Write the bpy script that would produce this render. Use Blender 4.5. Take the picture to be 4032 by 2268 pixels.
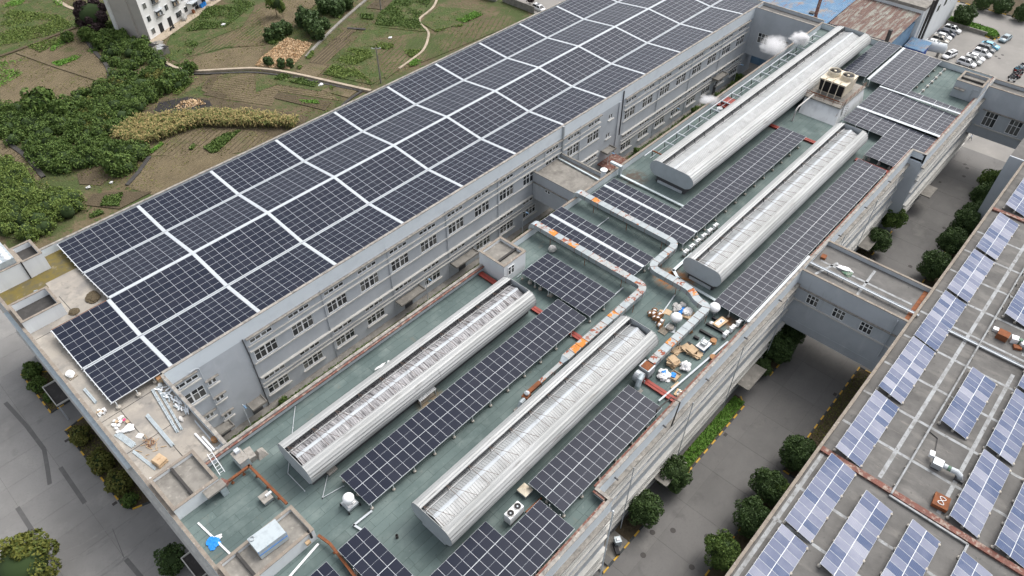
import bpy, math, random
import numpy as np
from mathutils import Vector

RAD = math.radians
random.seed(11)
rng = np.random.default_rng(11)
sc = bpy.context.scene
COL = sc.collection
for _o in list(bpy.data.objects):
    bpy.data.objects.remove(_o)

# ---------------------------------------------------------------- camera, sky, sun, exposure
CAM_Z = 85.0
PITCH, AZ = RAD(44.5), RAD(42.75)
F_PX = 2815.0
_fh = Vector((math.cos(AZ), math.sin(AZ), 0))
RIGHT = Vector((math.sin(AZ), -math.cos(AZ), 0))
FWD = _fh * math.cos(PITCH) + Vector((0, 0, -math.sin(PITCH)))
UP = RIGHT.cross(FWD)
cd = bpy.data.cameras.new('camera')
cd.sensor_width = 36.0
cd.lens = F_PX / 4032 * 36.0
cd.clip_start = 0.5
cd.clip_end = 3000
cam = bpy.data.objects.new('camera', cd)
COL.objects.link(cam)
from mathutils import Matrix
cam.matrix_world = Matrix(((RIGHT.x, UP.x, -FWD.x, 0), (RIGHT.y, UP.y, -FWD.y, 0), (RIGHT.z, UP.z, -FWD.z, CAM_Z), (0, 0, 0, 1)))
sc.camera = cam

SUN_EL, SUN_A = RAD(56), RAD(-8)          # direction to the sun, angle from +X towards +Y
w = bpy.data.worlds.new('World')
sc.world = w
w.use_nodes = True
nt = w.node_tree
bg = nt.nodes['Background']
sky = nt.nodes.new('ShaderNodeTexSky')
sky.sky_type = 'NISHITA'
sky.sun_disc = False
sky.sun_elevation = SUN_EL
sky.sun_rotation = RAD(90) - SUN_A
sky.air_density = 1.0
sky.dust_density = 6.0
sky.ozone_density = 1.0
hs = nt.nodes.new('ShaderNodeHueSaturation')
hs.inputs['Saturation'].default_value = 0.30
nt.links.new(sky.outputs[0], hs.inputs['Color'])
nt.links.new(hs.outputs[0], bg.inputs['Color'])
bg.inputs['Strength'].default_value = 0.15
sd = bpy.data.lights.new('sun', 'SUN')
sd.energy = 0.55
sd.angle = RAD(34)
sd.color = (1.0, 0.97, 0.93)
sun = bpy.data.objects.new('sun', sd)
COL.objects.link(sun)
sdir = Vector((math.cos(SUN_EL) * math.cos(SUN_A), math.cos(SUN_EL) * math.sin(SUN_A), math.sin(SUN_EL)))
sun.rotation_euler = sdir.to_track_quat('Z', 'Y').to_euler()
sun.location = (60, 60, 120)
vs = sc.view_settings
vs.view_transform = 'Standard'
vs.look = 'None'
vs.exposure = 0.70
vs.gamma = 1.0
vs.use_curve_mapping = False
sc.cycles.volume_bounces = 4
sc.cycles.max_bounces = 8

# ---------------------------------------------------------------- pixel -> place
def ray(u, v):
    return FWD + RIGHT * ((u - 2016) / F_PX) - UP * ((v - 1134) / F_PX)

def zp(n, x, y, z=0.0):
    """point of the photograph (tile n of a 4 x 3 grid, tile pixels) met with the level z"""
    u = (n - 1) % 4 * 1008 + x / 1.916667
    v = (n - 1) // 4 * 756 + y / 1.916667
    d = ray(u, v)
    t = (z - CAM_Z) / d.z
    return (d.x * t, d.y * t)

# ---------------------------------------------------------------- materials
MATS = {}

def _mix(nt, fac, a, b):
    m = nt.nodes.new('ShaderNodeMix')
    m.data_type = 'RGBA'
    for s, v in ((0, fac), (6, a), (7, b)):
        if isinstance(v, bpy.types.NodeSocket):
            nt.links.new(v, m.inputs[s])
        elif isinstance(v, (int, float)):
            m.inputs[s].default_value = v
        else:
            m.inputs[s].default_value = (*v[:3], 1)
    return m.outputs[2]

def _math(nt, op, a, b=None, clamp=False):
    m = nt.nodes.new('ShaderNodeMath')
    m.operation = op
    m.use_clamp = clamp
    for i, v in enumerate((a, b)):
        if v is None:
            continue
        if isinstance(v, bpy.types.NodeSocket):
            nt.links.new(v, m.inputs[i])
        else:
            m.inputs[i].default_value = v
    return m.outputs[0]

def _noise(nt, coord, scale, lo, hi, stretch=None, detail=5.0):
    if stretch:
        vm = nt.nodes.new('ShaderNodeVectorMath')
        vm.operation = 'MULTIPLY'
        nt.links.new(coord, vm.inputs[0])
        vm.inputs[1].default_value = stretch
        coord = vm.outputs[0]
    n = nt.nodes.new('ShaderNodeTexNoise')
    n.inputs['Scale'].default_value = scale
    n.inputs['Detail'].default_value = detail
    n.inputs['Roughness'].default_value = 0.6
    nt.links.new(coord, n.inputs['Vector'])
    mr = nt.nodes.new('ShaderNodeMapRange')
    mr.inputs['From Min'].default_value = lo
    mr.inputs['From Max'].default_value = hi
    nt.links.new(n.outputs['Fac'], mr.inputs['Value'])
    return mr.outputs[0]

def mat(name, base, rough=0.85, layers=(), rnd=0.0, bump=None, metal=0.0, spec=0.35, island=None, coord='pos', spots=()):
    """layers: (colour, noise scale, low, high[, stretch]) laid over the base colour"""
    m = bpy.data.materials.new(name)
    m.use_nodes = True
    nt = m.node_tree
    b = nt.nodes['Principled BSDF']
    b.inputs['Roughness'].default_value = rough
    b.inputs['Metallic'].default_value = metal
    b.inputs['Specular IOR Level'].default_value = spec
    if coord == 'pos':
        co = nt.nodes.new('ShaderNodeNewGeometry').outputs['Position']
    else:
        co = nt.nodes.new('ShaderNodeTexCoord').outputs['Object']
    col = None
    for ly in layers:
        f = _noise(nt, co, ly[1], ly[2], ly[3], ly[4] if len(ly) > 4 else None)
        col = _mix(nt, f, col if col is not None else base, ly[0])
    for (sx, sy, sz), rad, scol, sstr in spots:      # a stain with its own place and ragged shape
        vd = nt.nodes.new('ShaderNodeVectorMath')
        vd.operation = 'DISTANCE'
        nt.links.new(co, vd.inputs[0])
        vd.inputs[1].default_value = (sx, sy, sz)
        k = _math(nt, 'SUBTRACT', 1.0, _math(nt, 'DIVIDE', vd.outputs['Value'], rad), True)
        k = _math(nt, 'MULTIPLY', k, _noise(nt, co, 1.3, 0.35, 0.6))
        k = _math(nt, 'MULTIPLY', k, sstr, True)
        col = _mix(nt, k, col if col is not None else base, scol)
    if island:
        g = nt.nodes.new('ShaderNodeNewGeometry')
        col = _mix(nt, g.outputs['Random Per Island'], col if col is not None else base, island)
    if rnd:
        oi = nt.nodes.new('ShaderNodeObjectInfo')
        k = _math(nt, 'MULTIPLY_ADD', oi.outputs['Random'], 2 * rnd)
        k.node.inputs[2].default_value = 1 - rnd
        vm = nt.nodes.new('ShaderNodeVectorMath')
        vm.operation = 'SCALE'
        if col is None:
            vm.inputs[0].default_value = base[:3]
        else:
            nt.links.new(col, vm.inputs[0])
        nt.links.new(k, vm.inputs['Scale'])
        col = vm.outputs[0]
    if col is None:
        b.inputs['Base Color'].default_value = (*base[:3], 1)
    else:
        nt.links.new(col, b.inputs['Base Color'])
    if bump:
        n = nt.nodes.new('ShaderNodeTexNoise')
        n.inputs['Scale'].default_value = bump[1]
        n.inputs['Detail'].default_value = 6
        nt.links.new(co, n.inputs['Vector'])
        bn = nt.nodes.new('ShaderNodeBump')
        bn.inputs['Strength'].default_value = bump[0]
        bn.inputs['Distance'].default_value = bump[2] if len(bump) > 2 else 0.05
        nt.links.new(n.outputs['Fac'], bn.inputs['Height'])
        nt.links.new(bn.outputs[0], b.inputs['Normal'])
    MATS[name] = m
    return m

def pv_mat(name, c1, c2, linecol, nx, ny, lw, mid, pale=None, rough=0.16):
    """solar cells: UV tile per panel, thin cell lines, a gap across the middle of half-cut panels"""
    m = bpy.data.materials.new(name)
    m.use_nodes = True
    nt = m.node_tree
    b = nt.nodes['Principled BSDF']
    uv = nt.nodes.new('ShaderNodeUVMap')
    sp = nt.nodes.new('ShaderNodeSeparateXYZ')
    nt.links.new(uv.outputs[0], sp.inputs[0])
    fu, fv = _math(nt, 'FRACT', sp.outputs[0]), _math(nt, 'FRACT', sp.outputs[1])
    fl = nt.nodes.new('ShaderNodeVectorMath')
    fl.operation = 'FLOOR'
    nt.links.new(uv.outputs[0], fl.inputs[0])
    oi = nt.nodes.new('ShaderNodeObjectInfo')
    ad = nt.nodes.new('ShaderNodeVectorMath')
    ad.operation = 'ADD'
    cx = nt.nodes.new('ShaderNodeCombineXYZ')
    nt.links.new(oi.outputs['Random'], cx.inputs[2])
    nt.links.new(fl.outputs[0], ad.inputs[0])
    nt.links.new(cx.outputs[0], ad.inputs[1])
    wn = nt.nodes.new('ShaderNodeTexWhiteNoise')
    nt.links.new(ad.outputs[0], wn.inputs['Vector'])
    col = _mix(nt, wn.outputs['Value'], c1, c2)
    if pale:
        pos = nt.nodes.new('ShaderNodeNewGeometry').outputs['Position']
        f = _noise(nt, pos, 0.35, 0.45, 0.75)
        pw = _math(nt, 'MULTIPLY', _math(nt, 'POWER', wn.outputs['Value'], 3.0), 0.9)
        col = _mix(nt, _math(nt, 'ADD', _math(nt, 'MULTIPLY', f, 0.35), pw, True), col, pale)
    def grid(f, n):
        d = _math(nt, 'ABSOLUTE', _math(nt, 'SUBTRACT', _math(nt, 'FRACT', _math(nt, 'MULTIPLY', f, n)), 0.5))
        return _math(nt, 'GREATER_THAN', d, 0.5 - lw * n)
    g = _math(nt, 'MAXIMUM', grid(fu, nx), grid(fv, ny))
    col = _mix(nt, _math(nt, 'MULTIPLY', g, 0.55), col, linecol)
    if mid:
        dm = _math(nt, 'LESS_THAN', _math(nt, 'ABSOLUTE', _math(nt, 'SUBTRACT', fv, 0.5)), mid)
        # the mid gap shows as dashes: it is hidden where the cell tabs cross it
        ds = _math(nt, 'LESS_THAN', _math(nt, 'FRACT', _math(nt, 'MULTIPLY', fu, 6.0)), 0.72)
        col = _mix(nt, _math(nt, 'MULTIPLY', dm, ds), col, (0.55, 0.58, 0.62))
    nt.links.new(col, b.inputs['Base Color'])
    b.inputs['Roughness'].default_value = rough
    b.inputs['Specular IOR Level'].default_value = 0.24 if mid else 0.2
    b.inputs['IOR'].default_value = 1.45
    MATS[name] = m
    return m

mat('wall_blue', (0.46, 0.49, 0.52), 0.9, [((0.37, 0.395, 0.42), 0.22, 0.45, 0.8), ((0.53, 0.55, 0.57), 0.6, 0.55, 0.8, (1, 1, 0.25)), ((0.29, 0.295, 0.295), 1.1, 0.64, 0.9, (1, 1, 0.12))], bump=(0.15, 9))
mat('yard_concrete', (0.255, 0.25, 0.242), 0.9, [((0.20, 0.196, 0.19), 0.10, 0.42, 0.68), ((0.30, 0.292, 0.278), 0.22, 0.54, 0.78), ((0.15, 0.147, 0.143), 0.35, 0.64, 0.86), ((0.22, 0.216, 0.208), 3.5, 0.5, 0.75)], rnd=0.04, bump=(0.15, 12))
mat('wall_pale', (0.64, 0.69, 0.725), 0.85, [((0.52, 0.565, 0.60), 0.35, 0.5, 0.85), ((0.42, 0.43, 0.43), 0.9, 0.66, 0.9, (1, 1, 0.15))], bump=(0.1, 9))
mat('wall_white', (0.70, 0.725, 0.74), 0.85, [((0.58, 0.60, 0.62), 0.6, 0.5, 0.85, (1, 1, 0.2)), ((0.42, 0.41, 0.39), 1.4, 0.70, 0.9, (1, 1, 0.12))], bump=(0.1, 9))
mat('ledge', (0.56, 0.55, 0.515), 0.9, [((0.44, 0.43, 0.40), 0.8, 0.45, 0.75), ((0.27, 0.26, 0.24), 2.2, 0.64, 0.82)], bump=(0.2, 6))
mat('ledge_dark', (0.30, 0.28, 0.25), 0.95, [((0.16, 0.152, 0.14), 1.6, 0.42, 0.7), ((0.45, 0.43, 0.39), 2.5, 0.58, 0.72)], bump=(0.35, 5))
mat('coping', (0.33, 0.31, 0.28), 0.95, [((0.16, 0.15, 0.14), 1.7, 0.42, 0.7), ((0.50, 0.46, 0.40), 2.6, 0.58, 0.7), ((0.30, 0.14, 0.08), 3.4, 0.64, 0.74)], bump=(0.4, 5))
mat('coping_red', (0.20, 0.085, 0.065), 0.9, [((0.14, 0.075, 0.062), 1.5, 0.4, 0.7), ((0.34, 0.28, 0.235), 2.4, 0.50, 0.66)], bump=(0.3, 6))
mat('coping_tan', (0.27, 0.235, 0.195), 0.95, [((0.20, 0.17, 0.145), 1.4, 0.42, 0.68), ((0.45, 0.41, 0.36), 2.8, 0.58, 0.72), ((0.32, 0.16, 0.09), 2.2, 0.68, 0.80)], bump=(0.4, 5))
mat('paint_red', (0.30, 0.055, 0.04), 0.6, [((0.20, 0.05, 0.04), 1.2, 0.45, 0.75)])
mat('membrane', (0.125, 0.165, 0.158), 0.85, [((0.092, 0.126, 0.122), 0.14, 0.40, 0.66), ((0.165, 0.205, 0.195), 0.33, 0.50, 0.72), ((0.185, 0.175, 0.142), 0.5, 0.64, 0.84), ((0.205, 0.235, 0.225), 1.6, 0.64, 0.80), ((0.068, 0.09, 0.088), 2.8, 0.62, 0.80)], rnd=0.09, bump=(0.25, 2.5, 0.06), spec=0.25, spots=[((68.4, 33.0, 15.5), 2.6, (0.28, 0.11, 0.03), 2.2), ((69.5, 31.2, 15.5), 2.0, (0.24, 0.10, 0.03), 1.6), ((84.5, 50.8, 15.5), 2.8, (0.10, 0.085, 0.07), 2.2), ((31.2, 42.0, 15.5), 2.2, (0.26, 0.20, 0.13), 2.0), ((66.8, 22.6, 15.5), 1.6, (0.22, 0.10, 0.04), 1.4)])
mat('membrane_edge', (0.045, 0.065, 0.062), 0.9)
mat('deck', (0.34, 0.31, 0.27), 0.9, [((0.235, 0.222, 0.205), 0.32, 0.40, 0.66), ((0.43, 0.39, 0.335), 0.5, 0.52, 0.76), ((0.15, 0.142, 0.13), 0.8, 0.58, 0.78), ((0.17, 0.088, 0.052), 0.33, 0.70, 0.80)], bump=(0.2, 6))
mat('deck_moss', (0.16, 0.125, 0.035), 0.95, [((0.10, 0.09, 0.06), 0.9, 0.4, 0.7), ((0.30, 0.27, 0.22), 0.7, 0.6, 0.8)])
mat('deck_dark', (0.055, 0.052, 0.05), 0.95, [((0.10, 0.095, 0.09), 0.9, 0.5, 0.8)], bump=(0.2, 4))
mat('roof_grey', (0.150, 0.145, 0.138), 0.95, [((0.098, 0.095, 0.091), 0.28, 0.42, 0.7), ((0.215, 0.205, 0.19), 0.55, 0.52, 0.74, (1, 0.35, 1)), ((0.30, 0.275, 0.245), 0.9, 0.64, 0.80, (1.6, 0.25, 1)), ((0.065, 0.064, 0.062), 2.0, 0.62, 0.8)], bump=(0.3, 5))
mat('concrete_old', (0.26, 0.245, 0.22), 0.95, [((0.16, 0.15, 0.135), 0.8, 0.4, 0.7), ((0.36, 0.34, 0.30), 1.7, 0.58, 0.75)], bump=(0.3, 6))
mat('sealant', (0.36, 0.375, 0.385), 0.85, [((0.22, 0.22, 0.215), 1.2, 0.42, 0.68), ((0.15, 0.147, 0.14), 2.2, 0.58, 0.70)], bump=(0.3, 6))
mat('road', (0.165, 0.160, 0.154), 0.9, [((0.118, 0.115, 0.111), 0.10, 0.40, 0.64), ((0.21, 0.202, 0.19), 0.2, 0.54, 0.78), ((0.085, 0.083, 0.08), 0.3, 0.60, 0.82), ((0.14, 0.136, 0.13), 3.5, 0.5, 0.75)], rnd=0.05, bump=(0.15, 12))
mat('road_joint', (0.10, 0.097, 0.092), 0.95)
mat('parking', (0.255, 0.243, 0.226), 0.9, [((0.20, 0.192, 0.18), 0.10, 0.42, 0.7), ((0.30, 0.285, 0.262), 0.3, 0.56, 0.8)], bump=(0.1, 12))
mat('tar', (0.125, 0.123, 0.121), 0.9, [((0.165, 0.162, 0.158), 0.8, 0.5, 0.8)])
mat('tyre_mark', (0.20, 0.197, 0.191), 0.9, [((0.235, 0.23, 0.222), 0.9, 0.42, 0.6)])
mat('kerb_yellow', (0.62, 0.37, 0.05), 0.7, [((0.40, 0.29, 0.10), 2, 0.5, 0.8)])
mat('kerb_black', (0.055, 0.06, 0.06), 0.8)
mat('kerb_grey', (0.30, 0.29, 0.27), 0.9, [((0.2, 0.19, 0.18), 1.5, 0.45, 0.7)])
mat('iron', (0.055, 0.05, 0.047), 0.7)
mat('soil', (0.125, 0.098, 0.056), 0.98, [((0.095, 0.074, 0.043), 0.06, 0.4, 0.65), ((0.160, 0.128, 0.076), 0.16, 0.52, 0.75), ((0.058, 0.078, 0.024), 0.10, 0.46, 0.60), ((0.060, 0.085, 0.024), 0.9, 0.54, 0.62), ((0.075, 0.057, 0.036), 1.3, 0.58, 0.8)], bump=(0.7, 1.8, 0.35))
mat('soil_light', (0.158, 0.126, 0.075), 0.98, [((0.122, 0.097, 0.058), 0.18, 0.42, 0.68), ((0.190, 0.152, 0.094), 0.5, 0.55, 0.75), ((0.075, 0.090, 0.030), 0.13, 0.58, 0.70), ((0.080, 0.098, 0.030), 1.1, 0.66, 0.72), ((0.100, 0.078, 0.048), 2.6, 0.50, 0.70)], bump=(0.8, 2.8, 0.3))
mat('soil_dark', (0.095, 0.074, 0.045), 0.98, [((0.068, 0.053, 0.033), 0.3, 0.42, 0.68), ((0.13, 0.102, 0.064), 1.2, 0.58, 0.78)], bump=(0.8, 2.8, 0.3))
mat('soil_weedy', (0.105, 0.092, 0.046), 0.98, [((0.058, 0.085, 0.023), 0.22, 0.38, 0.54), ((0.155, 0.125, 0.074), 0.4, 0.56, 0.74), ((0.048, 0.074, 0.020), 1.3, 0.50, 0.62), ((0.115, 0.140, 0.036), 2.7, 0.58, 0.68)], bump=(0.8, 2.2, 0.35))
mat('soil_ash', (0.028, 0.026, 0.027), 0.98, [((0.08, 0.068, 0.058), 0.8, 0.56, 0.75)], bump=(0.6, 3, 0.2))
mat('straw', (0.52, 0.36, 0.21), 0.95, [((0.32, 0.21, 0.12), 1.2, 0.45, 0.65)], island=(0.62, 0.47, 0.30))
mat('path', (0.42, 0.35, 0.27), 0.95, [((0.30, 0.25, 0.19), 0.5, 0.42, 0.7)], bump=(0.3, 5))
mat('leaf_dark', (0.034, 0.064, 0.020), 0.6, island=(0.075, 0.122, 0.036), spec=0.25)
mat('leaf_mid', (0.052, 0.096, 0.022), 0.65, island=(0.120, 0.175, 0.042), spec=0.2)
mat('leaf_light', (0.082, 0.135, 0.030), 0.65, island=(0.175, 0.225, 0.055), spec=0.2)
mat('leaf_yellow', (0.17, 0.17, 0.035), 0.65, island=(0.075, 0.105, 0.025), spec=0.2)
mat('leaf_bright', (0.09, 0.21, 0.030), 0.65, island=(0.16, 0.29, 0.05), spec=0.2)
mat('leaf_olive', (0.092, 0.115, 0.028), 0.7, island=(0.175, 0.165, 0.045), spec=0.2)
mat('leaf_plum', (0.035, 0.022, 0.024), 0.7, island=(0.065, 0.045, 0.045), spec=0.2)
mat('corn_leaf', (0.42, 0.31, 0.14), 0.8, island=(0.065, 0.115, 0.025), spec=0.2)
mat('core', (0.030, 0.052, 0.016), 0.95)  # dark green of the added light-blocking balls, standing in for shade inside foliage
mat('bark', (0.09, 0.07, 0.05), 0.95, bump=(0.5, 8))
mat('white_metal', (0.50, 0.535, 0.565), 0.55, [((0.41, 0.44, 0.465), 0.7, 0.5, 0.8)], spec=0.4)
mat('alu', (0.74, 0.77, 0.79), 0.42, metal=0.2, spec=0.5)
mat('steel', (0.42, 0.45, 0.47), 0.45, [((0.30, 0.32, 0.34), 1.5, 0.45, 0.75)], metal=0.35, spec=0.5)
mat('galv', (0.50, 0.56, 0.585), 0.42, [((0.38, 0.43, 0.46), 2.0, 0.45, 0.75)], metal=0.4, spec=0.5)
mat('cowl', (0.40, 0.41, 0.41), 0.45, [((0.31, 0.32, 0.315), 0.45, 0.40, 0.70, (0.25, 1, 1)), ((0.20, 0.195, 0.185), 0.8, 0.58, 0.74, (0.35, 3, 3)), ((0.14, 0.135, 0.13), 0.25, 0.66, 0.78, (4, 1, 1))], spec=0.4, metal=0.1)
mat('cowl_end', (0.40, 0.435, 0.46), 0.55, [((0.34, 0.37, 0.39), 0.8, 0.45, 0.8), ((0.28, 0.29, 0.29), 1.5, 0.62, 0.8, (1, 1, 0.2))], spec=0.4)
mat('sheet_white', (0.47, 0.48, 0.48), 0.6, [((0.36, 0.365, 0.365), 0.8, 0.42, 0.78), ((0.20, 0.195, 0.20), 1.3, 0.62, 0.82, (0.5, 2, 2))], rnd=0.07, spec=0.3)
mat('sheet_grey', (0.37, 0.385, 0.39), 0.6, [((0.28, 0.29, 0.295), 0.8, 0.42, 0.78), ((0.17, 0.165, 0.17), 1.3, 0.62, 0.82)], rnd=0.08, spec=0.3)
mat('sheet_sooty', (0.36, 0.355, 0.365), 0.7, [((0.12, 0.117, 0.122), 0.8, 0.46, 0.64, (3.5, 0.5, 1)), ((0.52, 0.515, 0.52), 1.2, 0.54, 0.68, (4, 0.5, 1))], rnd=0.12)
mat('frame_dark', (0.075, 0.075, 0.08), 0.7)
mat('rust', (0.24, 0.085, 0.035), 0.9, [((0.13, 0.055, 0.03), 2.0, 0.4, 0.7), ((0.36, 0.16, 0.07), 4.0, 0.58, 0.75)], bump=(0.3, 8))
mat('rust_wire', (0.12, 0.08, 0.06), 0.8)
mat('duct', (0.33, 0.365, 0.38), 0.5, [((0.25, 0.28, 0.295), 1.2, 0.45, 0.75), ((0.30, 0.11, 0.04), 0.9, 0.64, 0.70), ((0.20, 0.07, 0.04), 2.6, 0.66, 0.72)], metal=0.15)
mat('duct_rusty', (0.37, 0.39, 0.39), 0.6, [((0.28, 0.295, 0.295), 1.2, 0.45, 0.75), ((0.24, 0.065, 0.035), 1.5, 0.54, 0.58), ((0.40, 0.15, 0.045), 2.2, 0.60, 0.65)], metal=0.05)
mat('duct_orange', (0.35, 0.37, 0.37), 0.65, [((0.28, 0.295, 0.295), 1.2, 0.45, 0.75), ((0.58, 0.21, 0.035), 0.8, 0.44, 0.48), ((0.36, 0.10, 0.03), 1.8, 0.56, 0.62)])
mat('frame_white', (0.80, 0.81, 0.81), 0.5, spec=0.4)
mat('pv_frame', (0.52, 0.55, 0.58), 0.45, spec=0.4)
mat('white_gloss', (0.86, 0.87, 0.88), 0.3, spec=0.5)
mat('black', (0.018, 0.018, 0.02), 0.6)
mat('dark_void', (0.02, 0.02, 0.022), 0.9)
mat('cardboard', (0.50, 0.37, 0.24), 0.9, [((0.40, 0.29, 0.18), 2, 0.45, 0.7)], rnd=0.12)
mat('wood', (0.50, 0.36, 0.22), 0.85, [((0.36, 0.25, 0.15), 3, 0.45, 0.7)], rnd=0.12)
mat('wood_grey', (0.30, 0.26, 0.21), 0.9, rnd=0.1)
mat('plastic_white', (0.74, 0.74, 0.74), 0.5, [((0.58, 0.57, 0.56), 5, 0.45, 0.7)], bump=(0.5, 8))
mat('plastic_grey', (0.55, 0.54, 0.52), 0.6, [((0.40, 0.38, 0.36), 6, 0.45, 0.7)], bump=(0.5, 8))
mat('tarp_blue', (0.02, 0.22, 0.66), 0.35, [((0.03, 0.30, 0.78), 3, 0.5, 0.7)], bump=(0.6, 6))
mat('spool_brown', (0.36, 0.19, 0.09), 0.85, rnd=0.1)
mat('net_green', (0.10, 0.20, 0.13), 0.8, [((0.22, 0.24, 0.2), 3, 0.45, 0.65)])
mat('rock', (0.33, 0.31, 0.28), 0.95, [((0.22, 0.2, 0.18), 3, 0.45, 0.7)])
mat('ballast', (0.44, 0.41, 0.36), 0.95, [((0.31, 0.285, 0.25), 3, 0.45, 0.7)])
mat('cream', (0.70, 0.63, 0.50), 0.7, [((0.52, 0.42, 0.30), 1.2, 0.5, 0.75), ((0.30, 0.15, 0.07), 2.2, 0.66, 0.78)])
mat('tower_panel', (0.66, 0.68, 0.69), 0.7, [((0.50, 0.51, 0.52), 0.9, 0.45, 0.75, (1, 1, 0.3)), ((0.22, 0.14, 0.08), 0.8, 0.64, 0.78, (1.4, 1.4, 0.15))])
mat('blue_roof', (0.095, 0.20, 0.33), 0.65, [((0.15, 0.25, 0.36), 0.4, 0.45, 0.7), ((0.24, 0.22, 0.21), 0.3, 0.50, 0.64), ((0.20, 0.12, 0.12), 0.8, 0.58, 0.7, (0.4, 2, 1))])
mat('rust_roof', (0.155, 0.098, 0.080), 0.8, [((0.27, 0.27, 0.235), 0.55, 0.46, 0.60, (0.35, 2.2, 1)), ((0.12, 0.07, 0.062), 0.7, 0.5, 0.7), ((0.24, 0.18, 0.17), 1.5, 0.6, 0.75)])
mat('blue_wall', (0.16, 0.27, 0.40), 0.7, [((0.10, 0.17, 0.26), 0.6, 0.45, 0.75)])
mat('blue_box', (0.02, 0.07, 0.30), 0.5)
mat('apt_white', (0.74, 0.74, 0.73), 0.9, [((0.64, 0.63, 0.61), 0.4, 0.5, 0.8)])
mat('apt_grey', (0.46, 0.43, 0.40), 0.9, [((0.40, 0.375, 0.35), 0.3, 0.45, 0.75), ((0.52, 0.48, 0.44), 0.5, 0.55, 0.75)])
mat('glass', (0.03, 0.034, 0.038), 0.12, spec=0.5)
mat('car_glass', (0.015, 0.018, 0.022), 0.08, spec=0.6)
mat('tyre', (0.02, 0.02, 0.02), 0.9)
mat('rim', (0.4, 0.41, 0.42), 0.35, metal=0.6)
mat('lamp_red', (0.35, 0.02, 0.02), 0.3)
mat('lamp_clear', (0.7, 0.72, 0.74), 0.15)
for _n, _c in dict(white=(0.80, 0.81, 0.82), grey=(0.16, 0.17, 0.18), silver=(0.40, 0.41, 0.40), navy=(0.025, 0.035, 0.06), sky=(0.18, 0.48, 0.66), teal=(0.26, 0.34, 0.38), champagne=(0.45, 0.42, 0.37)).items():
    mat('car_' + _n, _c, 0.28, spec=0.6)
mat('skin', (0.45, 0.28, 0.20), 0.6)
mat('hair', (0.012, 0.010, 0.010), 0.6)
mat('cloth_white', (0.68, 0.70, 0.74), 0.9)
mat('cloth_navy', (0.03, 0.035, 0.05), 0.9)
pv_mat('pv_dark', (0.010, 0.0135, 0.027), (0.017, 0.020, 0.034), (0.030, 0.036, 0.055), 6, 24, 0.0022, 0.0050, rough=0.28)
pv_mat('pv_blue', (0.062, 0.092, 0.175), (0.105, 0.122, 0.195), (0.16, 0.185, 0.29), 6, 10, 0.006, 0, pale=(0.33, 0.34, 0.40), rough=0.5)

def glass_mat():
    m = MATS['glass']
    nt = m.node_tree
    b = nt.nodes['Principled BSDF']
    oi = nt.nodes.new('ShaderNodeObjectInfo')
    mr = nt.nodes.new('ShaderNodeMapRange')
    mr.inputs['From Min'].default_value = 0.45
    mr.inputs['From Max'].default_value = 1.0
    ge = nt.nodes.new('ShaderNodeNewGeometry')
    nt.links.new(_math(nt, 'FRACT', _math(nt, 'ADD', oi.outputs['Random'], ge.outputs['Random Per Island'])), mr.inputs['Value'])
    nt.links.new(_mix(nt, mr.outputs[0], (0.030, 0.034, 0.038), (0.17, 0.17, 0.16)), b.inputs['Base Color'])
glass_mat()

# ---------------------------------------------------------------- mesh building
LOC = {}

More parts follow.
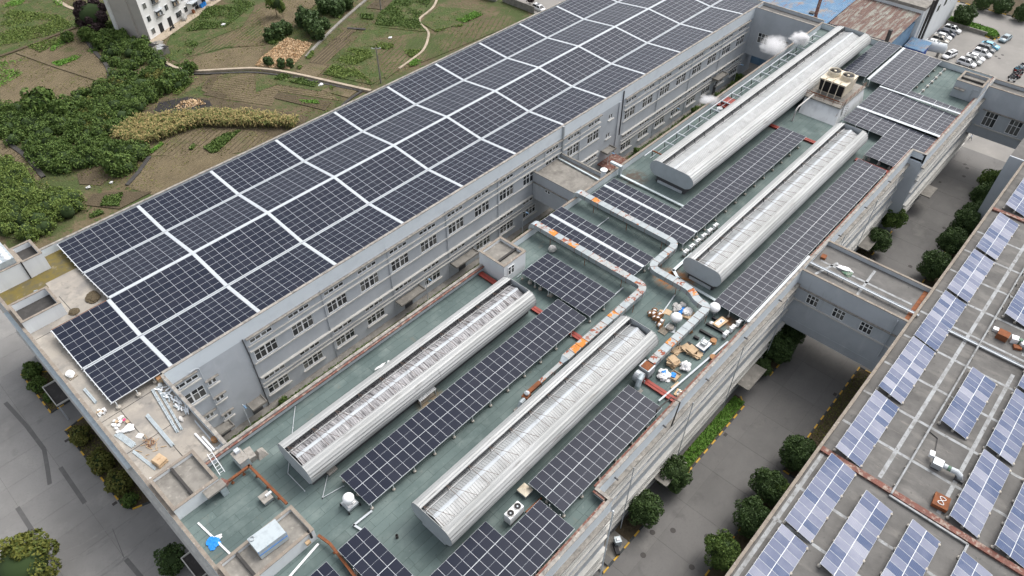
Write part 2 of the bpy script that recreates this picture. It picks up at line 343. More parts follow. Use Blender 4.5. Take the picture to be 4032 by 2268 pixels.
class MB:
    def __init__(self):
        self.v, self.f, self.m, self.uv = [], [], [], {}

    def add(self, pts, faces, m=0):
        n = len(self.v)
        self.v.extend([tuple(p) for p in pts])
        for f in faces:
            self.f.append(tuple(i + n for i in f))
            self.m.append(m)
        return self

    def quad(self, a, b, c, d, m=0):
        return self.add((a, b, c, d), ((0, 1, 2, 3),), m)

    def hexa(self, p, m=0):
        """eight points: bottom ring then top ring, both counter-clockwise from above"""
        return self.add(p, ((3, 2, 1, 0), (4, 5, 6, 7), (0, 1, 5, 4), (1, 2, 6, 5), (2, 3, 7, 6), (3, 0, 4, 7)), m)

    def box(self, x0, x1, y0, y1, z0, z1, m=0):
        return self.hexa(((x0, y0, z0), (x1, y0, z0), (x1, y1, z0), (x0, y1, z0), (x0, y0, z1), (x1, y0, z1), (x1, y1, z1), (x0, y1, z1)), m)

    def cbox(self, c, s, rz=0.0, m=0):
        """box on its base centre c, size s, turned rz about z"""
        ca, sa = math.cos(rz), math.sin(rz)
        p = []
        for z in (0, s[2]):
            for a, b in ((-1, -1), (1, -1), (1, 1), (-1, 1)):
                x, y = a * s[0] / 2, b * s[1] / 2
                p.append((c[0] + x * ca - y * sa, c[1] + x * sa + y * ca, c[2] + z))
        return self.hexa(p, m)

    def bar(self, a, b, wd, ht, m=0):
        a, b = Vector(a), Vector(b)
        d = (b - a)
        if d.length < 1e-6:
            return self
        d.normalize()
        s = d.cross(Vector((0, 0, 1)))
        s = s.normalized() if s.length > 1e-4 else Vector((1, 0, 0))
        u = s.cross(d)
        s, u = s * (wd / 2), u * (ht / 2)
        p = [a - s - u, a + s - u, b + s - u, b - s - u, a - s + u, a + s + u, b + s + u, b - s + u]
        return self.add(p, ((0, 1, 2, 3), (7, 6, 5, 4), (4, 5, 1, 0), (5, 6, 2, 1), (6, 7, 3, 2), (7, 4, 0, 3)), m)

    def prism(self, poly, z0, z1, m=0, mtop=None):
        n = len(poly)
        self.add([(x, y, z0) for x, y in poly] + [(x, y, z1) for x, y in poly], [tuple(range(n - 1, -1, -1))] + [(i, (i + 1) % n, n + (i + 1) % n, n + i) for i in range(n)], m)
        k = len(self.v)
        self.add([(x, y, z1) for x, y in poly], [tuple(range(n))], m if mtop is None else mtop)
        return self

    def tube(self, pts, r, n=8, m=0, caps=True):
        pts = [Vector(p) for p in pts]
        k = len(pts)
        ring = []
        for i, p in enumerate(pts):
            d = (pts[min(i + 1, k - 1)] - pts[max(i - 1, 0)]).normalized()
            s = d.cross(Vector((0, 0, 1)))
            s = s.normalized() if s.length > 1e-3 else Vector((1, 0, 0))
            u = s.cross(d)
            rr = r[i] if isinstance(r, (list, tuple)) else r
            for j in range(n):
                a = 2 * math.pi * j / n
                ring.append(p + (s * math.cos(a) + u * math.sin(a)) * rr)
        fs = []
        for i in range(k - 1):
            for j in range(n):
                j2 = (j + 1) % n
                fs.append((i * n + j2, i * n + j, (i + 1) * n + j, (i + 1) * n + j2))
        if caps:
            fs.append(tuple(range(n)))
            fs.append(tuple((k - 1) * n + j for j in range(n - 1, -1, -1)))
        return self.add(ring, fs, m)

    def lathe(self, prof, c, n=20, m=0, cap=True):
        p = []
        for r, z in prof:
            for j in range(n):
                a = 2 * math.pi * j / n
                p.append((c[0] + r * math.cos(a), c[1] + r * math.sin(a), c[2] + z))
        k = len(prof)
        fs = [(i * n + j, i * n + (j + 1) % n, (i + 1) * n + (j + 1) % n, (i + 1) * n + j) for i in range(k - 1) for j in range(n)]
        if cap:
            fs.append(tuple(range(n - 1, -1, -1)))
            fs.append(tuple((k - 1) * n + j for j in range(n)))
        return self.add(p, fs, m)

    def extrude_x(self, prof, x0, x1, m=0, closed=False):
        """open or closed (y, z) outline swept along x"""
        n = len(prof)
        p = [(x0, y, z) for y, z in prof] + [(x1, y, z) for y, z in prof]
        fs = [(i, (i + 1) % n, n + (i + 1) % n, n + i) for i in range(n if closed else n - 1)]
        return self.add(p, fs, m)

    def mesh(self, name, mats, smooth=False, off=(0, 0, 0)):
        me = bpy.data.meshes.new(name)
        ox, oy, oz = off
        me.from_pydata([(x - ox, y - oy, z - oz) for x, y, z in self.v], [], self.f)
        for k in (mats if isinstance(mats, (list, tuple)) else [mats]):
            me.materials.append(MATS[k] if isinstance(k, str) else k)
        me.polygons.foreach_set('material_index', self.m)
        if smooth:
            me.polygons.foreach_set('use_smooth', [True] * len(self.f))
        if self.uv:
            ul = me.uv_layers.new(name='UVMap')
            for pi, uvs in self.uv.items():
                for li, q in zip(me.polygons[pi].loop_indices, uvs):
                    ul.data[li].uv = q
        me.update()
        return me

    def build(self, name, mats, parent=None, loc=None, smooth=False):
        """one mesh object; coordinates given in the world, origin at the parent's base or loc"""
        if parent is not None:
            base = LOC[parent.name]
            off = loc if loc is not None else base
            o = bpy.data.objects.new(name, self.mesh(name, mats, smooth, off))
            COL.objects.link(o)
            o.parent = parent
            o.location = [off[i] - base[i] for i in range(3)]
            LOC[o.name] = tuple(off)
        else:
            if loc is None:
                a = np.array(self.v)
                loc = ((a[:, 0].min() + a[:, 0].max()) / 2, (a[:, 1].min() + a[:, 1].max()) / 2, a[:, 2].min())
            o = bpy.data.objects.new(name, self.mesh(name, mats, smooth, loc))
            COL.objects.link(o)
            o.location = loc
            LOC[o.name] = tuple(loc)
        return o

def place(name, me, parent, at, rz=0.0, rx=0.0):
    """one more object of a shared mesh as a part of parent, at a world place"""
    o = bpy.data.objects.new(name, me)
    COL.objects.link(o)
    b = (0, 0, 0)
    if parent is not None:
        o.parent = parent
        b = LOC[parent.name]
    o.location = [at[i] - b[i] for i in range(3)]
    if rz or rx:
        o.rotation_euler = (rx, 0, rz)
    LOC[o.name] = tuple(at)
    return o

def tag(o, label, cat, group=None, kind=None):
    o['label'] = label
    o['category'] = cat
    if group:
        o['group'] = group
    if kind:
        o['kind'] = kind
    return o

def thing(name, label, cat, loc, group=None):
    o = bpy.data.objects.new(name, None)
    o.empty_display_size = 0.3
    COL.objects.link(o)
    o.location = loc
    LOC[o.name] = tuple(loc)
    return tag(o, label, cat, group)

def setting(o):
    o['kind'] = 'structure'
    return o

def stuff_part(o):
    o['kind'] = 'stuff'
    return o

def kids(o):
    return [c for c in bpy.data.objects if c.parent == o]

def clone(root, loc, rz=0.0, label=None, group=None, scale=None, tree=None):
    r = root.copy()
    COL.objects.link(r)
    r.location = loc
    r.rotation_euler = (0, 0, rz)
    if scale:
        r.scale = (scale,) * 3 if isinstance(scale, (int, float)) else scale
    if label:
        r['label'] = label
    if group:
        r['group'] = group
    LOC[r.name] = tuple(loc)
    for ch, subs in (tree or [(c, kids(c)) for c in kids(root)]):
        c = ch.copy()
        COL.objects.link(c)
        c.parent = r
        for g in subs:
            d = g.copy()
            COL.objects.link(d)
            d.parent = c
    return r

def tree_of(root):
    return [(c, kids(c)) for c in kids(root)]

def np_mesh(name, V, F, mats, midx=None, smooth=False):
    """fast mesh of quads/triangles from arrays"""
    me = bpy.data.meshes.new(name)
    V = np.asarray(V, dtype=np.float32)
    F = np.asarray(F, dtype=np.int32)
    k = F.shape[1]
    me.vertices.add(len(V))
    me.vertices.foreach_set('co', V.ravel())
    me.loops.add(F.size)
    me.loops.foreach_set('vertex_index', F.ravel())
    me.polygons.add(len(F))
    me.polygons.foreach_set('loop_start', np.arange(0, F.size, k, dtype=np.int32))
    me.polygons.foreach_set('loop_total', np.full(len(F), k, dtype=np.int32))
    for q in (mats if isinstance(mats, (list, tuple)) else [mats]):
        me.materials.append(MATS[q])
    if midx is not None:
        me.polygons.foreach_set('material_index', np.asarray(midx, dtype=np.int32))
    if smooth:
        me.polygons.foreach_set('use_smooth', np.ones(len(F), dtype=bool))
    me.update()
    me.validate()
    return me

def leaf_quads(C, size, N=None, tilt=0.6, aspect=1.6):
    """one quad per centre in C, sizes size, facing roughly N"""
    n = len(C)
    C = np.asarray(C, float)
    size = np.broadcast_to(np.asarray(size, float), (n,))
    D = rng.normal(size=(n, 3))
    if N is not None:
        D = np.asarray(N, float) + D * tilt
    D /= np.linalg.norm(D, axis=1)[:, None] + 1e-9
    A = np.cross(D, rng.normal(size=(n, 3)))
    A /= np.linalg.norm(A, axis=1)[:, None] + 1e-9
    B = np.cross(D, A)
    A = A * (size * 0.5 * aspect)[:, None]
    B = B * (size * 0.5)[:, None]
    V = np.stack([C - A, C - B * 0.9 + A * 0.1, C + A, C + B * 0.9 + A * 0.1], 1).reshape(-1, 3)
    F = np.arange(4 * n).reshape(n, 4)
    return V, F

_t = (1 + 5 ** 0.5) / 2
ICO_V = np.array([(-1, _t, 0), (1, _t, 0), (-1, -_t, 0), (1, -_t, 0), (0, -1, _t), (0, 1, _t), (0, -1, -_t), (0, 1, -_t), (_t, 0, -1), (_t, 0, 1), (-_t, 0, -1), (-_t, 0, 1)], float)
ICO_V /= np.linalg.norm(ICO_V[0])
ICO_F = np.array([(0, 11, 5), (0, 5, 1), (0, 1, 7), (0, 7, 10), (0, 10, 11), (1, 5, 9), (5, 11, 4), (11, 10, 2), (10, 7, 6), (7, 1, 8), (3, 9, 4), (3, 4, 2), (3, 2, 6), (3, 6, 8), (3, 8, 9), (4, 9, 5), (2, 4, 11), (6, 2, 10), (8, 6, 7), (9, 8, 1)])

def ico(sub):
    V, F = ICO_V, ICO_F
    for _ in range(sub):
        V = list(map(tuple, V))
        mid, F2 = {}, []
        def mp(a, b):
            k = (min(a, b), max(a, b))
            if k not in mid:
                p = (np.array(V[a]) + np.array(V[b])) / 2
                V.append(tuple(p / np.linalg.norm(p)))
                mid[k] = len(V) - 1
            return mid[k]
        for a, b, c in F:
            d, e, f = mp(a, b), mp(b, c), mp(c, a)
            F2 += [(a, d, f), (d, b, e), (f, e, c), (d, e, f)]
        V, F = np.array(V), np.array(F2)
    return np.array(V), np.array(F)
ICO1, ICO2, ICO3 = ico(1), ico(2), ico(3)

def lump(mb, c, s, amp=0.18, m=0, level=2, seed=0, flat=True):
    """crumpled closed lump: bags, sacks, heaps"""
    V, F = (ICO1, ICO2, ICO3)[level - 1]
    r = np.random.default_rng(seed)
    K = r.normal(size=(7, 3)) * 2.6
    ph = r.uniform(0, 6.28, 7)
    d = 1 + amp * (np.sin(V @ K.T + ph).sum(1) / 2.6) + amp * 0.55 * r.normal(size=len(V)) * 0.6
    P = V * d[:, None] * np.array(s) / 2
    if flat:
        P[:, 2] = np.maximum(P[:, 2], -s[2] * 0.38)
    P = P + np.array(c) + np.array((0, 0, s[2] * 0.38))
    return mb.add(P.tolist(), F.tolist(), m)

def in_poly(P, poly):
    x, y = P[:, 0], P[:, 1]
    ins = np.zeros(len(P), bool)
    n = len(poly)
    for i in range(n):
        x1, y1 = poly[i]
        x2, y2 = poly[(i + 1) % n]
        c = ((y1 > y) != (y2 > y)) & (x < (x2 - x1) * (y - y1) / (y2 - y1 + 1e-12) + x1)
        ins ^= c
    return ins

def sample_poly(poly, n):
    a = np.array(poly)
    lo, hi = a.min(0), a.max(0)
    out = np.zeros((0, 2))
    while len(out) < n:
        p = rng.uniform(lo, hi, (n * 3, 2))
        out = np.vstack([out, p[in_poly(p, poly)]])
    return out[:n]

def ccw(poly):
    s = sum(poly[i][0] * poly[(i + 1) % len(poly)][1] - poly[(i + 1) % len(poly)][0] * poly[i][1] for i in range(len(poly)))
    return poly if s > 0 else poly[::-1]

# ---------------------------------------------------------------- facade pieces
PT, RZ = 16.7, 15.5           # parapet top, roof surface of the works
PANES_LEFT = {}
WIN_MESH = {}

def window_kit(wd, ht, cols, transom, key):
    """white framed window in the x-z plane facing -y, lower left corner at the origin; returns frame mesh and panes"""
    if key in WIN_MESH:
        return WIN_MESH[key]
    t, dp = 0.10, 0.09
    fr = MB()
    fr.box(0, wd, 0, dp, 0, t).box(0, wd, 0, dp, ht - t, ht)
    fr.box(0, t, 0, dp, t, ht - t).box(wd - t, wd, 0, dp, t, ht - t)
    xs = [t]
    for i in range(1, cols):
        x = wd * i / cols
        tk = 0.11 if i * 2 == cols else 0.05
        fr.box(x - tk, x + tk, 0.005, dp - 0.005, t, ht - t)
        xs += [x - tk, x + tk]
    xs.append(wd - t)
    zs = [(t, ht - t)]
    if transom:
        zt = ht * transom
        fr.box(t, wd - t, 0.012, dp - 0.012, zt - 0.05, zt + 0.05)
        zs = [(t, zt - 0.05), (zt + 0.05, ht - t)]
    panes = []
    for i in range(cols):
        for z0, z1 in zs:
            pm = MB().box(-0.01, xs[2 * i + 1] - xs[2 * i] + 0.01, 0.0, 0.02, -0.01, z1 - z0 + 0.01).mesh('pane', 'glass')
            panes.append((pm, xs[2 * i], z0))
    WIN_MESH[key] = (fr.mesh('window_' + key, 'frame_white'), panes)
    return WIN_MESH[key]

def window(bld, kit, u, z, axis, plane, budget):
    """put a window into a wall; axis 'y': wall facing -y at y = plane, 'x': wall facing -x at x = plane"""
    fm, panes = kit
    if axis == 'y':
        o = place('window', fm, bld, (u, plane + 0.05, z))
        pos = lambda x, y, zz: (u + x, plane + 0.05 + y, z + zz)
        rz = 0.0
    else:
        o = place('window', fm, bld, (plane + 0.05, u, z), RAD(-90))
        rz = RAD(-90)
    LOC[o.name] = (0, 0, 0)
    if PANES_LEFT.setdefault(budget, 280) >= len(panes):
        PANES_LEFT[budget] -= len(panes)
        for pm, x, zz in panes:
            p = bpy.data.objects.new('pane', pm)
            COL.objects.link(p)
            p.parent = o
            p.location = (x, 0.035, zz)
    else:
        key = 'all_' + fm.name
        if key not in WIN_MESH:
            mb = MB()
            for pm, x, zz in panes:
                v = [q.co for q in pm.vertices]
                mb.add([(q.x + x, q.y + 0.035, q.z + zz) for q in v], [tuple(f.vertices) for f in pm.polygons])
            WIN_MESH[key] = mb.mesh('panes', 'glass')
        p = bpy.data.objects.new('panes', WIN_MESH[key])
        COL.objects.link(p)
        p.parent = o
        p['kind'] = 'stuff'
    return o

def wall_holes(mb, axis, plane, u0, u1, z0, z1, holes, depth=0.16, m=0):
    """outer face of a wall (facing -y or -x) with openings and their reveals"""
    P = (lambda u, z, d=0.0: (u, plane + d, z)) if axis == 'y' else (lambda u, z, d=0.0: (plane + d, u, z))
    flip = axis == 'x'
    def q(a, b, c, d):
        mb.quad(*((d, c, b, a) if flip else (a, b, c, d)), m)
    zc = sorted({z0, z1, *[h[2] for h in holes], *[h[3] for h in holes]})
    for za, zb in zip(zc[:-1], zc[1:]):
        row = sorted([h for h in holes if h[2] <= za + 1e-6 and h[3] >= zb - 1e-6])
        u = u0
        for h in row:
            if h[0] > u:
                q(P(u, za), P(h[0], za), P(h[0], zb), P(u, zb))
            u = h[1]
        if u < u1:
            q(P(u, za), P(u1, za), P(u1, zb), P(u, zb))
    for a, b, c, d in holes:
        q(P(a, c), P(b, c), P(b, c, depth), P(a, c, depth))
        q(P(a, d, depth), P(b, d, depth), P(b, d), P(a, d))
        q(P(a, c), P(a, c, depth), P(a, d, depth), P(a, d))
        q(P(b, c, depth), P(b, c), P(b, d), P(b, d, depth))
        q(P(a, c, depth), P(b, c, depth), P(b, d, depth), P(a, d, depth))
    return mb

def ledge(bld, axis, plane, u0, u1, z, out=0.3, t=0.12, m='ledge', name='ledge'):
    mb = MB()
    if axis == 'y':
        mb.box(u0, u1, plane - out, plane + 0.05, z, z + t)
    else:
        mb.box(plane - out, plane + 0.05, u0, u1, z, z + t)
    return mb.build(name, m, bld)

def parapet(bld, axis, a, u0, u1, side, zb=RZ, zt=PT, thick=0.3, face='wall_pale', red=True, top='coping', nm='parapet'):
    """parapet wall along x (axis 'y', at y = a) or along y (axis 'x'); side +1/-1 says on which side of a the wall's thickness lies (inwards)"""
    i0, i1 = (a, a + side * thick) if side > 0 else (a + side * thick, a)
    mb = MB()
    if axis == 'y':
        mb.box(u0, u1, i0, i1, zb - 0.6, zt - 0.1)
    else:
        mb.box(i0, i1, u0, u1, zb - 0.6, zt - 0.1)
    o = mb.build(nm, face, bld)
    # coping stones, each about 1.5 m, butt jointed
    n = max(1, int(abs(u1 - u0) / 1.5))
    o0, o1 = i0 - 0.05, i1 + 0.05
    cm = MB()
    r = random.Random(int(a * 10 + u0))
    for k in range(n):
        p, q = u0 + (u1 - u0) * k / n + 0.006, u0 + (u1 - u0) * (k + 1) / n - 0.006
        dz = r.uniform(-0.012, 0.012)
        if axis == 'y':
            cm.box(p, q, o0 + r.uniform(-.015, .015), o1 + r.uniform(-.015, .015), zt - 0.1 + 0.002, zt + dz)
        else:
            cm.box(o0 + r.uniform(-.015, .015), o1 + r.uniform(-.015, .015), p, q, zt - 0.1 + 0.002, zt + dz)
    c = cm.build('coping', top, bld)
    c['kind'] = 'stuff'
    if red:
        rm = MB()
        e0, e1 = (o1, o1 + 0.28) if side > 0 else (o0 - 0.28, o0)
        if axis == 'y':
            rm.box(u0, u1, e0, e1, zt - 0.32, zt - 0.16)
        else:
            rm.box(e0, e1, u0, u1, zt - 0.32, zt - 0.16)
        rm.build('flashing', 'coping_red', bld)
    return o

# ================================================================ ground
g = MB().quad((-900, -900, -0.06), (1500, -900, -0.06), (1500, 1500, -0.06), (-900, 1500, -0.06)).build('ground', 'soil', loc=(0, 0, -0.06))
setting(g)

def slabs(name, x0, x1, y0, y1, sx, sy, m='road', budget=140, skip=None, z=0.0):
    """concrete pavement: cast slabs with open joints, each a part of the pavement"""
    base = MB().box(x0, x1, y0, y1, z - 0.055, z - 0.02).build(name, 'road_joint', loc=((x0 + x1) / 2, (y0 + y1) / 2, z - 0.055))
    setting(base)
    nx, ny = round((x1 - x0) / sx), round((y1 - y0) / sy)
    sx, sy = (x1 - x0) / nx, (y1 - y0) / ny
    me = MB().box(0.012, sx - 0.012, 0.012, sy - 0.012, -0.03, 0).mesh('slab', m)
    rest = MB()
    k = 0
    for i in range(nx):
        for j in range(ny):
            X, Y = x0 + i * sx, y0 + j * sy
            if k < budget:
                place('slab', me, base, (X, Y, z + random.uniform(-0.003, 0.003)))
                k += 1
            else:
                rest.box(X + .012, X + sx - .012, Y + .012, Y + sy - .012, z - .03, z)
    if rest.v:
        stuff_part(rest.build('slabs', m, base))
    return base

slabs('road', 30, 160, 5.1, 19.9, 6.5, 4.94)
slabs('yard', -46, 2.7, 30, 126, 6.1, 4.0, 'yard_concrete', budget=170)
setting(MB().box(160, 330, -60, 101, -0.055, -0.004).build('parking_lot', 'parking'))
setting(MB().box(2.7, 30, -40, 18, -0.055, -0.004).build('yard_side', 'road'))
setting(MB().box(11.3, 160, 54.0, 68.3, -0.055, -0.004).build('alley', 'concrete_old'))
setting(MB().box(12, 155, 66.0, 67.1, -0.03, 0.07).build('alley_border_soil', 'soil_weedy'))

# ================================================================ left hall with the solar roof
XF, XE = 2.7, 159.7
YL0, YL1 = 68.3, 102.7
hall = thing('factory_hall', 'long grey-blue two-storey factory hall under the big solar canopy, with a walled front terrace', 'building', (80, 85, 0))
WHI = window_kit(3.5, 0.72, 4, None, 'high')
WMAIN = window_kit(3.5, 2.1, 4, 0.62, 'main')
WLOW = window_kit(3.5, 1.75, 4, 0.62, 'low')
WSM = window_kit(1.2, 1.0, 2, None, 'small')
W3 = window_kit(2.2, 2.1, 3, 0.62, 'three')
WB = window_kit(1.75, 1.75, 3, 0.6, 'bridge')

def long_wall(bld, plane, u0, u1, starts, skip_low=(), extra=(), budget='a', low_blank=()):
    """long facade facing -y: rows of high strip windows and main windows, ledges and sill bands"""
    holes, wins = [], []
    for x in starts:
        for kit, wd, ht, z in ((WHI, 3.5, 0.72, 12.72), (WMAIN, 3.5, 2.1, 9.1), (WHI, 3.5, 0.72, 4.82), (WLOW, 3.5, 1.75, 1.75)):
            if z < 6 and any(a < x + 1.7 < b for a, b in low_blank):
                continue
            if z < 3 and any(a < x + 1.7 < b for a, b in skip_low):
                continue
            holes.append((x, x + wd, z, z + ht))
            wins.append((kit, x, z))
    for kit, x, z, wd, ht in extra:
        holes.append((x, x + wd, z, z + ht))
        wins.append((kit, x, z))
    # openings of other sizes get their own wall pieces so that rows stay simple
    mb = MB()
    wall_holes(mb, 'y', plane, u0, u1, -0.1, 14.2, holes)
    mb.build('wall', 'wall_blue', bld)
    MB().box(u0, u1, plane - 0.02, plane + 0.28, 14.2, PT - 0.1).build('parapet_wall', 'wall_pale', bld)
    for kit, x, z in wins:
        window(bld, kit, x, z, 'y', plane, budget)
    return holes

S1 = [22.44 + 6.04 * k for k in range(13)]
S2 = [106.7 + 6.14 * k for k in range(8)]
long_wall(hall, YL0, 11.3, XE, S1 + S2, skip_low=((45.8, 51.9), (58, 64.2), (96, 99)), low_blank=((78.5, 88),),
          extra=[(WHI, 12.0 - 0.6, 12.72, 3.5, 0.72), (WMAIN, 12.0 - 0.6, 9.1, 3.5, 2.1), (WSM, 15.5, 10.2, 1.2, 1.0), (WSM, 15.5, 6.65, 1.2, 1.0), (WSM, 13.4, 4.82, 1.2, 1.0), (WSM, 15.5, 2.85, 1.2, 1.0), (WSM, 101.2, 11.7, 1.2, 1.0), (WSM, 100.9, 7.6, 1.2, 1.0)], budget='hall')
for a, b in ((22.0, 98.6), (106.2, 154.2)):
    ledge(hall, 'y', YL0, a, b, 14.0, 0.42, 0.16, 'ledge_dark', 'eave')
    ledge(hall, 'y', YL0, a, b, 12.42, 0.22, 0.13)
    ledge(hall, 'y', YL0, a, b, 11.42, 0.28, 0.15)
    ledge(hall, 'y', YL0, a, b, 8.78, 0.16, 0.2)
    if a < 50:
        for c, d in ((22.0, 79.2), (87.3, 98.6)):
            ledge(hall, 'y', YL0, c, d, 5.95, 0.42, 0.16, 'ledge', 'eave')
            ledge(hall, 'y', YL0, c, d, 4.45, 0.24, 0.13)
            ledge(hall, 'y', YL0, c, d, 3.75, 0.30, 0.14)
    else:
        ledge(hall, 'y', YL0, a, b, 5.95, 0.42, 0.16, 'ledge', 'eave')
        ledge(hall, 'y', YL0, a, b, 4.45, 0.24, 0.13)
        ledge(hall, 'y', YL0, a, b, 3.75, 0.30, 0.14)
for x in S1 + S2:
    if not (45.8 < x + 1.7 < 51.9 or 58 < x + 1.7 < 64.2 or 78.5 < x + 1.7 < 88):
        ledge(hall, 'y', YL0, x - 0.2, x + 3.7, 1.55, 0.3, 0.18, name='sill')
for x, z in ((11.35, 14.0), (15.2, 11.35), (15.2, 7.8), (13.1, 5.95), (15.2, 4.0)):
    ledge(hall, 'y', YL0, x, x + (3.6 if z > 13 else 1.9), z, 0.35, 0.12, 'ledge_dark', 'eave')
for x, z in ((11.35, 12.4), (11.35, 8.8), (15.2, 9.95), (15.2, 6.4), (13.1, 4.6), (15.2, 2.6), (101, 11.45), (100.7, 7.35)):
    ledge(hall, 'y', YL0, x, x + (3.7 if x < 12 else 1.8), z, 0.25, 0.16, name='sill')
for x in (34.1, 46.15, 58.2, 70.3, 82.35, 92.4, 118.1, 130.2, 142.4, 153.5):
    MB().tube([(x, YL0 - 0.09, 0 if not 79 < x < 88 else 11.2), (x, YL0 - 0.09, 14.45)], 0.07, 8).build('downpipe', 'wall_blue', hall)
MB().tube([(21.75, YL0 - 0.1, 0), (21.75, YL0 - 0.1, 11), (21.6, YL0 - 0.1, 14.4)], 0.08, 8).build('downpipe', 'frame_dark', hall)
MB().tube([(15.25, YL0 - 0.1, 2.9), (15.25, YL0 - 0.1, 14.2), (14.9, YL0 - 0.15, 14.5), (14.0, YL0 - 0.15, 14.5)], 0.06, 8).build('downpipe', 'white_metal', hall)
MB().tube([(105.35, YL0 - 0.12, 6.5), (105.35, YL0 - 0.12, 16.2)], 0.12, 8).build('downpipe', 'frame_dark', hall)
MB().bar((87.2, YL0 - 0.2, 11.1), (87.2, YL0 - 0.2, 16.75), 0.32, 0.25).build('cable_duct', 'steel', hall)
MB().box(104.2, 105.0, YL0 - 0.18, YL0 + 0.1, 0, 14.2).build('pilaster', 'wall_blue', hall)
for x0, x1, zc in ((46.2, 51.4, 2.95), (58.4, 63.8, 2.95), (18.9, 21.2, 2.7), (13.7, 15.9, 2.4), (99.6, 102.6, 5.2), (141, 145.5, 4.6)):
    mb = MB().box(x0, x1, YL0 - 1.7, YL0 + 0.05, zc, zc + 0.16)
    mb.box(x0, x1, YL0 - 1.7, YL0 - 1.58, zc + 0.162, zc + 0.34).box(x0, x0 + .12, YL0 - 1.578, YL0, zc + 0.162, zc + 0.34).box(x1 - .12, x1, YL0 - 1.578, YL0, zc + 0.162, zc + 0.34)
    mb.build('canopy', 'concrete_old', hall)
    xm = (x0 + x1) / 2
    MB().box(xm - 0.8, xm + 0.8, YL0 - 0.06, YL0 + 0.1, 0, 2.2).build('door', 'frame_dark', hall)
# the other outer walls and the deck
MB().box(XF, XE, YL1 - 0.3, YL1, -0.1, RZ - 0.603).build('wall', 'wall_blue', hall)
MB().box(XE - 0.3, XE, YL0 + .3, YL1 - .3, -0.1, RZ - 0.603).build('wall', 'wall_blue', hall)
MB().box(11.0, 11.3, 53.9, YL0, -0.1, RZ - 0.603).build('wall', 'wall_blue', hall)
MB().box(XF + 0.3, 11.0, 54.0, YL1 - 0.3, RZ - 0.35, RZ - 0.1).build('terrace_floor', 'deck', hall)
MB().box(11.0, XE - 0.3, YL0 + 0.3, YL1 - 0.3, RZ - 0.35, RZ - 0.1).build('deck', 'deck', hall)
for x0, x1, y0, y1 in ((8.4, 13.2, 96.6, 102.3), (3.05, 8.4, 95.4, 99.1)):
    MB().box(x0, x1, y0, y1, RZ - 0.098, RZ - 0.092).build('moss_patch', 'deck_moss', hall)
# terrace joints and cracks
for a, b in (((3.1, 68.0), (11.0, 68.0)), ((3.1, 61.8), (11.0, 61.8)), ((7.2, 54.1), (7.2, 60.0)), ((5.4, 62), (5.4, 68)), ((3.2, 86.8), (12, 86.8)), ((8.6, 76), (8.6, 92.6))):
    MB().bar((*a, RZ - 0.097), (*b, RZ - 0.097), 0.09, 0.008).build('deck_joint', 'deck_dark', hall)
parapet(hall, 'y', YL1, XF, XE, -1, red=False)
parapet(hall, 'y', YL0, 11.3, XE, 1, face='wall_pale', red=False, top='coping', nm='parapet_inner')
parapet(hall, 'x', 11.3, 53.9, YL0 - 0.06, -1, red=False)
parapet(hall, 'x', XE, YL0 + 0.4, YL1, -1, red=False)

# ---------------------------------------------------------------- front wall (facing -x), shared by the hall and the green-roofed hall
def front_wall(bld, y0, y1, budget):
    mb = MB()
    holes = []
    ys = [y for y in np.arange(y0 + 2.0, y1 - 4, 6.04)]
    for y in ys:
        for wd, ht, z in ((3.5, 0.72, 12.72), (3.5, 2.1, 9.1), (3.5, 0.72, 4.82), (3.5, 1.75, 1.75)):
            holes.append((y, y + wd, z, z + ht))
    wall_holes(mb, 'x', XF, y0, y1, -0.1, 14.2, holes)
    mb.build('wall', 'wall_blue', bld)
    MB().box(XF - 0.02, XF + 0.28, y0, y1, 14.2, PT - 0.1).build('parapet_wall', 'wall_pale', bld)
    for a, b, z, ht in [(h[0], h[1], h[2], h[3] - h[2]) for h in holes]:
        kit = WHI if ht < 1 else (WMAIN if ht > 2 else WLOW)
        window(bld, kit, b, z, 'x', XF, budget)
    for z, out, t, m in ((14.0, 0.42, 0.16, 'ledge'), (12.42, 0.22, 0.13, 'ledge'), (11.42, 0.28, 0.15, 'ledge'), (8.78, 0.16, 0.2, 'ledge'), (5.95, 0.42, 0.16, 'ledge'), (4.45, 0.24, 0.13, 'ledge'), (3.75, 0.3, 0.14, 'ledge')):
        ledge(bld, 'x', XF, y0 + 0.01, y1 - 0.01, z, out, t, m, 'eave' if out > .4 else 'ledge')
    parapet(bld, 'x', XF, y0, y1, 1, red=False, top='coping_tan', nm='parapet_inner')

front_wall(hall, 54.0, YL1 - 0.3, 'hall')
MB().bar((XF - 0.25, 60, 15.2), (XF - 0.25, 95, 15.2), 0.5, 0.12).build('cable_tray', 'galv', hall)

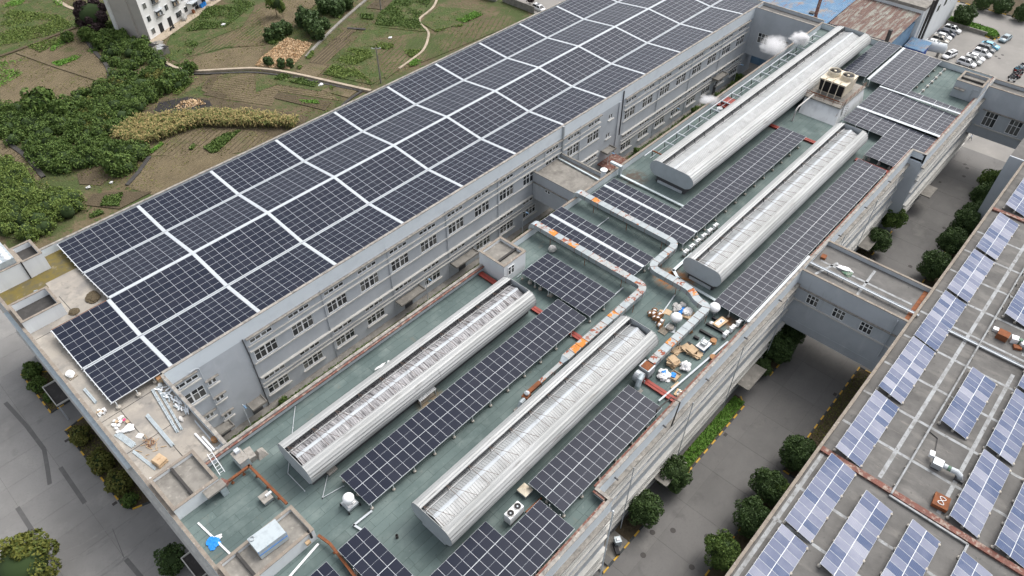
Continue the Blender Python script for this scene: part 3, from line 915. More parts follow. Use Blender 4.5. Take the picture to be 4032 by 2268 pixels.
# roof rooms of the hall's front block: parapet boxes with sunken roofs
def roof_room(bld, x0, x1, y0, y1, zt, beams=(), wallm='wall_white', floorm='concrete_old', sunk=0.55, t=0.28, zb=RZ - 0.3, name='stair_head'):
    mb = MB()
    mb.box(x0, x1, y0, y0 + t, zb, zt - 0.08).box(x0, x1, y1 - t, y1, zb, zt - 0.08).box(x0, x0 + t, y0 + t, y1 - t, zb, zt - 0.08).box(x1 - t, x1, y0 + t, y1 - t, zb, zt - 0.08)
    o = mb.build(name, wallm, bld)
    MB().box(x0 + t, x1 - t, y0 + t, y1 - t, zt - sunk - 0.2, zt - sunk).build('sunken_roof', floorm, o if bld is not None else None)
    e = 0.04
    c = MB()
    c.box(x0 - e, x1 + e, y0 - e, y0 + t + e, zt - 0.078, zt).box(x0 - e, x1 + e, y1 - t - e, y1 + e, zt - 0.078, zt)
    c.box(x0 - e, x0 + t + e, y0 + t + e, y1 - t - e, zt - 0.078, zt - .003).box(x1 - t - e, x1 + e, y0 + t + e, y1 - t - e, zt - 0.078, zt - .003)
    c.build('coping', 'coping_tan', o)
    for ax, p in beams:
        b = MB()
        if ax == 'x':
            b.box(p - 0.14, p + 0.14, y0 + t, y1 - t, zt - sunk, zt - 0.2)
        else:
            b.box(x0 + t, x1 - t, p - 0.14, p + 0.14, zt - sunk, zt - 0.2)
        b.build('beam', 'deck_dark', o)
    return o

tank_room = roof_room(hall, 3.0, 8.0, 88.4, 92.95, 17.6, floorm='deck_dark', sunk=1.2)
mid_room = roof_room(hall, 3.05, 8.15, 50.0, 55.2, 17.5, beams=(('x', 5.4),))
r3 = roof_room(hall, 3.0, 7.45, 99.2, 104.8, 18.4, wallm='wall_white', floorm='concrete_old', sunk=0.5)
r4 = roof_room(hall, 7.5, 10.3, 99.2, 103.4, 18.35, wallm='wall_white', floorm='deck_dark', sunk=0.9)
MB().box(7.40, 7.55, 99.05, 99.19, RZ - 0.1, 18.5).build('vent_stack', 'black', r4)
# door hood on the mid stair head
MB().box(6.2, 8.4, 48.9, 50.0, 16.9, 17.15).build('door_hood', 'concrete_old', mid_room)
MB().box(6.6, 7.5, 49.93, 50.02, RZ - 0.05, 16.85).build('door', 'dark_void', mid_room)
MB().box(7.62, 7.7, 48.95, 50.0, RZ - 0.05, 16.9).box(7.7, 8.3, 48.95, 49.0, RZ - 0.05, 16.9).build('door_leaf', 'galv', mid_room)

# ---------------------------------------------------------------- solar canopy over the hall
canopy = thing('solar_canopy', 'huge zigzag canopy of dark solar panels with white walkways covering the long hall', 'solar canopy', (12.6, 85.5, RZ))
Y_E1, Y_V1, Y_R, Y_V2, Y_E4 = 68.75, 76.84, 85.5, 93.95, 102.0
Z_E, Z_V, Z_R = 16.55, 15.94, 16.82
PWX, PWY = 2.384, 1.096

def pv_mesh(name, lx, ly, long_is_x, m, t=0.035, fr=0.017, lift=0.0):
    """framed module, lower left corner at origin, glass slightly sunk in a white frame"""
    mb = MB()
    a, b = fr, fr
    mb.add([(0, 0, t), (lx, 0, t), (lx, ly, t), (0, ly, t), (a, b, t - .002), (lx - a, b, t - .002), (lx - a, ly - b, t - .002), (a, ly - b, t - .002)],
           ((0, 1, 5, 4), (1, 2, 6, 5), (2, 3, 7, 6), (3, 0, 4, 7)), 1)
    mb.add([(a, b, t - .002), (lx - a, b, t - .002), (lx - a, ly - b, t - .002), (a, ly - b, t - .002)], ((0, 1, 2, 3),), 0)
    mb.uv[len(mb.f) - 1] = ((0, 0), (0, 1), (1, 1), (1, 0)) if long_is_x else ((0, 0), (1, 0), (1, 1), (0, 1))
    mb.add([(0, 0, 0), (lx, 0, 0), (lx, ly, 0), (0, ly, 0), (0, 0, t), (lx, 0, t), (lx, ly, t), (0, ly, t)], ((0, 1, 5, 4), (1, 2, 6, 5), (2, 3, 7, 6), (3, 0, 4, 7), (3, 2, 1, 0)), 1)
    return mb.mesh(name, [m, 'pv_frame'])

strips = [(Y_E1, Z_E, Y_V1 - 0.24, Z_V + 0.02), (Y_V1 + 0.24, Z_V + 0.02, Y_R - 0.27, Z_R - 0.02), (Y_R + 0.27, Z_R - 0.02, Y_V2 - 0.24, Z_V + 0.02), (Y_V2 + 0.24, Z_V + 0.02, Y_E4, Z_E)]
WK = [12.62 + 12.52 * k for k in range(12)]
bays = [(5.15, 12.37, 3, (0, 1))] + [(WK[k] + 0.25, WK[k + 1] - 0.25, 5, (0, 1, 2, 3)) for k in range(11)] + [(WK[11] + 0.25, WK[11] + 0.25 + 3 * 2.404, 3, (0, 1, 2, 3))]
cells = []
for x0, x1, nc, ss in bays:
    pw = (x1 - x0) / nc
    for s in ss:
        ya, za, yb, zb = strips[s]
        ln = math.hypot(yb - ya, zb - za)
        ang = math.atan2(zb - za, yb - ya)
        for r in range(7):
            for c in range(nc):
                y, z = ya + (yb - ya) * (r + 0.006) / 7, za + (zb - za) * (r + 0.006) / 7
                cells.append((x0 + c * pw + 0.01, y, z, pw - 0.02, ln / 7 - 0.014, ang))
cells.sort(key=lambda c: c[0] ** 2 + c[1] ** 2 + (85 - c[2]) ** 2)
pm_cache = {}
rest = MB()
for i, (x, y, z, lx, ly, ang) in enumerate(cells):
    if i < 300:
        k = (round(lx, 3), round(ly, 3))
        if k not in pm_cache:
            pm_cache[k] = pv_mesh('solar_panel', lx, ly, True, 'pv_dark')
        place('solar_panel', pm_cache[k], canopy, (x, y, z), rx=ang)
    else:
        ca, sa = math.cos(ang), math.sin(ang)
        P = lambda a, b, h: (x + a, y + b * ca - h * sa, z + b * sa + h * ca)
        e = 0.017
        o = [P(0, 0, .035), P(lx, 0, .035), P(lx, ly, .035), P(0, ly, .035)]
        q = [P(e, e, .033), P(lx - e, e, .033), P(lx - e, ly - e, .033), P(e, ly - e, .033)]
        lo = [P(0, 0, 0), P(lx, 0, 0), P(lx, ly, 0), P(0, ly, 0)]
        rest.add(o + q + lo, ((0, 1, 5, 4), (1, 2, 6, 5), (2, 3, 7, 6), (3, 0, 4, 7), (8, 9, 1, 0), (9, 10, 2, 1), (10, 11, 3, 2), (11, 8, 0, 3)), 1)
        rest.add(q, ((0, 1, 2, 3),), 0)
        rest.uv[len(rest.f) - 1] = ((i, 0), (i, 1), (i + 1, 1), (i + 1, 0))
stuff_part(rest.build('solar_panels', ['pv_dark', 'pv_frame'], canopy))

def sloped(x0, x1, ya, za, yb, zb, h0, h1):
    mb = MB()
    p = []
    for h in (h0, h1):
        p += [(x0, ya, za + h), (x1, ya, za + h), (x1, yb, zb + h), (x0, yb, zb + h)]
    return mb.hexa(p)
for k, xw in enumerate(WK):
    for s, (ya, za, yb, zb) in enumerate(strips):
        if k == 0 and s > 1:
            continue
        sloped(xw - 0.24, xw + 0.24, ya, za, yb, zb, 0.03, 0.075).build('walkway', 'white_metal', canopy)
XC = (12.87, 158.0)
sloped(XC[0], XC[1], Y_R - 0.26, Z_R - 0.01, Y_R + 0.26, Z_R - 0.01, 0.03, 0.08).build('ridge_walkway', 'white_metal', canopy)
for yv, xa in ((Y_V1, 5.15), (Y_V2, 12.87)):
    for d0, d1 in ((-0.24, -0.065), (0.065, 0.24)):
        sloped(xa, XC[1], yv + d0, Z_V + 0.02, yv + d1, Z_V + 0.02, 0.03, 0.075).build('gutter_plate', 'white_metal', canopy)
    sloped(xa, XC[1], yv - 0.065, Z_V - 0.1, yv + 0.065, Z_V - 0.1, 0, 0.04).build('gutter', 'frame_dark', canopy)
# open left edges: truss rails, brackets and posts on ballast
for xa, ss in ((5.15, (0, 1)), (12.87, (2, 3))):
    for s in ss:
        ya, za, yb, zb = strips[s]
        sloped(xa - 0.09, xa - 0.01, ya, za, yb, zb, -0.10, 0.04).build('edge_rail', 'alu', canopy)
        for r in range(8):
            y, z = ya + (yb - ya) * r / 7, za + (zb - za) * r / 7
            MB().box(xa - 0.22, xa + 0.25, y - 0.03, y + 0.03, z - 0.14, z - 0.06).build('purlin_end', 'alu', canopy)
        for y, z in ((ya, za), ((ya + yb) / 2, (za + zb) / 2)):
            MB().box(xa + 0.3, xa + 0.4, y + 0.05, y + 0.15, RZ - 0.1, z - 0.05).build('post', 'alu', canopy)
BALLAST = MB().lathe([(0.27, 0), (0.29, 0.02), (0.28, 0.38), (0.26, 0.4)], (0, 0, 0), 14).mesh('ballast_block', 'ballast', True)
for x, y in ((5.45, 68.45), (7.95, 68.45), (10.3, 68.9)):
    place('ballast_block', BALLAST, canopy, (x, y, RZ - 0.1))
    MB().box(x - 0.04, x + 0.04, y - .04, y + .04, RZ + 0.3, 16.5).build('post', 'alu', canopy)
MB().box(5.15, 11.2, Y_E1 - 0.06, Y_E1 - 0.015, Z_E - 0.06, Z_E + 0.03).build('edge_rail', 'alu', canopy)
MB().box(5.15, 12.4, Y_R - 0.22, Y_R - 0.16, Z_R - 0.06, Z_R + 0.03).build('edge_rail', 'rust', canopy)
# posts all along, so the canopy stands on the deck
for k in range(1, 12):
    for y, z in ((Y_V1, Z_V), (Y_R, Z_R), (Y_V2, Z_V), (Y_E4 - .2, Z_E), (Y_E1 + .3, Z_E)):
        MB().box(WK[k] - .05, WK[k] + .05, y - .05, y + .05, RZ - 0.1, z - 0.05).build('post', 'alu', canopy)

# ================================================================ green-roofed hall
def pix(u, v, z=0.0):
    d = ray(u, v)
    t = (z - CAM_Z) / d.z
    return (d.x * t, d.y * t)

GX1 = 158.3
green = thing('factory_hall', 'grey-blue factory hall with a flat green felt roof full of ducts and ventilators', 'building', (80, 36, 0))
YG = 53.75
MB().box(XF + .3, 159.3, YG - 0.3, YG, -0.1, RZ - 0.603).build('wall', 'wall_blue', green)
MB().box(GX1 - 0.3, GX1, 17.9, YG - 0.3, -0.1, RZ - 0.603).build('wall', 'wall_blue', green)
segs = [(XF, 35.0, 18.0), (35.0, 121.8, 19.85), (121.8, GX1, 17.6)]
front_wall(green, 18.0, 54.0, 'green')
for (a, b, y) in segs:
    st = [x for x in np.arange(a + 1.2, b - 3.6, 6.04)]
    low = ((80.5, 91),) if a == 35.0 else ()
    holes = []
    for x in st:
        for kit, wd, ht, z in ((WHI, 3.5, 0.72, 12.72), (WMAIN, 3.5, 2.1, 9.1), (WHI, 3.5, 0.72, 4.82), (WLOW, 3.5, 1.75, 1.75)):
            if 79.5 < x + 1.7 < 92 and a == 35.0:
                continue
            holes.append((x, x + wd, z, z + ht, kit))
    mb = MB()
    wall_holes(mb, 'y', y, a, b, -0.1, 14.2, [h[:4] for h in holes])
    mb.build('wall', 'wall_blue', green)
    MB().box(a, b, y - 0.02, y + 0.28, 14.2, PT - 0.1).build('parapet_wall', 'wall_pale', green)
    for h in holes:
        window(green, h[4], h[0], h[2], 'y', y, 'green')
    parts = ((a, b),) if a != 35.0 else ((a, 81.3), (90.0, b))
    for c, d in parts:
        for z, out, t, m in ((14.0, 0.55, 0.2, 'ledge_dark'), (12.3, 0.35, 0.2, 'ledge'), (11.4, 0.5, 0.2, 'ledge'), (8.7, 0.3, 0.25, 'ledge'), (5.95, 0.55, 0.2, 'ledge'), (4.35, 0.35, 0.2, 'ledge'), (3.65, 0.5, 0.2, 'ledge'), (1.5, 0.3, 0.25, 'ledge')):
            ledge(green, 'y', y, c + 0.02, d - 0.02, z, out, t, m, 'eave' if out > .5 else 'ledge')
    parapet(green, 'y', y, a + (0.0 if a > 3 else 0.3), b, 1, red=True, nm='parapet_inner')
MB().box(121.55, 121.8, 17.6, 19.85, -0.1, RZ - 0.603).build('wall', 'wall_blue', green)
MB().box(34.75, 35.0, 18.3, 19.85, -0.1, RZ - 0.603).build('wall', 'wall_blue', green)
parapet(green, 'x', 35.0, 18.35, 20.15, -1, red=True)
parapet(green, 'x', 121.8, 17.95, 20.15, 1, red=True)
parapet(green, 'y', YG, XF + .35, 51.7, -1, red=True)
parapet(green, 'y', YG, 56.2, GX1, -1, red=False, top='coping_tan')
parapet(green, 'x', GX1, 17.95, YG, -1, red=False, top='coping')
# downpipes on the road side
for x in (41.0, 53.2, 65.3, 77.3, 95.6, 107.7, 118):
    MB().tube([(x, 19.85 - 0.62, 0), (x, 19.85 - 0.62, 14.3)], 0.06, 8).build('downpipe', 'wall_blue', green)
MB().tube([(34.4, 17.35, 0), (34.4, 17.35, 15.9)], 0.09, 8).build('downpipe', 'wall_pale', green)
for x in np.arange(38, 121, 9.3):
    MB().cbox((x, 19.55, 15.2), (0.14, 0.5, 0.14)).build('wall_bracket', 'frame_dark', green)
MB().tube([(47.2, 20.9, 16.0), (47.2, 20.9, 17.4), (49.6, 20.6, 17.6), (49.8, 19.5, 17.5), (48.6, 19.3, 14.2)], 0.09, 8).build('vent_pipe', 'iron', green)
for x0, x1 in ((47.8, 52.5), (109.2, 114.2), (68.5, 73.6)):
    mb = MB().box(x0, x1, 17.5, 19.86, 3.3, 3.46).box(x0, x1, 17.5, 17.62, 3.462, 3.62)
    mb.build('canopy', 'concrete_old', green)
MB().box(131, 135, 15.3, 17.6, 3.6, 3.8).build('canopy', 'concrete_old', green)

# ---- green felt: sheets a metre wide
roof = MB()
for a, b, y in segs:
    roof.box(max(a, XF + .3), min(b, GX1 - .3), y + 0.3, YG - 0.3, RZ - 0.4, RZ - 0.012)
roof = roof.build('roof', 'membrane_edge', green)
sheets = []
r_ = random.Random(5)
y = YG - 0.3
while y > 18.0:
    ya = y - 1.0
    x = 3.0 - r_.uniform(0, 6)
    while x < 158:
        ln = r_.uniform(6.5, 9.5)
        c, d = max(x, 3.0), min(x + ln, 158.0)
        lo = 18.3 if d <= 35 else (20.15 if d < 122 else 17.9)
        if c < 35 < d and ya < 20.15:
            d = 35.0
        if c < 121.8 < d and ya < 20.15:
            d = 121.8
            lo = 20.15
        if c < 35:
            lo = 18.3
        elif c >= 121.8:
            lo = 17.9
        elif ya < 20.15:
            lo = 20.15
        if d - c > 0.4 and y > lo + 0.15:
            sheets.append((c, d, max(ya, lo), y))
        x += ln
    y -= 1.0
sheets.sort(key=lambda s: ((s[0] + s[1]) / 2) ** 2 + s[2] ** 2)
rest = MB()
for i, (a, b, c, d) in enumerate(sheets):
    z = RZ + r_.uniform(-0.004, 0.004)
    pts = (a + .014, b - .014, c + .016, d - .016, z - 0.010, z)
    if i < 300:
        MB().box(*pts).build('felt_sheet', 'membrane', roof)
    else:
        rest.box(*pts)
stuff_part(rest.build('felt_sheets', 'membrane', roof))

# ---- red painted expansion-joint covers
for x, ya, yb in ((50.9, 20.4, 25.4), (50.9, 26.0, 26.4), (50.9, 32.3, 53.2), (114.1, 20.4, 26.3), (114.1, 32.6, 53.2)):
    MB().box(x - 0.32, x + 0.32, ya, yb, RZ + 0.002, RZ + 0.28).box(x - 0.40, x + 0.40, ya, yb, RZ + 0.282, RZ + 0.33).box(x - 0.03, x + 0.03, ya, yb, RZ + 0.331, RZ + 0.38).build('joint_cover', 'paint_red', green)

# ---- stair heads on the green roof
w_room = roof_room(green, 51.75, 56.1, 49.3, 54.1, 18.8, beams=(('y', 50.9),), wallm='wall_white')
window(w_room, window_kit(1.25, 1.5, 2, 0.6, 'stair'), 52.5, 16.6, 'y', 49.3 - 0.12, 'green')
MB().box(56.1, 56.6, 49.6, 50.8, 18.2, 18.45).build('door_hood', 'concrete_old', w_room)
f_room = roof_room(green, 147.3, 152.0, 17.65, 22.3, 18.8, beams=(('x', 149.6),), wallm='wall_blue')
MB().box(146.5, 147.3, 20.2, 22.0, 17.3, 17.5).build('door_hood', 'coping', f_room)
MB().tube([(147.2, 19.0, RZ), (147.2, 19.0, 18.0), (147.2, 18.0, 18.0)], 0.06, 6).build('pipe', 'white_metal', f_room)
n_room = roof_room(green, 3.05, 11.6, 37.8, 41.7, 17.5, beams=(('x', 5.0),), wallm='wall_white')
MB().tube([(11.1, 37.7, 16.6), (11.1, 37.7, 17.3), (11.1, 38.1, 17.65)], 0.12, 8).build('pipe', 'black', n_room)
MB().cbox((10.5, 37.5, 16.5), (0.5, 0.35, 0.35)).build('junction_box', 'wood', n_room)

# ---------------------------------------------------------------- roof ventilators (open-topped ridge monitors)
def ribbed(poly, step, amp):
    """resample an outline and push every other point in and out: long ribs"""
    pts = [Vector((p[0], p[1])) for p in poly]
    L = [0]
    for a, b in zip(pts[:-1], pts[1:]):
        L.append(L[-1] + (b - a).length)
    n = max(4, int(L[-1] / step))
    out = []
    for k in range(n + 1):
        s = L[-1] * k / n
        i = max(j for j in range(len(L)) if L[j] <= s + 1e-9)
        i = min(i, len(pts) - 2)
        t = (s - L[i]) / (L[i + 1] - L[i])
        p = pts[i].lerp(pts[i + 1], t)
        d = (pts[i + 1] - pts[i]).normalized()
        p = p + Vector((-d.y, d.x)) * (amp if k % 2 else -amp)
        out.append((p.x, p.y))
    return out

def corr_mesh(name, ln, ya, za, yb, zb, m, pitch=0.30, amp=0.035):
    mb = MB()
    xs = []
    k = int(round(ln / pitch))
    for i in range(k):
        for f, h in ((0, 0), (0.52, 0), (0.64, 1), (0.88, 1)):
            xs.append(((i + f) * ln / k, h * amp))
    xs.append((ln, 0))
    V, F = [], []
    for x, h in xs:
        V += [(x, ya, za + h), (x, yb, zb + h)]
    for i in range(len(xs) - 1):
        F.append((2 * i, 2 * i + 2, 2 * i + 3, 2 * i + 1))
    mb.add(V, F)
    me = mb.mesh(name, m)
    return me

def ventilator(label, x0, x1, yc, hw, zt, grey, white, brace=True, sooty=False):
    v = thing('roof_ventilator', label, 'roof ventilator', ((x0 + x1) / 2, yc, RZ), 'barrel-sided ventilators along the green roof')
    k = hw / 3.0
    zb = zt - 2.72
    out = [(1.75 * k, zt), (2.25 * k, zt - 0.07), (2.65 * k, zt - 0.38), (2.92 * k, zt - 0.85), (3.0 * k, zt - 1.35), (2.93 * k, zt - 1.85), (2.65 * k, zt - 2.35), (2.15 * k, zb)]
    rgt = ribbed([(yc - a, z) for a, z in out], 0.19, 0.028)
    lft = ribbed([(yc + a - (0.30 if i == 0 else 0.12 if i == 1 else 0), z) for i, (a, z) in enumerate(out)], 0.19, 0.028)
    for prof in (rgt, lft[::-1]):
        MB().extrude_x(prof, x0 + 0.05, x1 - 0.05).build('side_cowl', 'cowl', v)
        e = prof[0] if prof is rgt else prof[-1]
        MB().tube([(x0, e[0], e[1]), (x1, e[0], e[1])], 0.045, 6).build('cowl_lip', 'cowl', v)
    ring = [(yc - a, z) for a, z in out] + [(yc + a, z) for a, z in out[::-1]]
    for xe in (x0, x1 - 0.06):
        n = len(ring)
        mb = MB()
        P = [(xe, a, b) for a, b in ring] + [(xe + 0.06, a, b) for a, b in ring]
        mb.add(P, [tuple(range(n)), tuple(range(2 * n - 1, n - 1, -1))] + [(i + 1 if i + 1 < n else 0, i, n + i, n + (i + 1) % n) for i in range(n)])
        mb.build('end_plate', 'cowl_end', v)
        MB().tube([(xe + 0.03, a, b) for a, b in ring + ring[:1]], 0.04, 5).build('end_rim', 'cowl', v)
    # curb under the monitor
    MB().box(x0 + 0.35, x1 - 0.35, yc - 2.0 * k, yc + 2.0 * k, RZ, zb + 0.12).build('curb', 'frame_dark', v)
    MB().box(x0 + 0.15, x0 + 0.35, yc - 1.7 * k, yc + 1.7 * k, RZ + 0.05, RZ + 0.45).build('curb_flashing', 'white_metal', v)
    # inner gabled roof of ribbed sheets
    zr, ze, ye = zt - 0.50, zt - 1.15, 2.15 * k
    n = max(1, int((x1 - x0 - 0.8) / 3.0))
    ln = (x1 - x0 - 0.8) / n
    ms = [corr_mesh('roof_sheet', ln - 0.01, -ye, ze - zr, 0, 0, white), corr_mesh('roof_sheet', ln - 0.01, 0, 0, ye, ze - zr, grey)]
    for i in range(n):
        X = x0 + 0.4 + i * ln
        for me in ms:
            place('roof_sheet', me, v, (X, yc, zr))
    MB().add([(x0 + .4, yc - .22, zr - .02), (x1 - .4, yc - .22, zr - .02), (x1 - .4, yc, zr + .09), (x0 + .4, yc, zr + .09), (x0 + .4, yc + .22, zr - .02), (x1 - .4, yc + .22, zr - .02)], ((0, 1, 2, 3), (3, 2, 5, 4))).build('ridge_cap', 'white_metal', v)
    # brackets in the gap on the far side, and wire bracing over the slot
    yl, yr = yc + 1.45 * k, yc - 1.75 * k
    for i in range(n + 1):
        X = x0 + 0.4 + i * ln
        mb = MB().bar((X, yl, zt - 0.05), (X, yl - 0.35, ze + 0.42), 0.06, 0.08).bar((X, yl, zt - 0.05), (min(X + 0.8, x1 - .1), yl + 0.05, ze + 0.30), 0.05, 0.05)
        mb.build('bracket', 'frame_dark', v)
        if brace and i < n:
            MB().bar((X, yl, zt - 0.04), (X, yr, zt - 0.04), 0.035, 0.035).bar((X, yl, zt - 0.02), (X + ln * 0.45, yr, zt - 0.02), 0.03, 0.03).build('brace', 'rust_wire', v)
    MB().bar((x0 + .1, yl - 0.04, zt - 0.30), (x1 - .1, yl - 0.04, zt - 0.30), 0.05, 0.10).build('slot_rail', 'frame_dark', v)
    MB().bar((x0 + .1, yl - 0.32, zt - 0.72), (x1 - .1, yl - 0.32, zt - 0.72), 0.10, 0.12).build('slot_rail', 'sheet_white', v)
    return v

vm3 = ventilator('silver barrel ventilator with soot-streaked inner sheets, beside the grey hall alley', 14.6, 50.3, 45.2, 3.05, 19.3, 'sheet_sooty', 'sheet_sooty')
vm4 = ventilator('silver barrel ventilator with clean white sheets, reached by the thin brown duct', 19.8, 55.3, 29.35, 3.0, 19.3, 'sheet_grey', 'sheet_white')
vm2 = ventilator('narrow silver barrel ventilator with a row of white condensers along its side', 70.0, 117.3, 29.35, 3.0, 19.3, 'sheet_grey', 'sheet_white')
vm1 = ventilator('longest and widest silver barrel ventilator, beside the steam pipes', 85.9, 152.8, 45.0, 4.05, 19.55, 'sheet_white', 'sheet_white', brace=False)

# ---------------------------------------------------------------- solar arrays on feet
PVC = {}

def solar_array(label, blocks, za, zb, yspan, m='pv_dark', feet=(), base=RZ, group=None, gap=0.012, midgap=0.035, name='solar_array', post_every=3):
    """blocks: (x0, x1, nx, y0, y1, ny); plane rises from za at yspan[0] to zb at yspan[1]"""
    xs = [b[0] for b in blocks] + [b[1] for b in blocks]
    ys = [b[3] for b in blocks] + [b[4] for b in blocks]
    o = thing(name, label, 'solar array', ((min(xs) + max(xs)) / 2, (min(ys) + max(ys)) / 2, base), group)
    sl = (zb - za) / (yspan[1] - yspan[0])
    ang = math.atan(sl)
    Z = lambda y: za + sl * (y - yspan[0])
    for x0, x1, nx, y0, y1, ny in blocks:
        px, py = (x1 - x0) / nx, (y1 - y0) / ny
        k = (round(px, 3), round(py, 3), m)
        if k not in PVC:
            PVC[k] = pv_mesh('solar_panel', px - gap, (py - midgap) / math.cos(ang), False, m)
        for i in range(nx):
            for j in range(ny):
                y = y0 + j * py + midgap / 2
                place('solar_panel', PVC[k], o, (x0 + i * px + gap / 2, y, Z(y)), rx=ang)
        for j in range(ny + 1):
            y = min(max(y0 + j * py, y0 + 0.06), y1 - 0.06)
            MB().box(x0, x1, y - 0.055, y + 0.055, Z(y) - 0.10, Z(y) - 0.012).build('rail', 'alu', o)
            k2 = 0
            x = x0 + 0.25
            while x < x1:
                MB().box(x - 0.04, x + 0.04, y - 0.04, y + 0.04, base + 0.15, Z(y) - 0.09).build('post', 'alu', o)
                place('ballast_block', BAL2, o, (x, y, base))
                x += post_every
    for x, y in feet:
        place('ballast_block', BALLAST, o, (x, y, base))
        MB().box(x - 0.03, x + 0.03, y - 0.03, y + 0.03, base + 0.35, Z(y) - 0.02).build('post', 'alu', o)
    return o
BAL2 = MB().lathe([(0.17, 0), (0.18, 0.25), (0.16, 0.27)], (0, 0, 0), 10).mesh('ballast_block', 'ballast', True)

ZA = 16.75
solar_array('long two-panel-deep solar strip between the sooty ventilator and the clean white one', [(17.25, 53.5, 32, 36.2, 41.1, 2)], 16.7, 16.9, (36, 41))
solar_array('two-panel-deep solar strip over the road, ending at the stepped parapet corner', [(30.3, 48.2, 16, 20.8, 25.65, 2)], 16.75, 16.9, (20, 26))
solar_array('square-ended solar array of twenty-five panels standing before the white stair head', [(53.9, 59.55, 5, 36.0, 48.15, 5)], 16.8, 16.9, (36, 48), feet=((54.3, 46.8), (54.35, 44.9), (54.4, 43.0)))
aD = solar_array('narrow solar array split by one white walkway, beside the rustier duct', [(63.95, 66.25, 2, 36.4, 53.6, 7), (66.85, 69.15, 2, 36.4, 53.6, 7)], 16.8, 16.9, (36, 54))
MB().box(66.3, 66.8, 36.4, 53.6, 16.88, 16.93).build('walkway', 'white_metal', aD)
eF = solar_array('L-shaped solar array with a white walkway, its long arm running beside the widest ventilator', [(74.35, 77.7, 3, 35.0, 52.1, 7), (78.25, 80.5, 2, 35.0, 52.1, 7), (80.5, 113.0, 29, 35.0, 39.9, 2)], 16.85, 16.9, (35, 52), feet=((74.6, 37.5), (74.6, 39.3), (74.6, 41.1), (74.6, 42.9), (74.6, 44.7), (74.6, 46.5), (74.6, 48.3), (74.6, 50.1)))
MB().box(77.74, 78.21, 35.0, 52.1, 16.93, 16.97).build('walkway', 'white_metal', eF)
solar_array('longest two-panel-deep solar strip beside the brown parapet and the bridge', [(67.2, 112.6, 40, 20.7, 25.55, 2)], 16.75, 16.9, (20, 26))
solar_array('solar array at the far end beside the widest ventilator, sloping towards the cooling tower', [(140.0, 159.0 - 1.2, 16, 36.2, 40.8, 2)], 17.1, 16.75, (36.2, 40.8))
iJ = solar_array('large stepped solar field at the far end with two white walkways, behind the cooling tower', [
    (139.6, 157.6, 16, 27.9, 35.2, 3), (139.0, 141.3, 2, 18.0, 27.9, 4),
    (129.0, 138.4, 8, 18.0, 32.8, 6), (122.4, 128.2, 5, 18.0, 32.8, 6), (114.8, 122.4, 7, 20.4, 25.4, 2)], 16.5, 16.95, (18, 35), feet=((115.5, 24.6), (115.4, 22.8), (115.3, 21.0)))
MB().box(138.45, 138.95, 18.0, 32.8, 16.95, 16.99).build('walkway', 'white_metal', iJ)
MB().box(128.25, 128.95, 18.0, 32.8, 16.95, 16.99).build('walkway', 'white_metal', iJ)
MB().box(139.6, 157.6, 35.25, 35.75, 17.0, 17.04).build('walkway', 'white_metal', iJ)
for k in range(7):
    place('ballast_block', BALLAST, iJ, (143.0 + 2.25 * k, 26.6, RZ))
MB().tube([(143, 26.6, RZ + 0.42), (156.5, 26.6, RZ + 0.42)], 0.04, 6).build('rail', 'white_metal', iJ)
lbase = [(24.15, 29.7, 5, 18.8, 23.55, 2), (8.5, 24.15, 14, 18.8, 26.0, 3)]
solar_array('solar array with a stepped end beside the twin-fan condenser, over the stepped parapet corner', lbase, 16.8, 16.85, (18, 26), feet=((30.0, 22.4), (29.9, 20.9)))
solar_array('small three-panel-wide solar array next to the brown pipe and the near stair head', [(12.0, 15.4, 3, 22.4, 34.6, 5)], 16.8, 16.85, (20, 35), feet=((11.9, 32.0), (11.9, 30.5)))
solar_array('solar array below the white tube beside the near stair head', [(5.0, 10.55, 5, 22.4, 34.5, 5)], 16.8, 16.85, (20, 35))

# ---------------------------------------------------------------- square galvanised ducts
def fillet(path, rad, n=5):
    pts = [Vector(p) for p in path]
    out = [pts[0]]
    for a, b, c in zip(pts[:-2], pts[1:-1], pts[2:]):
        d1, d2 = (a - b).normalized(), (c - b).normalized()
        r = min(rad, (a - b).length * 0.48, (c - b).length * 0.48)
        p, q = b + d1 * r, b + d2 * r
        for k in range(n + 1):
            t = k / n
            out.append((1 - t) ** 2 * p + 2 * t * (1 - t) * b + t * t * q)
    out.append(pts[-1])
    return out

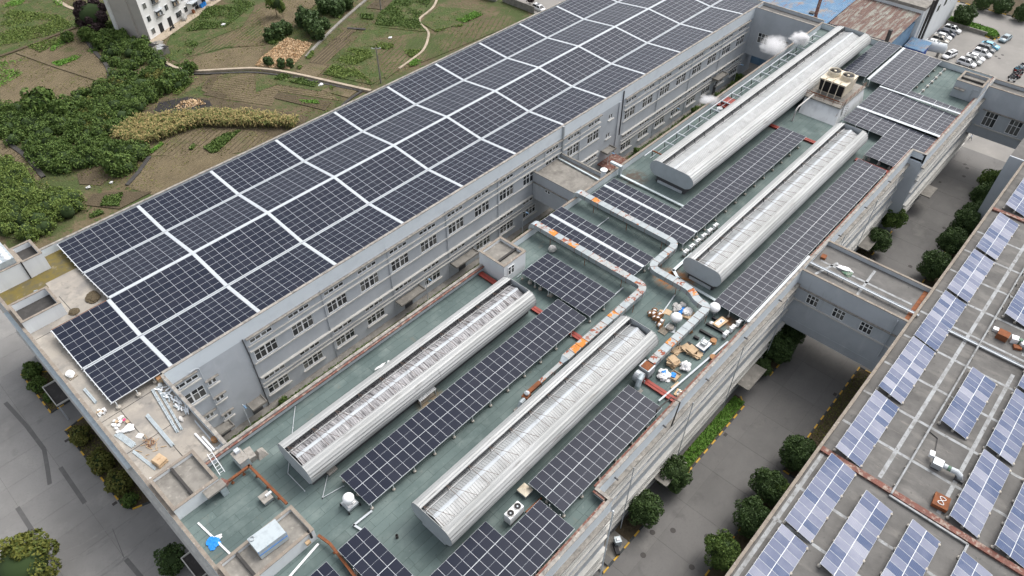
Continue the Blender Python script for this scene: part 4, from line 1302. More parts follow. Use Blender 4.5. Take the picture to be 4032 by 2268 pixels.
def duct(label, path, wd, z0, z1, rust, seed, rad=1.3, seg=1.25):
    r = random.Random(seed)
    pts = fillet([(x, y, 0) for x, y in path], rad)
    L = [0]
    for a, b in zip(pts[:-1], pts[1:]):
        L.append(L[-1] + (b - a).length)
    n = int(L[-1] / seg)
    root = thing('air_duct', label, 'air duct', (path[0][0], path[0][1], RZ))
    def at_s(s):
        i = min(max(j for j in range(len(L)) if L[j] <= s + 1e-9), len(pts) - 2)
        t = (s - L[i]) / max(1e-9, L[i + 1] - L[i])
        p = pts[i].lerp(pts[i + 1], t)
        return p
    def sect(s):
        e = 0.12
        p = at_s(s)
        d = (at_s(min(s + e, L[-1])) - at_s(max(s - e, 0))).normalized()
        nrm = Vector((-d.y, d.x, 0))
        return p, d, nrm
    for k in range(n):
        s0, s1 = L[-1] * k / n, L[-1] * (k + 1) / n
        mb = MB()
        m = 4
        rings = []
        for j in range(m + 1):
            p, d, nn = sect(s0 + (s1 - s0) * j / m)
            rings.append([p + nn * (wd / 2) + Vector((0, 0, z0)), p - nn * (wd / 2) + Vector((0, 0, z0)), p - nn * (wd / 2) + Vector((0, 0, z1)), p + nn * (wd / 2) + Vector((0, 0, z1))])
        V = [q for rg in rings for q in rg]
        F = []
        for j in range(m):
            for i in range(4):
                F.append((j * 4 + i, j * 4 + (i + 1) % 4, (j + 1) * 4 + (i + 1) % 4, (j + 1) * 4 + i))
        F += [(3, 2, 1, 0), (m * 4, m * 4 + 1, m * 4 + 2, m * 4 + 3)]
        mb.add(V, F)
        x = r.random()
        mt = 'duct_orange' if x < rust[0] else ('duct_rusty' if x < rust[1] else 'duct')
        mt = [mt, 'duct', 'rust']
        mb.m = [0 if (i < 4 * m and i % 4 == 2) else 1 for i in range(len(F))]
        # flange round the far joint
        p, d, nn = sect(s1)
        e = 0.035
        q = lambda a, zz, dd: p + nn * a + d * dd + Vector((0, 0, zz))
        for dd0, dd1 in ((-0.03, 0.0),):
            W = wd / 2 + e
            ring8 = [q(W, z0 - e, dd0), q(-W, z0 - e, dd0), q(-W, z1 + e, dd0), q(W, z1 + e, dd0), q(W, z0 - e, dd1), q(-W, z0 - e, dd1), q(-W, z1 + e, dd1), q(W, z1 + e, dd1)]
            mb.add(ring8, ((0, 1, 5, 4), (1, 2, 6, 5), (2, 3, 7, 6), (3, 0, 4, 7), (3, 2, 1, 0), (4, 5, 6, 7)), 2 if rust[1] > 0.2 and r.random() < .6 else 1)
        mb.build('duct_section', mt, root)
        if k % 5 == 2:
            p, d, nn = sect((s0 + s1) / 2)
            lg = MB()
            for sg in (-1, 1):
                a = p + nn * (sg * (wd / 2 + 0.05))
                lg.bar((a.x, a.y, RZ), (a.x, a.y, z0 - 0.02), 0.06, 0.06)
            a, b = p + nn * (wd / 2 + .08), p - nn * (wd / 2 + .08)
            lg.bar((a.x, a.y, z0 - 0.045), (b.x, b.y, z0 - 0.045), 0.07, 0.07)
            lg.build('support', 'rust', root)
    return root, at_s, L[-1]

duct1, _, _ = duct('galvanised square duct with a few orange patches, from the parapet past the L-shaped array', [(73.3, 53.2), (73.3, 35.4), (66.6, 35.4), (66.6, 28.8), (65.4, 27.0), (65.4, 25.4), (52.4, 25.4)], 1.05, 16.85, 17.6, (0.10, 0.24), 4)
duct2, _, _ = duct('heavily rust-patched galvanised square duct ending in a thin brown duct', [(62.9, 53.2), (62.9, 33.55), (45.9, 33.55)], 1.05, 16.85, 17.6, (0.10, 0.62), 9)
def elbow(root, x, wd, m):
    mb = MB()
    V, F = [], []
    n = 7
    for k in range(n + 1):
        a = RAD(90) * k / n
        for r in (0.35, 1.1):
            y, z = 53.2 + r * math.sin(a) * 1.0, 16.5 + r * math.cos(a)
            V += [(x - wd / 2, y, z), (x + wd / 2, y, z)]
    for k in range(n):
        i = 4 * k
        F += [(i, i + 1, i + 5, i + 4), (i + 2, i + 6, i + 7, i + 3), (i, i + 4, i + 6, i + 2), (i + 1, i + 3, i + 7, i + 5)]
    mb.add(V, F)
    mb.build('elbow', m, root)
    MB().box(x - wd / 2 + .01, x + wd / 2 - .01, 53.55 + 0.23, 54.3, 9.0, 16.5).build('riser', m, root)
elbow(duct1, 73.3, 1.05, 'galv')
elbow(duct2, 62.9, 1.05, 'galv')
# reducer and thin brown duct at the end of the rustier one
mb = MB()
mb.hexa(((45.2, 33.3, 16.9), (45.9, 33.03, 16.85), (45.9, 34.07, 16.85), (45.2, 33.8, 16.9), (45.2, 33.3, 17.3), (45.9, 33.03, 17.6), (45.9, 34.07, 17.6), (45.2, 33.8, 17.3)))
mb.build('reducer', 'galv', duct2)
for a, b, m in ((45.2, 43.2, 'duct_rusty'), (43.2, 41.2, 'duct_rusty'), (41.2, 39.0, 'rust')):
    MB().box(b, a - 0.02, 33.3, 33.8, 16.85, 17.25).build('thin_duct', m, duct2)
for x in (44.0, 41.5, 39.6):
    MB().box(x - .04, x + .04, 33.5, 33.6, RZ, 16.85).build('support', 'rust', duct2)
MB().cbox((38.6, 33.4, 16.8), (0.9, 0.8, 0.5), 0.2).build('end_box', 'rust', duct2)
MB().lathe([(0.22, 0), (0.22, 0.3), (0.33, 0.32), (0.10, 0.55)], (38.7, 33.4, 17.28), 12).build('rain_cap', 'white_metal', duct2)
MB().tube([(38.2, 33.3, 17.0), (37.6, 33.3, 16.9), (37.3, 33.3, 16.4), (37.3, 33.3, RZ + .1)], 0.28, 10).build('elbow', 'galv', duct2)
MB().cbox((37.2, 33.3, RZ), (0.9, 0.9, 0.35)).build('base_box', 'rock', duct2)
# fan at the end of the other duct
fan = thing('duct_fan', 'grey centrifugal duct fan on a frame at the end of the square duct', 'fan', (51.2, 25.5, RZ))
MB().box(51.0, 52.4, 24.7, 26.2, 16.3, 17.5).build('housing', 'steel', fan)
MB().box(51.1, 52.3, 24.9, 26.0, 17.5, 17.56).build('rusty_lid', 'rust', fan)
mb = MB()
mb.tube([(50.2, 25.0, 16.7), (50.2, 26.0, 16.7)], 0.75, 18)
mb.build('scroll', 'steel', fan)
MB().tube([(50.2, 25.1, 17.4), (49.6, 25.0, 17.2), (49.2, 24.9, 16.5), (49.1, 24.9, RZ + .35)], 0.36, 12).build('outlet_elbow', 'galv', fan)
MB().add([(48.6, 24.3, RZ), (49.7, 24.3, RZ), (49.7, 25.5, RZ), (48.6, 25.5, RZ), (48.9, 24.6, RZ + .55), (49.4, 24.6, RZ + .55), (49.4, 25.2, RZ + .55), (48.9, 25.2, RZ + .55)], ((0, 1, 5, 4), (1, 2, 6, 5), (2, 3, 7, 6), (3, 0, 4, 7), (4, 5, 6, 7))).build('base', 'rock', fan)
for x in (50.5, 52.2):
    for y in (24.8, 26.0):
        MB().box(x - .05, x + .05, y - .05, y + .05, RZ, 16.3).build('leg', 'steel', fan)

# ---------------------------------------------------------------- cooling tower
ct = thing('cooling_tower', 'big white rectangular cooling tower with two black fans on a stained plinth', 'cooling tower', (127.5, 37, RZ))
mb = MB().add([(121.9, 33.6, RZ), (134.0, 33.6, RZ), (134.0, 40.6, RZ), (121.9, 40.6, RZ), (123.9, 34.2, 18.0), (134.0, 34.2, 18.0), (134.0, 40.9, 18.0), (123.9, 40.9, 18.0)], ((0, 1, 5, 4), (1, 2, 6, 5), (2, 3, 7, 6), (3, 0, 4, 7), (4, 5, 6, 7)))
mb.build('plinth', 'tower_panel', ct)
MB().box(123.5, 134.2, 34.0, 41.1, 18.0, 18.18).build('platform', 'concrete_old', ct)
MB().hexa(((127.0, 35.5, 18.2), (131.6, 35.5, 18.2), (131.6, 40.1, 18.2), (127.0, 40.1, 18.2), (126.2, 35.2, 21.0), (131.6, 35.2, 21.0), (131.6, 40.1, 21.0), (126.2, 40.1, 21.0))).build('casing', 'cream', ct)
MB().quad((126.97, 39.95, 18.4), (126.97, 35.62, 18.4), (126.25, 35.38, 20.72), (126.25, 39.92, 20.72)).build('louvre_opening', 'dark_void', ct)
for v_ in ct.children:
    if v_.name.startswith('louvre_opening'):
        v_.location.x -= 0.05
for y in (39.0, 37.7, 36.4):
    MB().tube([(125.5, y, 18.2), (125.9, y, 20.9), (126.4, y, 21.25), (127.6, y, 21.1)], 0.075, 8).build('pipe', 'cream', ct)
MB().bar((125.0, 35.0, 18.5), (125.0, 40.5, 18.5), 0.12, 0.12).build('beam', 'rust', ct)
for i, (x, y) in enumerate(((129.0, 38.75), (129.0, 36.25))):
    MB().lathe([(1.22, 21.0), (1.12, 21.3), (1.15, 21.85), (1.08, 21.85), (1.05, 21.5)], (x, y, 0), 26, cap=False).build('fan_ring', 'cream', ct, smooth=True)
    f = MB().lathe([(1.06, 21.42), (0.01, 21.42)], (x, y, 0), 26, cap=False)
    fo = f.build('fan_well', 'black', ct)
    bl = MB()
    for k in range(8):
        a = k * math.pi / 4 + i * .3
        c, s = math.cos(a), math.sin(a)
        bl.add([(x + c * .25 - s * .08, y + s * .25 + c * .08, 21.68), (x + c * .25 + s * .08, y + s * .25 - c * .08, 21.62), (x + c * 1.0 + s * .16, y + s * 1.0 - c * .16, 21.62), (x + c * 1.0 - s * .16, y + s * 1.0 + c * .16, 21.70)], ((0, 1, 2, 3),))
    bl.build('fan_blades', 'black', ct)
    MB().lathe([(0.22, 21.6), (0.22, 21.82), (0.1, 21.86)], (x, y, 0), 14).build('motor', 'cream', ct)
rail = MB()
for z in (18.65, 19.1):
    rail.tube([(134.1, 34.1, z), (124.0, 34.1, z), (124.0, 41.0, z)], 0.035, 6)
for x in np.arange(124, 134.2, 1.7):
    rail.bar((x, 34.1, 18.18), (x, 34.1, 19.1), 0.05, 0.05)
for y in np.arange(34.1, 41.1, 1.7):
    rail.bar((124.0, y, 18.18), (124.0, y, 19.1), 0.05, 0.05)
rail.build('railing', 'rust', ct)
lad = MB()
for s_ in (-0.25, 0.25):
    lad.bar((124.3 + s_, 33.75, RZ), (124.9 + s_, 34.05, 18.9), 0.05, 0.05)
for k in range(9):
    t = k / 9
    lad.bar((124.05 + .6 * t, 33.75 + .3 * t, RZ + .2 + 3.1 * t), (124.55 + .6 * t, 33.75 + .3 * t, RZ + .2 + 3.1 * t), 0.04, 0.04)
for k in range(5):
    lad.tube([(124.3 + .3, 33.6, 16.6 + k * .45), (124.7, 33.2, 16.6 + k * .45), (125.1, 33.5, 16.6 + k * .45)], 0.025, 5)
lad.build('caged_ladder', 'iron', ct)
MB().tube([(118.4, 40.0, RZ), (118.6, 40.0, 17.6), (119.2, 40.0, 18.0), (124.0, 39.6, 18.7)], 0.14, 10).build('water_pipe', 'plastic_grey', ct)

# ---------------------------------------------------------------- white outdoor condensers in rows
def condenser(label, x, y, rz, group):
    c = thing('condenser_unit', label, 'condenser', (x, y, RZ), group)
    MB().box(x - .45, x + .45, y - .22, y + .22, RZ + 0.35, RZ + 1.0).build('casing', 'white_gloss', c)
    MB().tube([(x, y - .225, RZ + 0.68), (x, y - .25, RZ + 0.68)], 0.25, 16).build('fan_grille', 'plastic_grey', c)
    MB().cbox((x, y, RZ + 1.0), (0.3, 0.3, 0.06)).build('lid', 'plastic_grey', c)
    MB().bar((x - .5, y + .3, RZ + 1.1), (x + .1, y - .3, RZ + 1.15), 0.05, 0.05).bar((x + .5, y + .2, RZ + .9), (x + .2, y - .45, RZ + 1.1), 0.05, 0.05).build('pipe_sleeve', 'white_gloss', c)
    for sx in (-.38, .38):
        MB().box(x + sx - .03, x + sx + .03, y - .25, y + .25, RZ, RZ + 0.35).build('foot', 'rock', c)
    return c
for k in range(6):
    condenser('white condenser in the row alongside the narrow ventilator', 73.9 + k * 1.62, 34.1 - 0.01 * k, 0, 'six condensers beside the narrow ventilator')
for k in range(3):
    condenser('white condenser on the roof edge beside the cable tray', 63.9 + k * 1.5, 21.55 - 0.1 * k, 0, 'three condensers on the road-side roof edge')

# twin-fan condenser box
tw = thing('air_conditioner', 'white twin-fan condenser box between two solar arrays', 'air conditioner', (26.9, 24.6, RZ))
MB().box(25.95, 28.0, 24.2, 25.1, RZ + .1, 17.0).build('casing', 'white_gloss', tw)
for x in (26.45, 27.5):
    MB().lathe([(0.42, 0), (0.42, 0.10), (0.36, 0.10), (0.36, 0.03)], (x, 24.65, 17.0), 18, cap=False).build('fan_ring', 'plastic_grey', tw)
    MB().lathe([(0.36, 0.012), (0.02, 0.015)], (x, 24.65, 17.0), 18, cap=False).build('fan_well', 'black', tw)
    MB().lathe([(0.10, 0.0), (0.10, 0.08)], (x, 24.65, 17.0), 10).build('fan_hub', 'white_metal', tw)
MB().box(26.0, 28.0, 24.15, 24.2, RZ + .1, RZ + .35).build('feet', 'frame_dark', tw)

def simple(name, label, cat, mats, mb, group=None, **kw):
    return tag(mb.build(name, mats, **kw), label, cat, group)

hb = thing('roof_hatch', 'square rust-stained metal hatch box beside the end of the solar strip', 'roof hatch', (29.85, 25.7, RZ))
MB().box(29.3, 30.4, 25.1, 26.3, RZ + .12, 16.1).build('box', 'steel', hb)
MB().add([(29.25, 25.05, 16.1), (30.45, 25.05, 16.1), (30.45, 26.35, 16.1), (29.25, 26.35, 16.1), (29.85, 25.7, 16.28)], ((0, 1, 4), (1, 2, 4), (2, 3, 4), (3, 0, 4))).build('lid', 'cream', hb)
MB().box(29.35, 30.35, 25.15, 26.25, RZ, RZ + .12).build('curb', 'frame_dark', hb)
mb = MB().tube([(28.1, 24.0, RZ + .25), (30.5, 23.9, RZ + .25)], 0.12, 8)
simple('rusty_pipe', 'short rusty brown pipe lying between hatch and twin-fan condenser', 'pipe', 'rust', mb)

# ---------------------------------------------------------------- domes: mushroom exhaust caps
def dome(label, x, y, r, base, z0, stand):
    d = thing('exhaust_dome', label, 'exhaust cap', (x, y, RZ))
    prof = [(0.05, -r * .75)] + [(r * math.sin(a), -r * .8 * math.cos(a)) for a in np.linspace(0.35, math.pi - 0.05, 12)]
    MB().lathe(prof, (x, y, z0), 24).build('cap', 'white_gloss', d, smooth=True)
    if stand:
        mb = MB()
        for k in range(4):
            a = k * math.pi / 2 + .6
            mb.bar((x + .8 * r * math.cos(a), y + .8 * r * math.sin(a), RZ), (x + .6 * r * math.cos(a), y + .6 * r * math.sin(a), z0 - r * .5), 0.06, 0.06)
        mb.lathe([(r * .7, z0 - r * .85), (r * .7, z0 - r * .7)], (x, y, 0), 16)
        mb.build('stand', 'steel', d)
    else:
        MB().cbox((x, y, RZ + .25), (1.35, 1.35, 0.35)).build('base_box', 'steel', d)
        MB().cbox((x, y, RZ + .6), (1.0, 1.0, 0.15)).build('collar', 'plastic_white', d)
        mb = MB()
        for a in (-1, 1):
            for b in (-1, 1):
                mb.cbox((x + a * .72, y + b * .72, RZ), (0.14, 0.14, 0.45))
        mb.build('feet', 'black', d)
        lump_m = MB()
        lump(lump_m, (x, y, RZ + .72), (0.95, 0.95, 0.5), 0.1, level=2, seed=3)
        lump_m.build('wrapping', 'plastic_white', d)
    return d
dome('white egg-shaped exhaust dome on a stand beside the cable spools', 61.6, 27.65, 0.78, 0, 16.7, True)
dome('white egg-shaped exhaust dome on a stand beside the solar strip corner', 66.6, 24.95, 0.76, 0, 16.7, True)
dome('white exhaust dome with wrapped neck on a square metal base', 16.2, 38.25, 0.62, 1, 17.05, False)

# ---------------------------------------------------------------- trays, pipes and boxes on the green roof
def run(name, label, cat, pts, wd, ht, m, z=None, legs=0.0, group=None):
    """cable tray or box duct along a polyline, on small blocks"""
    mb = MB()
    P = [(x, y, z) for x, y in pts] if z is not None else pts
    for a, b in zip(P[:-1], P[1:]):
        a, b = Vector(a), Vector(b)
        d = (b - a).normalized() * (wd / 2 - 0.004)
        mb.bar(a - d, b + d * (1 if b == Vector(P[-1]) else 0.99), wd, ht)
    if legs:
        for a, b in zip(P[:-1], P[1:]):
            a, b = Vector(a), Vector(b)
            n = max(1, int((b - a).length / 2.5))
            for k in range(n + 1):
                p = a.lerp(b, k / n)
                mb.box(p.x - .06, p.x + .06, p.y - .06, p.y + .06, legs, p.z - ht / 2 + 0.01)
    return simple(name, label, cat, m, mb)

run('cable_tray', 'pale steel cable tray bending round the end of the narrow ventilator', 'cable tray', [(74.5, 33.4), (69.8, 33.4), (68.8, 31.9), (68.65, 25.9)], 0.42, 0.14, 'galv', RZ + 0.35, RZ)
run('cable_tray', 'bright metal cable tray along the brown parapet above the bridge', 'cable tray', [(67.2, 20.35), (84.2, 20.35)], 0.35, 0.10, 'white_metal', RZ + 1.4, RZ)
run('cable_tray', 'white cable tray across the cluttered roof corner beside the condensers', 'cable tray', [(49.6, 21.95), (63.2, 20.8)], 0.22, 0.12, 'white_metal', RZ + 0.30, RZ)
run('cable_tray', 'bluish cable tray on the roof beside the L-shaped solar array', 'cable tray', [(83.2, 53.0), (83.2, 40.2)], 0.4, 0.14, 'galv', RZ + 0.35, RZ)
run('cable_tray', 'white conduit pair stepping from the long solar strip to the small array', 'cable tray', [(17.2, 36.0), (15.0, 36.1), (15.3, 34.6)], 0.22, 0.09, 'white_metal', RZ + 0.25, RZ)
run('cable_tray', 'white conduit under the narrow walkway array reaching the square duct', 'cable tray', [(67.8, 36.2), (73.0, 36.2)], 0.2, 0.09, 'white_metal', RZ + 0.3, RZ)
run('pipe_run', 'thin white pipe crossing the green roof from the alley parapet to the sooty ventilator', 'pipe', [(19.7, 53.2, RZ + .12), (13.9, 46.3, RZ + .12), (13.9, 43.2, RZ + .12)], 0.06, 0.06, 'white_metal', legs=RZ)
run('pipe_run', 'thin white pipe from the sooty ventilator to the long solar strip', 'pipe', [(16.7, 42.9, RZ + .12), (14.7, 41.1, RZ + .12), (17.1, 40.6, RZ + .12)], 0.06, 0.06, 'white_metal', legs=RZ)
run('pipe_run', 'white tube lying between the spools and the rusty duct', 'pipe', [(59.9, 29.6, RZ + .1), (66.0, 30.6, RZ + .1)], 0.14, 0.14, 'white_metal', legs=RZ)
run('pipe_run', 'thin conduit between the white stair head and the twenty-five-panel array', 'pipe', [(57.2, 49.0, RZ + .2), (53.9, 48.8, RZ + .2)], 0.09, 0.09, 'galv', legs=RZ)
run('pipe_run', 'pair of white conduits from the twenty-five-panel array to the rusty duct leg', 'pipe', [(59.7, 36.6, RZ + .3), (62.2, 36.6, RZ + .3)], 0.12, 0.1, 'white_metal', legs=RZ)
run('pipe_run', 'thin white conduit across the bare roof between the two square ducts', 'pipe', [(69.5, 47.4, RZ + .2), (73.2, 47.4, RZ + .2)], 0.1, 0.08, 'white_metal', legs=RZ)
# steam pipes beside the widest ventilator
sp = thing('steam_pipes', 'rack of insulated white pipes on brackets along the widest ventilator', 'pipes', (120, 51.8, RZ))
MB().tube([(89.0, 52.1, 17.0), (152.0, 52.1, 17.0)], 0.11, 8).build('main_pipe', 'white_metal', sp)
MB().tube([(89.5, 51.2, 16.75), (150.0, 51.2, 16.75)], 0.05, 6).build('thin_pipe', 'white_metal', sp)
for k, x in enumerate(np.arange(91.2, 152, 3.7)):
    MB().tube([(x, 52.1, 17.0), (x, 48.9, 17.0)], 0.12, 8).build('branch_pipe', 'white_metal' if k else 'rust', sp)
    MB().bar((x - .1, 51.9, RZ), (x, 52.05, 16.95), 0.06, 0.06).bar((x + .25, 51.9, RZ), (x, 52.05, 16.95), 0.06, 0.06).bar((x, 50.2, RZ), (x, 50.2, 16.9), 0.06, 0.06).build('bracket', 'frame_dark', sp)
MB().box(114.5, 116.6, 50.4, 52.6, RZ, 16.4).build('valve_box', 'paint_red', sp)
MB().lathe([(0.55, 0), (0.55, 0.6), (0.2, 0.8)], (112.4, 51.6, RZ), 12).build('condensate_pot', 'wall_white', sp)
for x in (146.2,):
    MB().tube([(x, 51.8, 16.9), (x, 51.9, 18.2)], 0.16, 8).build('vent_stub', 'white_metal', sp)

# brown box gutter round the sunken corner of the near roof
bp = thing('rusty_gutter', 'rusty brown square pipe on short legs forming a corner beside the near stair heads', 'pipe', (11.4, 46, RZ))
for a, b in (((8.6, 49.75), (11.5, 49.75)), ((11.45, 49.9), (11.6, 42.9)), ((11.75, 37.6), (12.0, 36.0)), ((12.0, 36.0), (11.2, 27.0)), ((11.2, 27.0), (10.9, 20))):
    MB().bar((*a, RZ + .75), (*b, RZ + .75), 0.28, 0.22).build('pipe_length', 'rust', bp)
for x, y in ((9.2, 49.75), (10.6, 49.75), (11.45, 48.5), (11.5, 46.5), (11.55, 44.5), (11.9, 35.3), (11.6, 31.5), (11.2, 28)):
    MB().box(x - .05, x + .05, y - .05, y + .05, RZ, RZ + .66).cbox((x, y, RZ), (0.3, 0.3, 0.08)).build('leg', 'rust', bp)
MB().cbox((8.4, 49.9, RZ + .55), (0.7, 0.9, 0.5), 0.4).build('torn_flashing', 'coping_red', bp)

def vent_box(label, x, y, sx, sy, h, m='steel', lid='rock', rz=0.0, pipe=True):
    v = thing('vent_box', label, 'vent box', (x, y, RZ))
    MB().cbox((x, y, RZ + .15), (sx * .9, sy * .9, h - .15), rz).build('box', m, v)
    MB().cbox((x, y, RZ + h + 0.001), (sx, sy, 0.1), rz).build('lid', lid, v)
    for a in (-1, 1):
        for b in (-1, 1):
            MB().cbox((x + a * sx * .4, y + b * sy * .4, RZ), (0.12, 0.12, 0.16), rz).build('foot', 'iron', v)
    if pipe:
        MB().cbox((x + sx * .35, y, RZ + h + .11), (0.7, 0.25, 0.2), rz).build('outlet', 'wall_white', v)
    return v
vent_box('grey vent box with white outlet in the sunken roof corner', 10.55, 45.3, 1.15, 1.25, 0.55)
v_ = thing('air_handler', 'grey metal air handling box with a white motor on top, beside the terrace ladder', 'air handler', (11.4, 51.0, RZ))
MB().hexa(((10.7, 50.1, RZ + .2), (11.9, 50.1, RZ + .2), (11.9, 52.1, RZ + .2), (10.7, 52.1, RZ + .2), (10.8, 50.2, 16.9), (11.85, 50.2, 16.9), (11.85, 52.0, 16.9), (10.8, 52.0, 16.9))).build('casing', 'galv', v_)
MB().cbox((11.3, 51.1, 16.902), (1.15, 1.95, 0.08)).build('lid', 'rock', v_)
MB().cbox((11.4, 51.7, 16.99), (0.55, 0.5, 0.4)).build('motor', 'white_metal', v_)
MB().box(10.75, 11.85, 50.15, 52.05, RZ, RZ + .2).build('skid', 'iron', v_)
v_ = thing('roof_cowl', 'low concrete-coloured box duct with a pyramid hood behind the air handler', 'vent', (12.7, 50.9, RZ))
MB().cbox((12.4, 51.2, RZ), (0.8, 1.6, 0.75), -0.1).build('box', 'rock', v_)
MB().add([(12.7, 50.0, RZ), (13.9, 50.0, RZ), (13.9, 51.3, RZ), (12.7, 51.3, RZ), (13.1, 50.4, RZ + .75), (13.5, 50.4, RZ + .75), (13.5, 50.9, RZ + .75), (13.1, 50.9, RZ + .75)], ((0, 1, 5, 4), (1, 2, 6, 5), (2, 3, 7, 6), (3, 0, 4, 7), (4, 5, 6, 7))).build('hood', 'rock', v_)
v_ = simple('roof_curb', 'grey flat-topped curb box under the side of the sooty ventilator', 'vent box', ['rock', 'frame_dark'], MB().box(16.75, 17.9, 42.6, 43.9, RZ + .25, RZ + .5, 0).box(16.9, 17.75, 42.75, 43.75, RZ, RZ + .25, 1))
v_ = thing('pipe_shelter', 'small white corrugated lean-to beside the sooty ventilator', 'shelter', (31, 42.6, RZ))
me_ = corr_mesh('roof_sheet', 2.6, 0, 0, 1.1, 0.35, 'sheet_white', 0.28, 0.04)
place('roof_sheet', me_, v_, (29.7, 42.1, 16.75))
for x, y in ((29.8, 42.2), (32.2, 42.2)):
    MB().box(x - .03, x + .03, y - .03, y + .03, RZ, 16.78).build('post', 'white_metal', v_)
MB().box(29.9, 32.1, 42.3, 42.9, RZ + .004, RZ + .3).build('pump_base', 'wood_grey', v_)
v_ = thing('flue', 'white round flue with a flat rain cap on the alley roof', 'flue', (81.3, 54.7, 10.45))
MB().tube([(81.3, 54.7, 10.4), (81.3, 54.7, 16.6)], 0.42, 16).build('pipe', 'wall_white', v_)
MB().lathe([(0.55, 0), (0.6, 0.1), (0.1, 0.3)], (81.3, 54.7, 16.85), 16).build('cap', 'white_gloss', v_)
MB().box(81.0, 81.6, 54.65, 54.75, 16.5, 16.9).build('cap_stay', 'frame_dark', v_)
v_ = thing('goose_neck', 'silver box duct hooking over the parapet beside the rooftop walkway array', 'duct', (83.3, 53.2, RZ))
MB().box(83.0, 83.5, 52.6, 53.0, RZ, 17.6).box(83.0, 83.5, 53.0, 54.8, 17.25, 17.6).build('casing', 'galv', v_)
simple('scrap_bag', 'bulging off-white sack standing on bare green roof behind the twenty-five-panel array', 'sack', 'plastic_grey', lump(MB(), (61.6, 48.9, RZ), (1.1, 1.0, 1.3), 0.16, level=3, seed=21))
simple('rubbish', 'scrap of clear film left on the green roof beside the alley parapet', 'rubbish', 'plastic_white', lump(lump(MB(), (30.6, 50.6, RZ), (1.3, 0.35, 0.10), 0.3, seed=31), (31.6, 50.0, RZ), (0.5, 0.9, 0.12), 0.3, seed=32))
simple('white_tube', 'long white fluorescent-like tube on the roof below the near stair head', 'tube', 'white_gloss', MB().tube([(6.2, 36.3, RZ + .15), (11.3, 37.2, RZ + .15)], 0.13, 8))
simple('white_plank', 'long white plank lying on the near green roof corner', 'plank', 'plastic_white', MB().bar((4.2, 48.3, RZ + .05), (4.65, 42.9, RZ + .05), 0.2, 0.1))
simple('blue_sheet', 'crumpled bright blue plastic sheet on the near green roof corner', 'plastic sheet', 'tarp_blue', lump(MB(), (4.1, 45.2, RZ), (1.25, 1.4, 0.22), 0.22, level=3, seed=8))
simple('white_scrap', 'white scrap of plastic lying beside the blue sheet', 'plastic scrap', 'plastic_white', lump(MB(), (4.75, 45.3, RZ), (0.7, 0.6, 0.18), 0.3, level=2, seed=9))
simple('vent_stub', 'short dark open pipe stub beside the three-panel-wide array', 'pipe', 'iron', MB().lathe([(0.16, 0), (0.16, 0.5), (0.12, 0.5), (0.12, 0.1)], (17.2, 31.9, RZ), 12, cap=False))
# glazed metal water tank standing in the near stair head
v_ = thing('water_tank', 'blotchy galvanised water tank standing in the near stair head', 'water tank', (7.9, 40.3, 16.95))
MB().hexa(((6.35, 39.2, 17.05), (9.4, 39.0, 17.05), (9.5, 41.15, 17.05), (6.4, 41.35, 17.05), (6.35, 39.35, 18.25), (9.4, 39.15, 18.25), (9.5, 41.15, 18.25), (6.4, 41.35, 18.25))).build('tank', 'galv', v_)
for k in range(4):
    x = 6.4 + k * 1.0
    MB().bar((x, 39.28 - .06 * k, 17.05), (x, 39.36 - .06 * k, 18.25), 0.05, 0.05).build('rib', 'tarp_blue', v_)
MB().bar((6.35, 39.24, 17.7), (9.4, 39.04, 17.7), 0.04, 0.06).build('rib', 'tarp_blue', v_)
MB().lathe([(0.28, 0), (0.28, 0.12), (0.2, 0.12), (0.2, 0.02)], (6.75, 41.0, 18.25), 12, cap=False).build('manhole', 'steel', v_)
MB().box(6.3, 9.5, 39.3, 41.2, 16.95, 17.05).build('cradle', 'wood_grey', v_)

# ---------------------------------------------------------------- clutter by the two exhaust domes
D1 = lambda x, y, z=RZ: (*pix(2520 + x / 1.95, 1140 + y / 1.95, z), z)

def spool(label, c, r=0.42, ln=0.55, upright=False, rz=0.0, cable='white_gloss', group=None):
    s = thing('cable_spool', label, 'cable spool', c, group)
    if upright:
        f0 = [(0, 0, 0.0), (0, 0, 0.06)], [(0, 0, 0.06), (0, 0, ln)], [(0, 0, ln), (0, 0, ln + .06)]
    else:
        d = Vector((math.cos(rz), math.sin(rz), 0))
        q = lambda t: tuple(d * t + Vector((0, 0, r)))
        f0 = [q(-ln / 2 - .06), q(-ln / 2)], [q(-ln / 2), q(ln / 2)], [q(ln / 2), q(ln / 2 + .06)]
    T = lambda pts: [(c[0] + p[0], c[1] + p[1], c[2] + p[2]) for p in pts]
    MB().tube(T(f0[0]), r, 16).build('flange', 'spool_brown', s)
    MB().tube(T(f0[2]), r, 16).build('flange', 'spool_brown', s)
    MB().tube(T(f0[1]), r * .62, 16).build('cable', cable, s)
    return s
sp_ = [(75, 200), (108, 183), (104, 206), (106, 228), (133, 240), (150, 214), (166, 256), (148, 290)]
for i, (x, y) in enumerate(sp_):
    spool('brown wooden cable spool with white cable in the heap beside the egg-shaped dome', D1(x, y), 0.36 + 0.05 * (i % 3), 0.42, False, random.uniform(0, 3), group='cable spools heaped by the dome')
spool('small wooden cable spool lying under the silver duct', D1(383, 328), 0.33, 0.4, False, 0.6)
spool('tan cable spool standing upright beside the blue cabinet', D1(560, 408), 0.42, 0.45, True, cable='wood')
spool('tan cable spool standing upright at the brown parapet', D1(556, 535), 0.42, 0.45, True, cable='wood')
simple('cardboard_sheet', 'flat brown cardboard sheet beside the cable spools', 'cardboard', 'cardboard', MB().cbox(D1(214, 175), (0.95, 0.9, 0.06), 0.12))
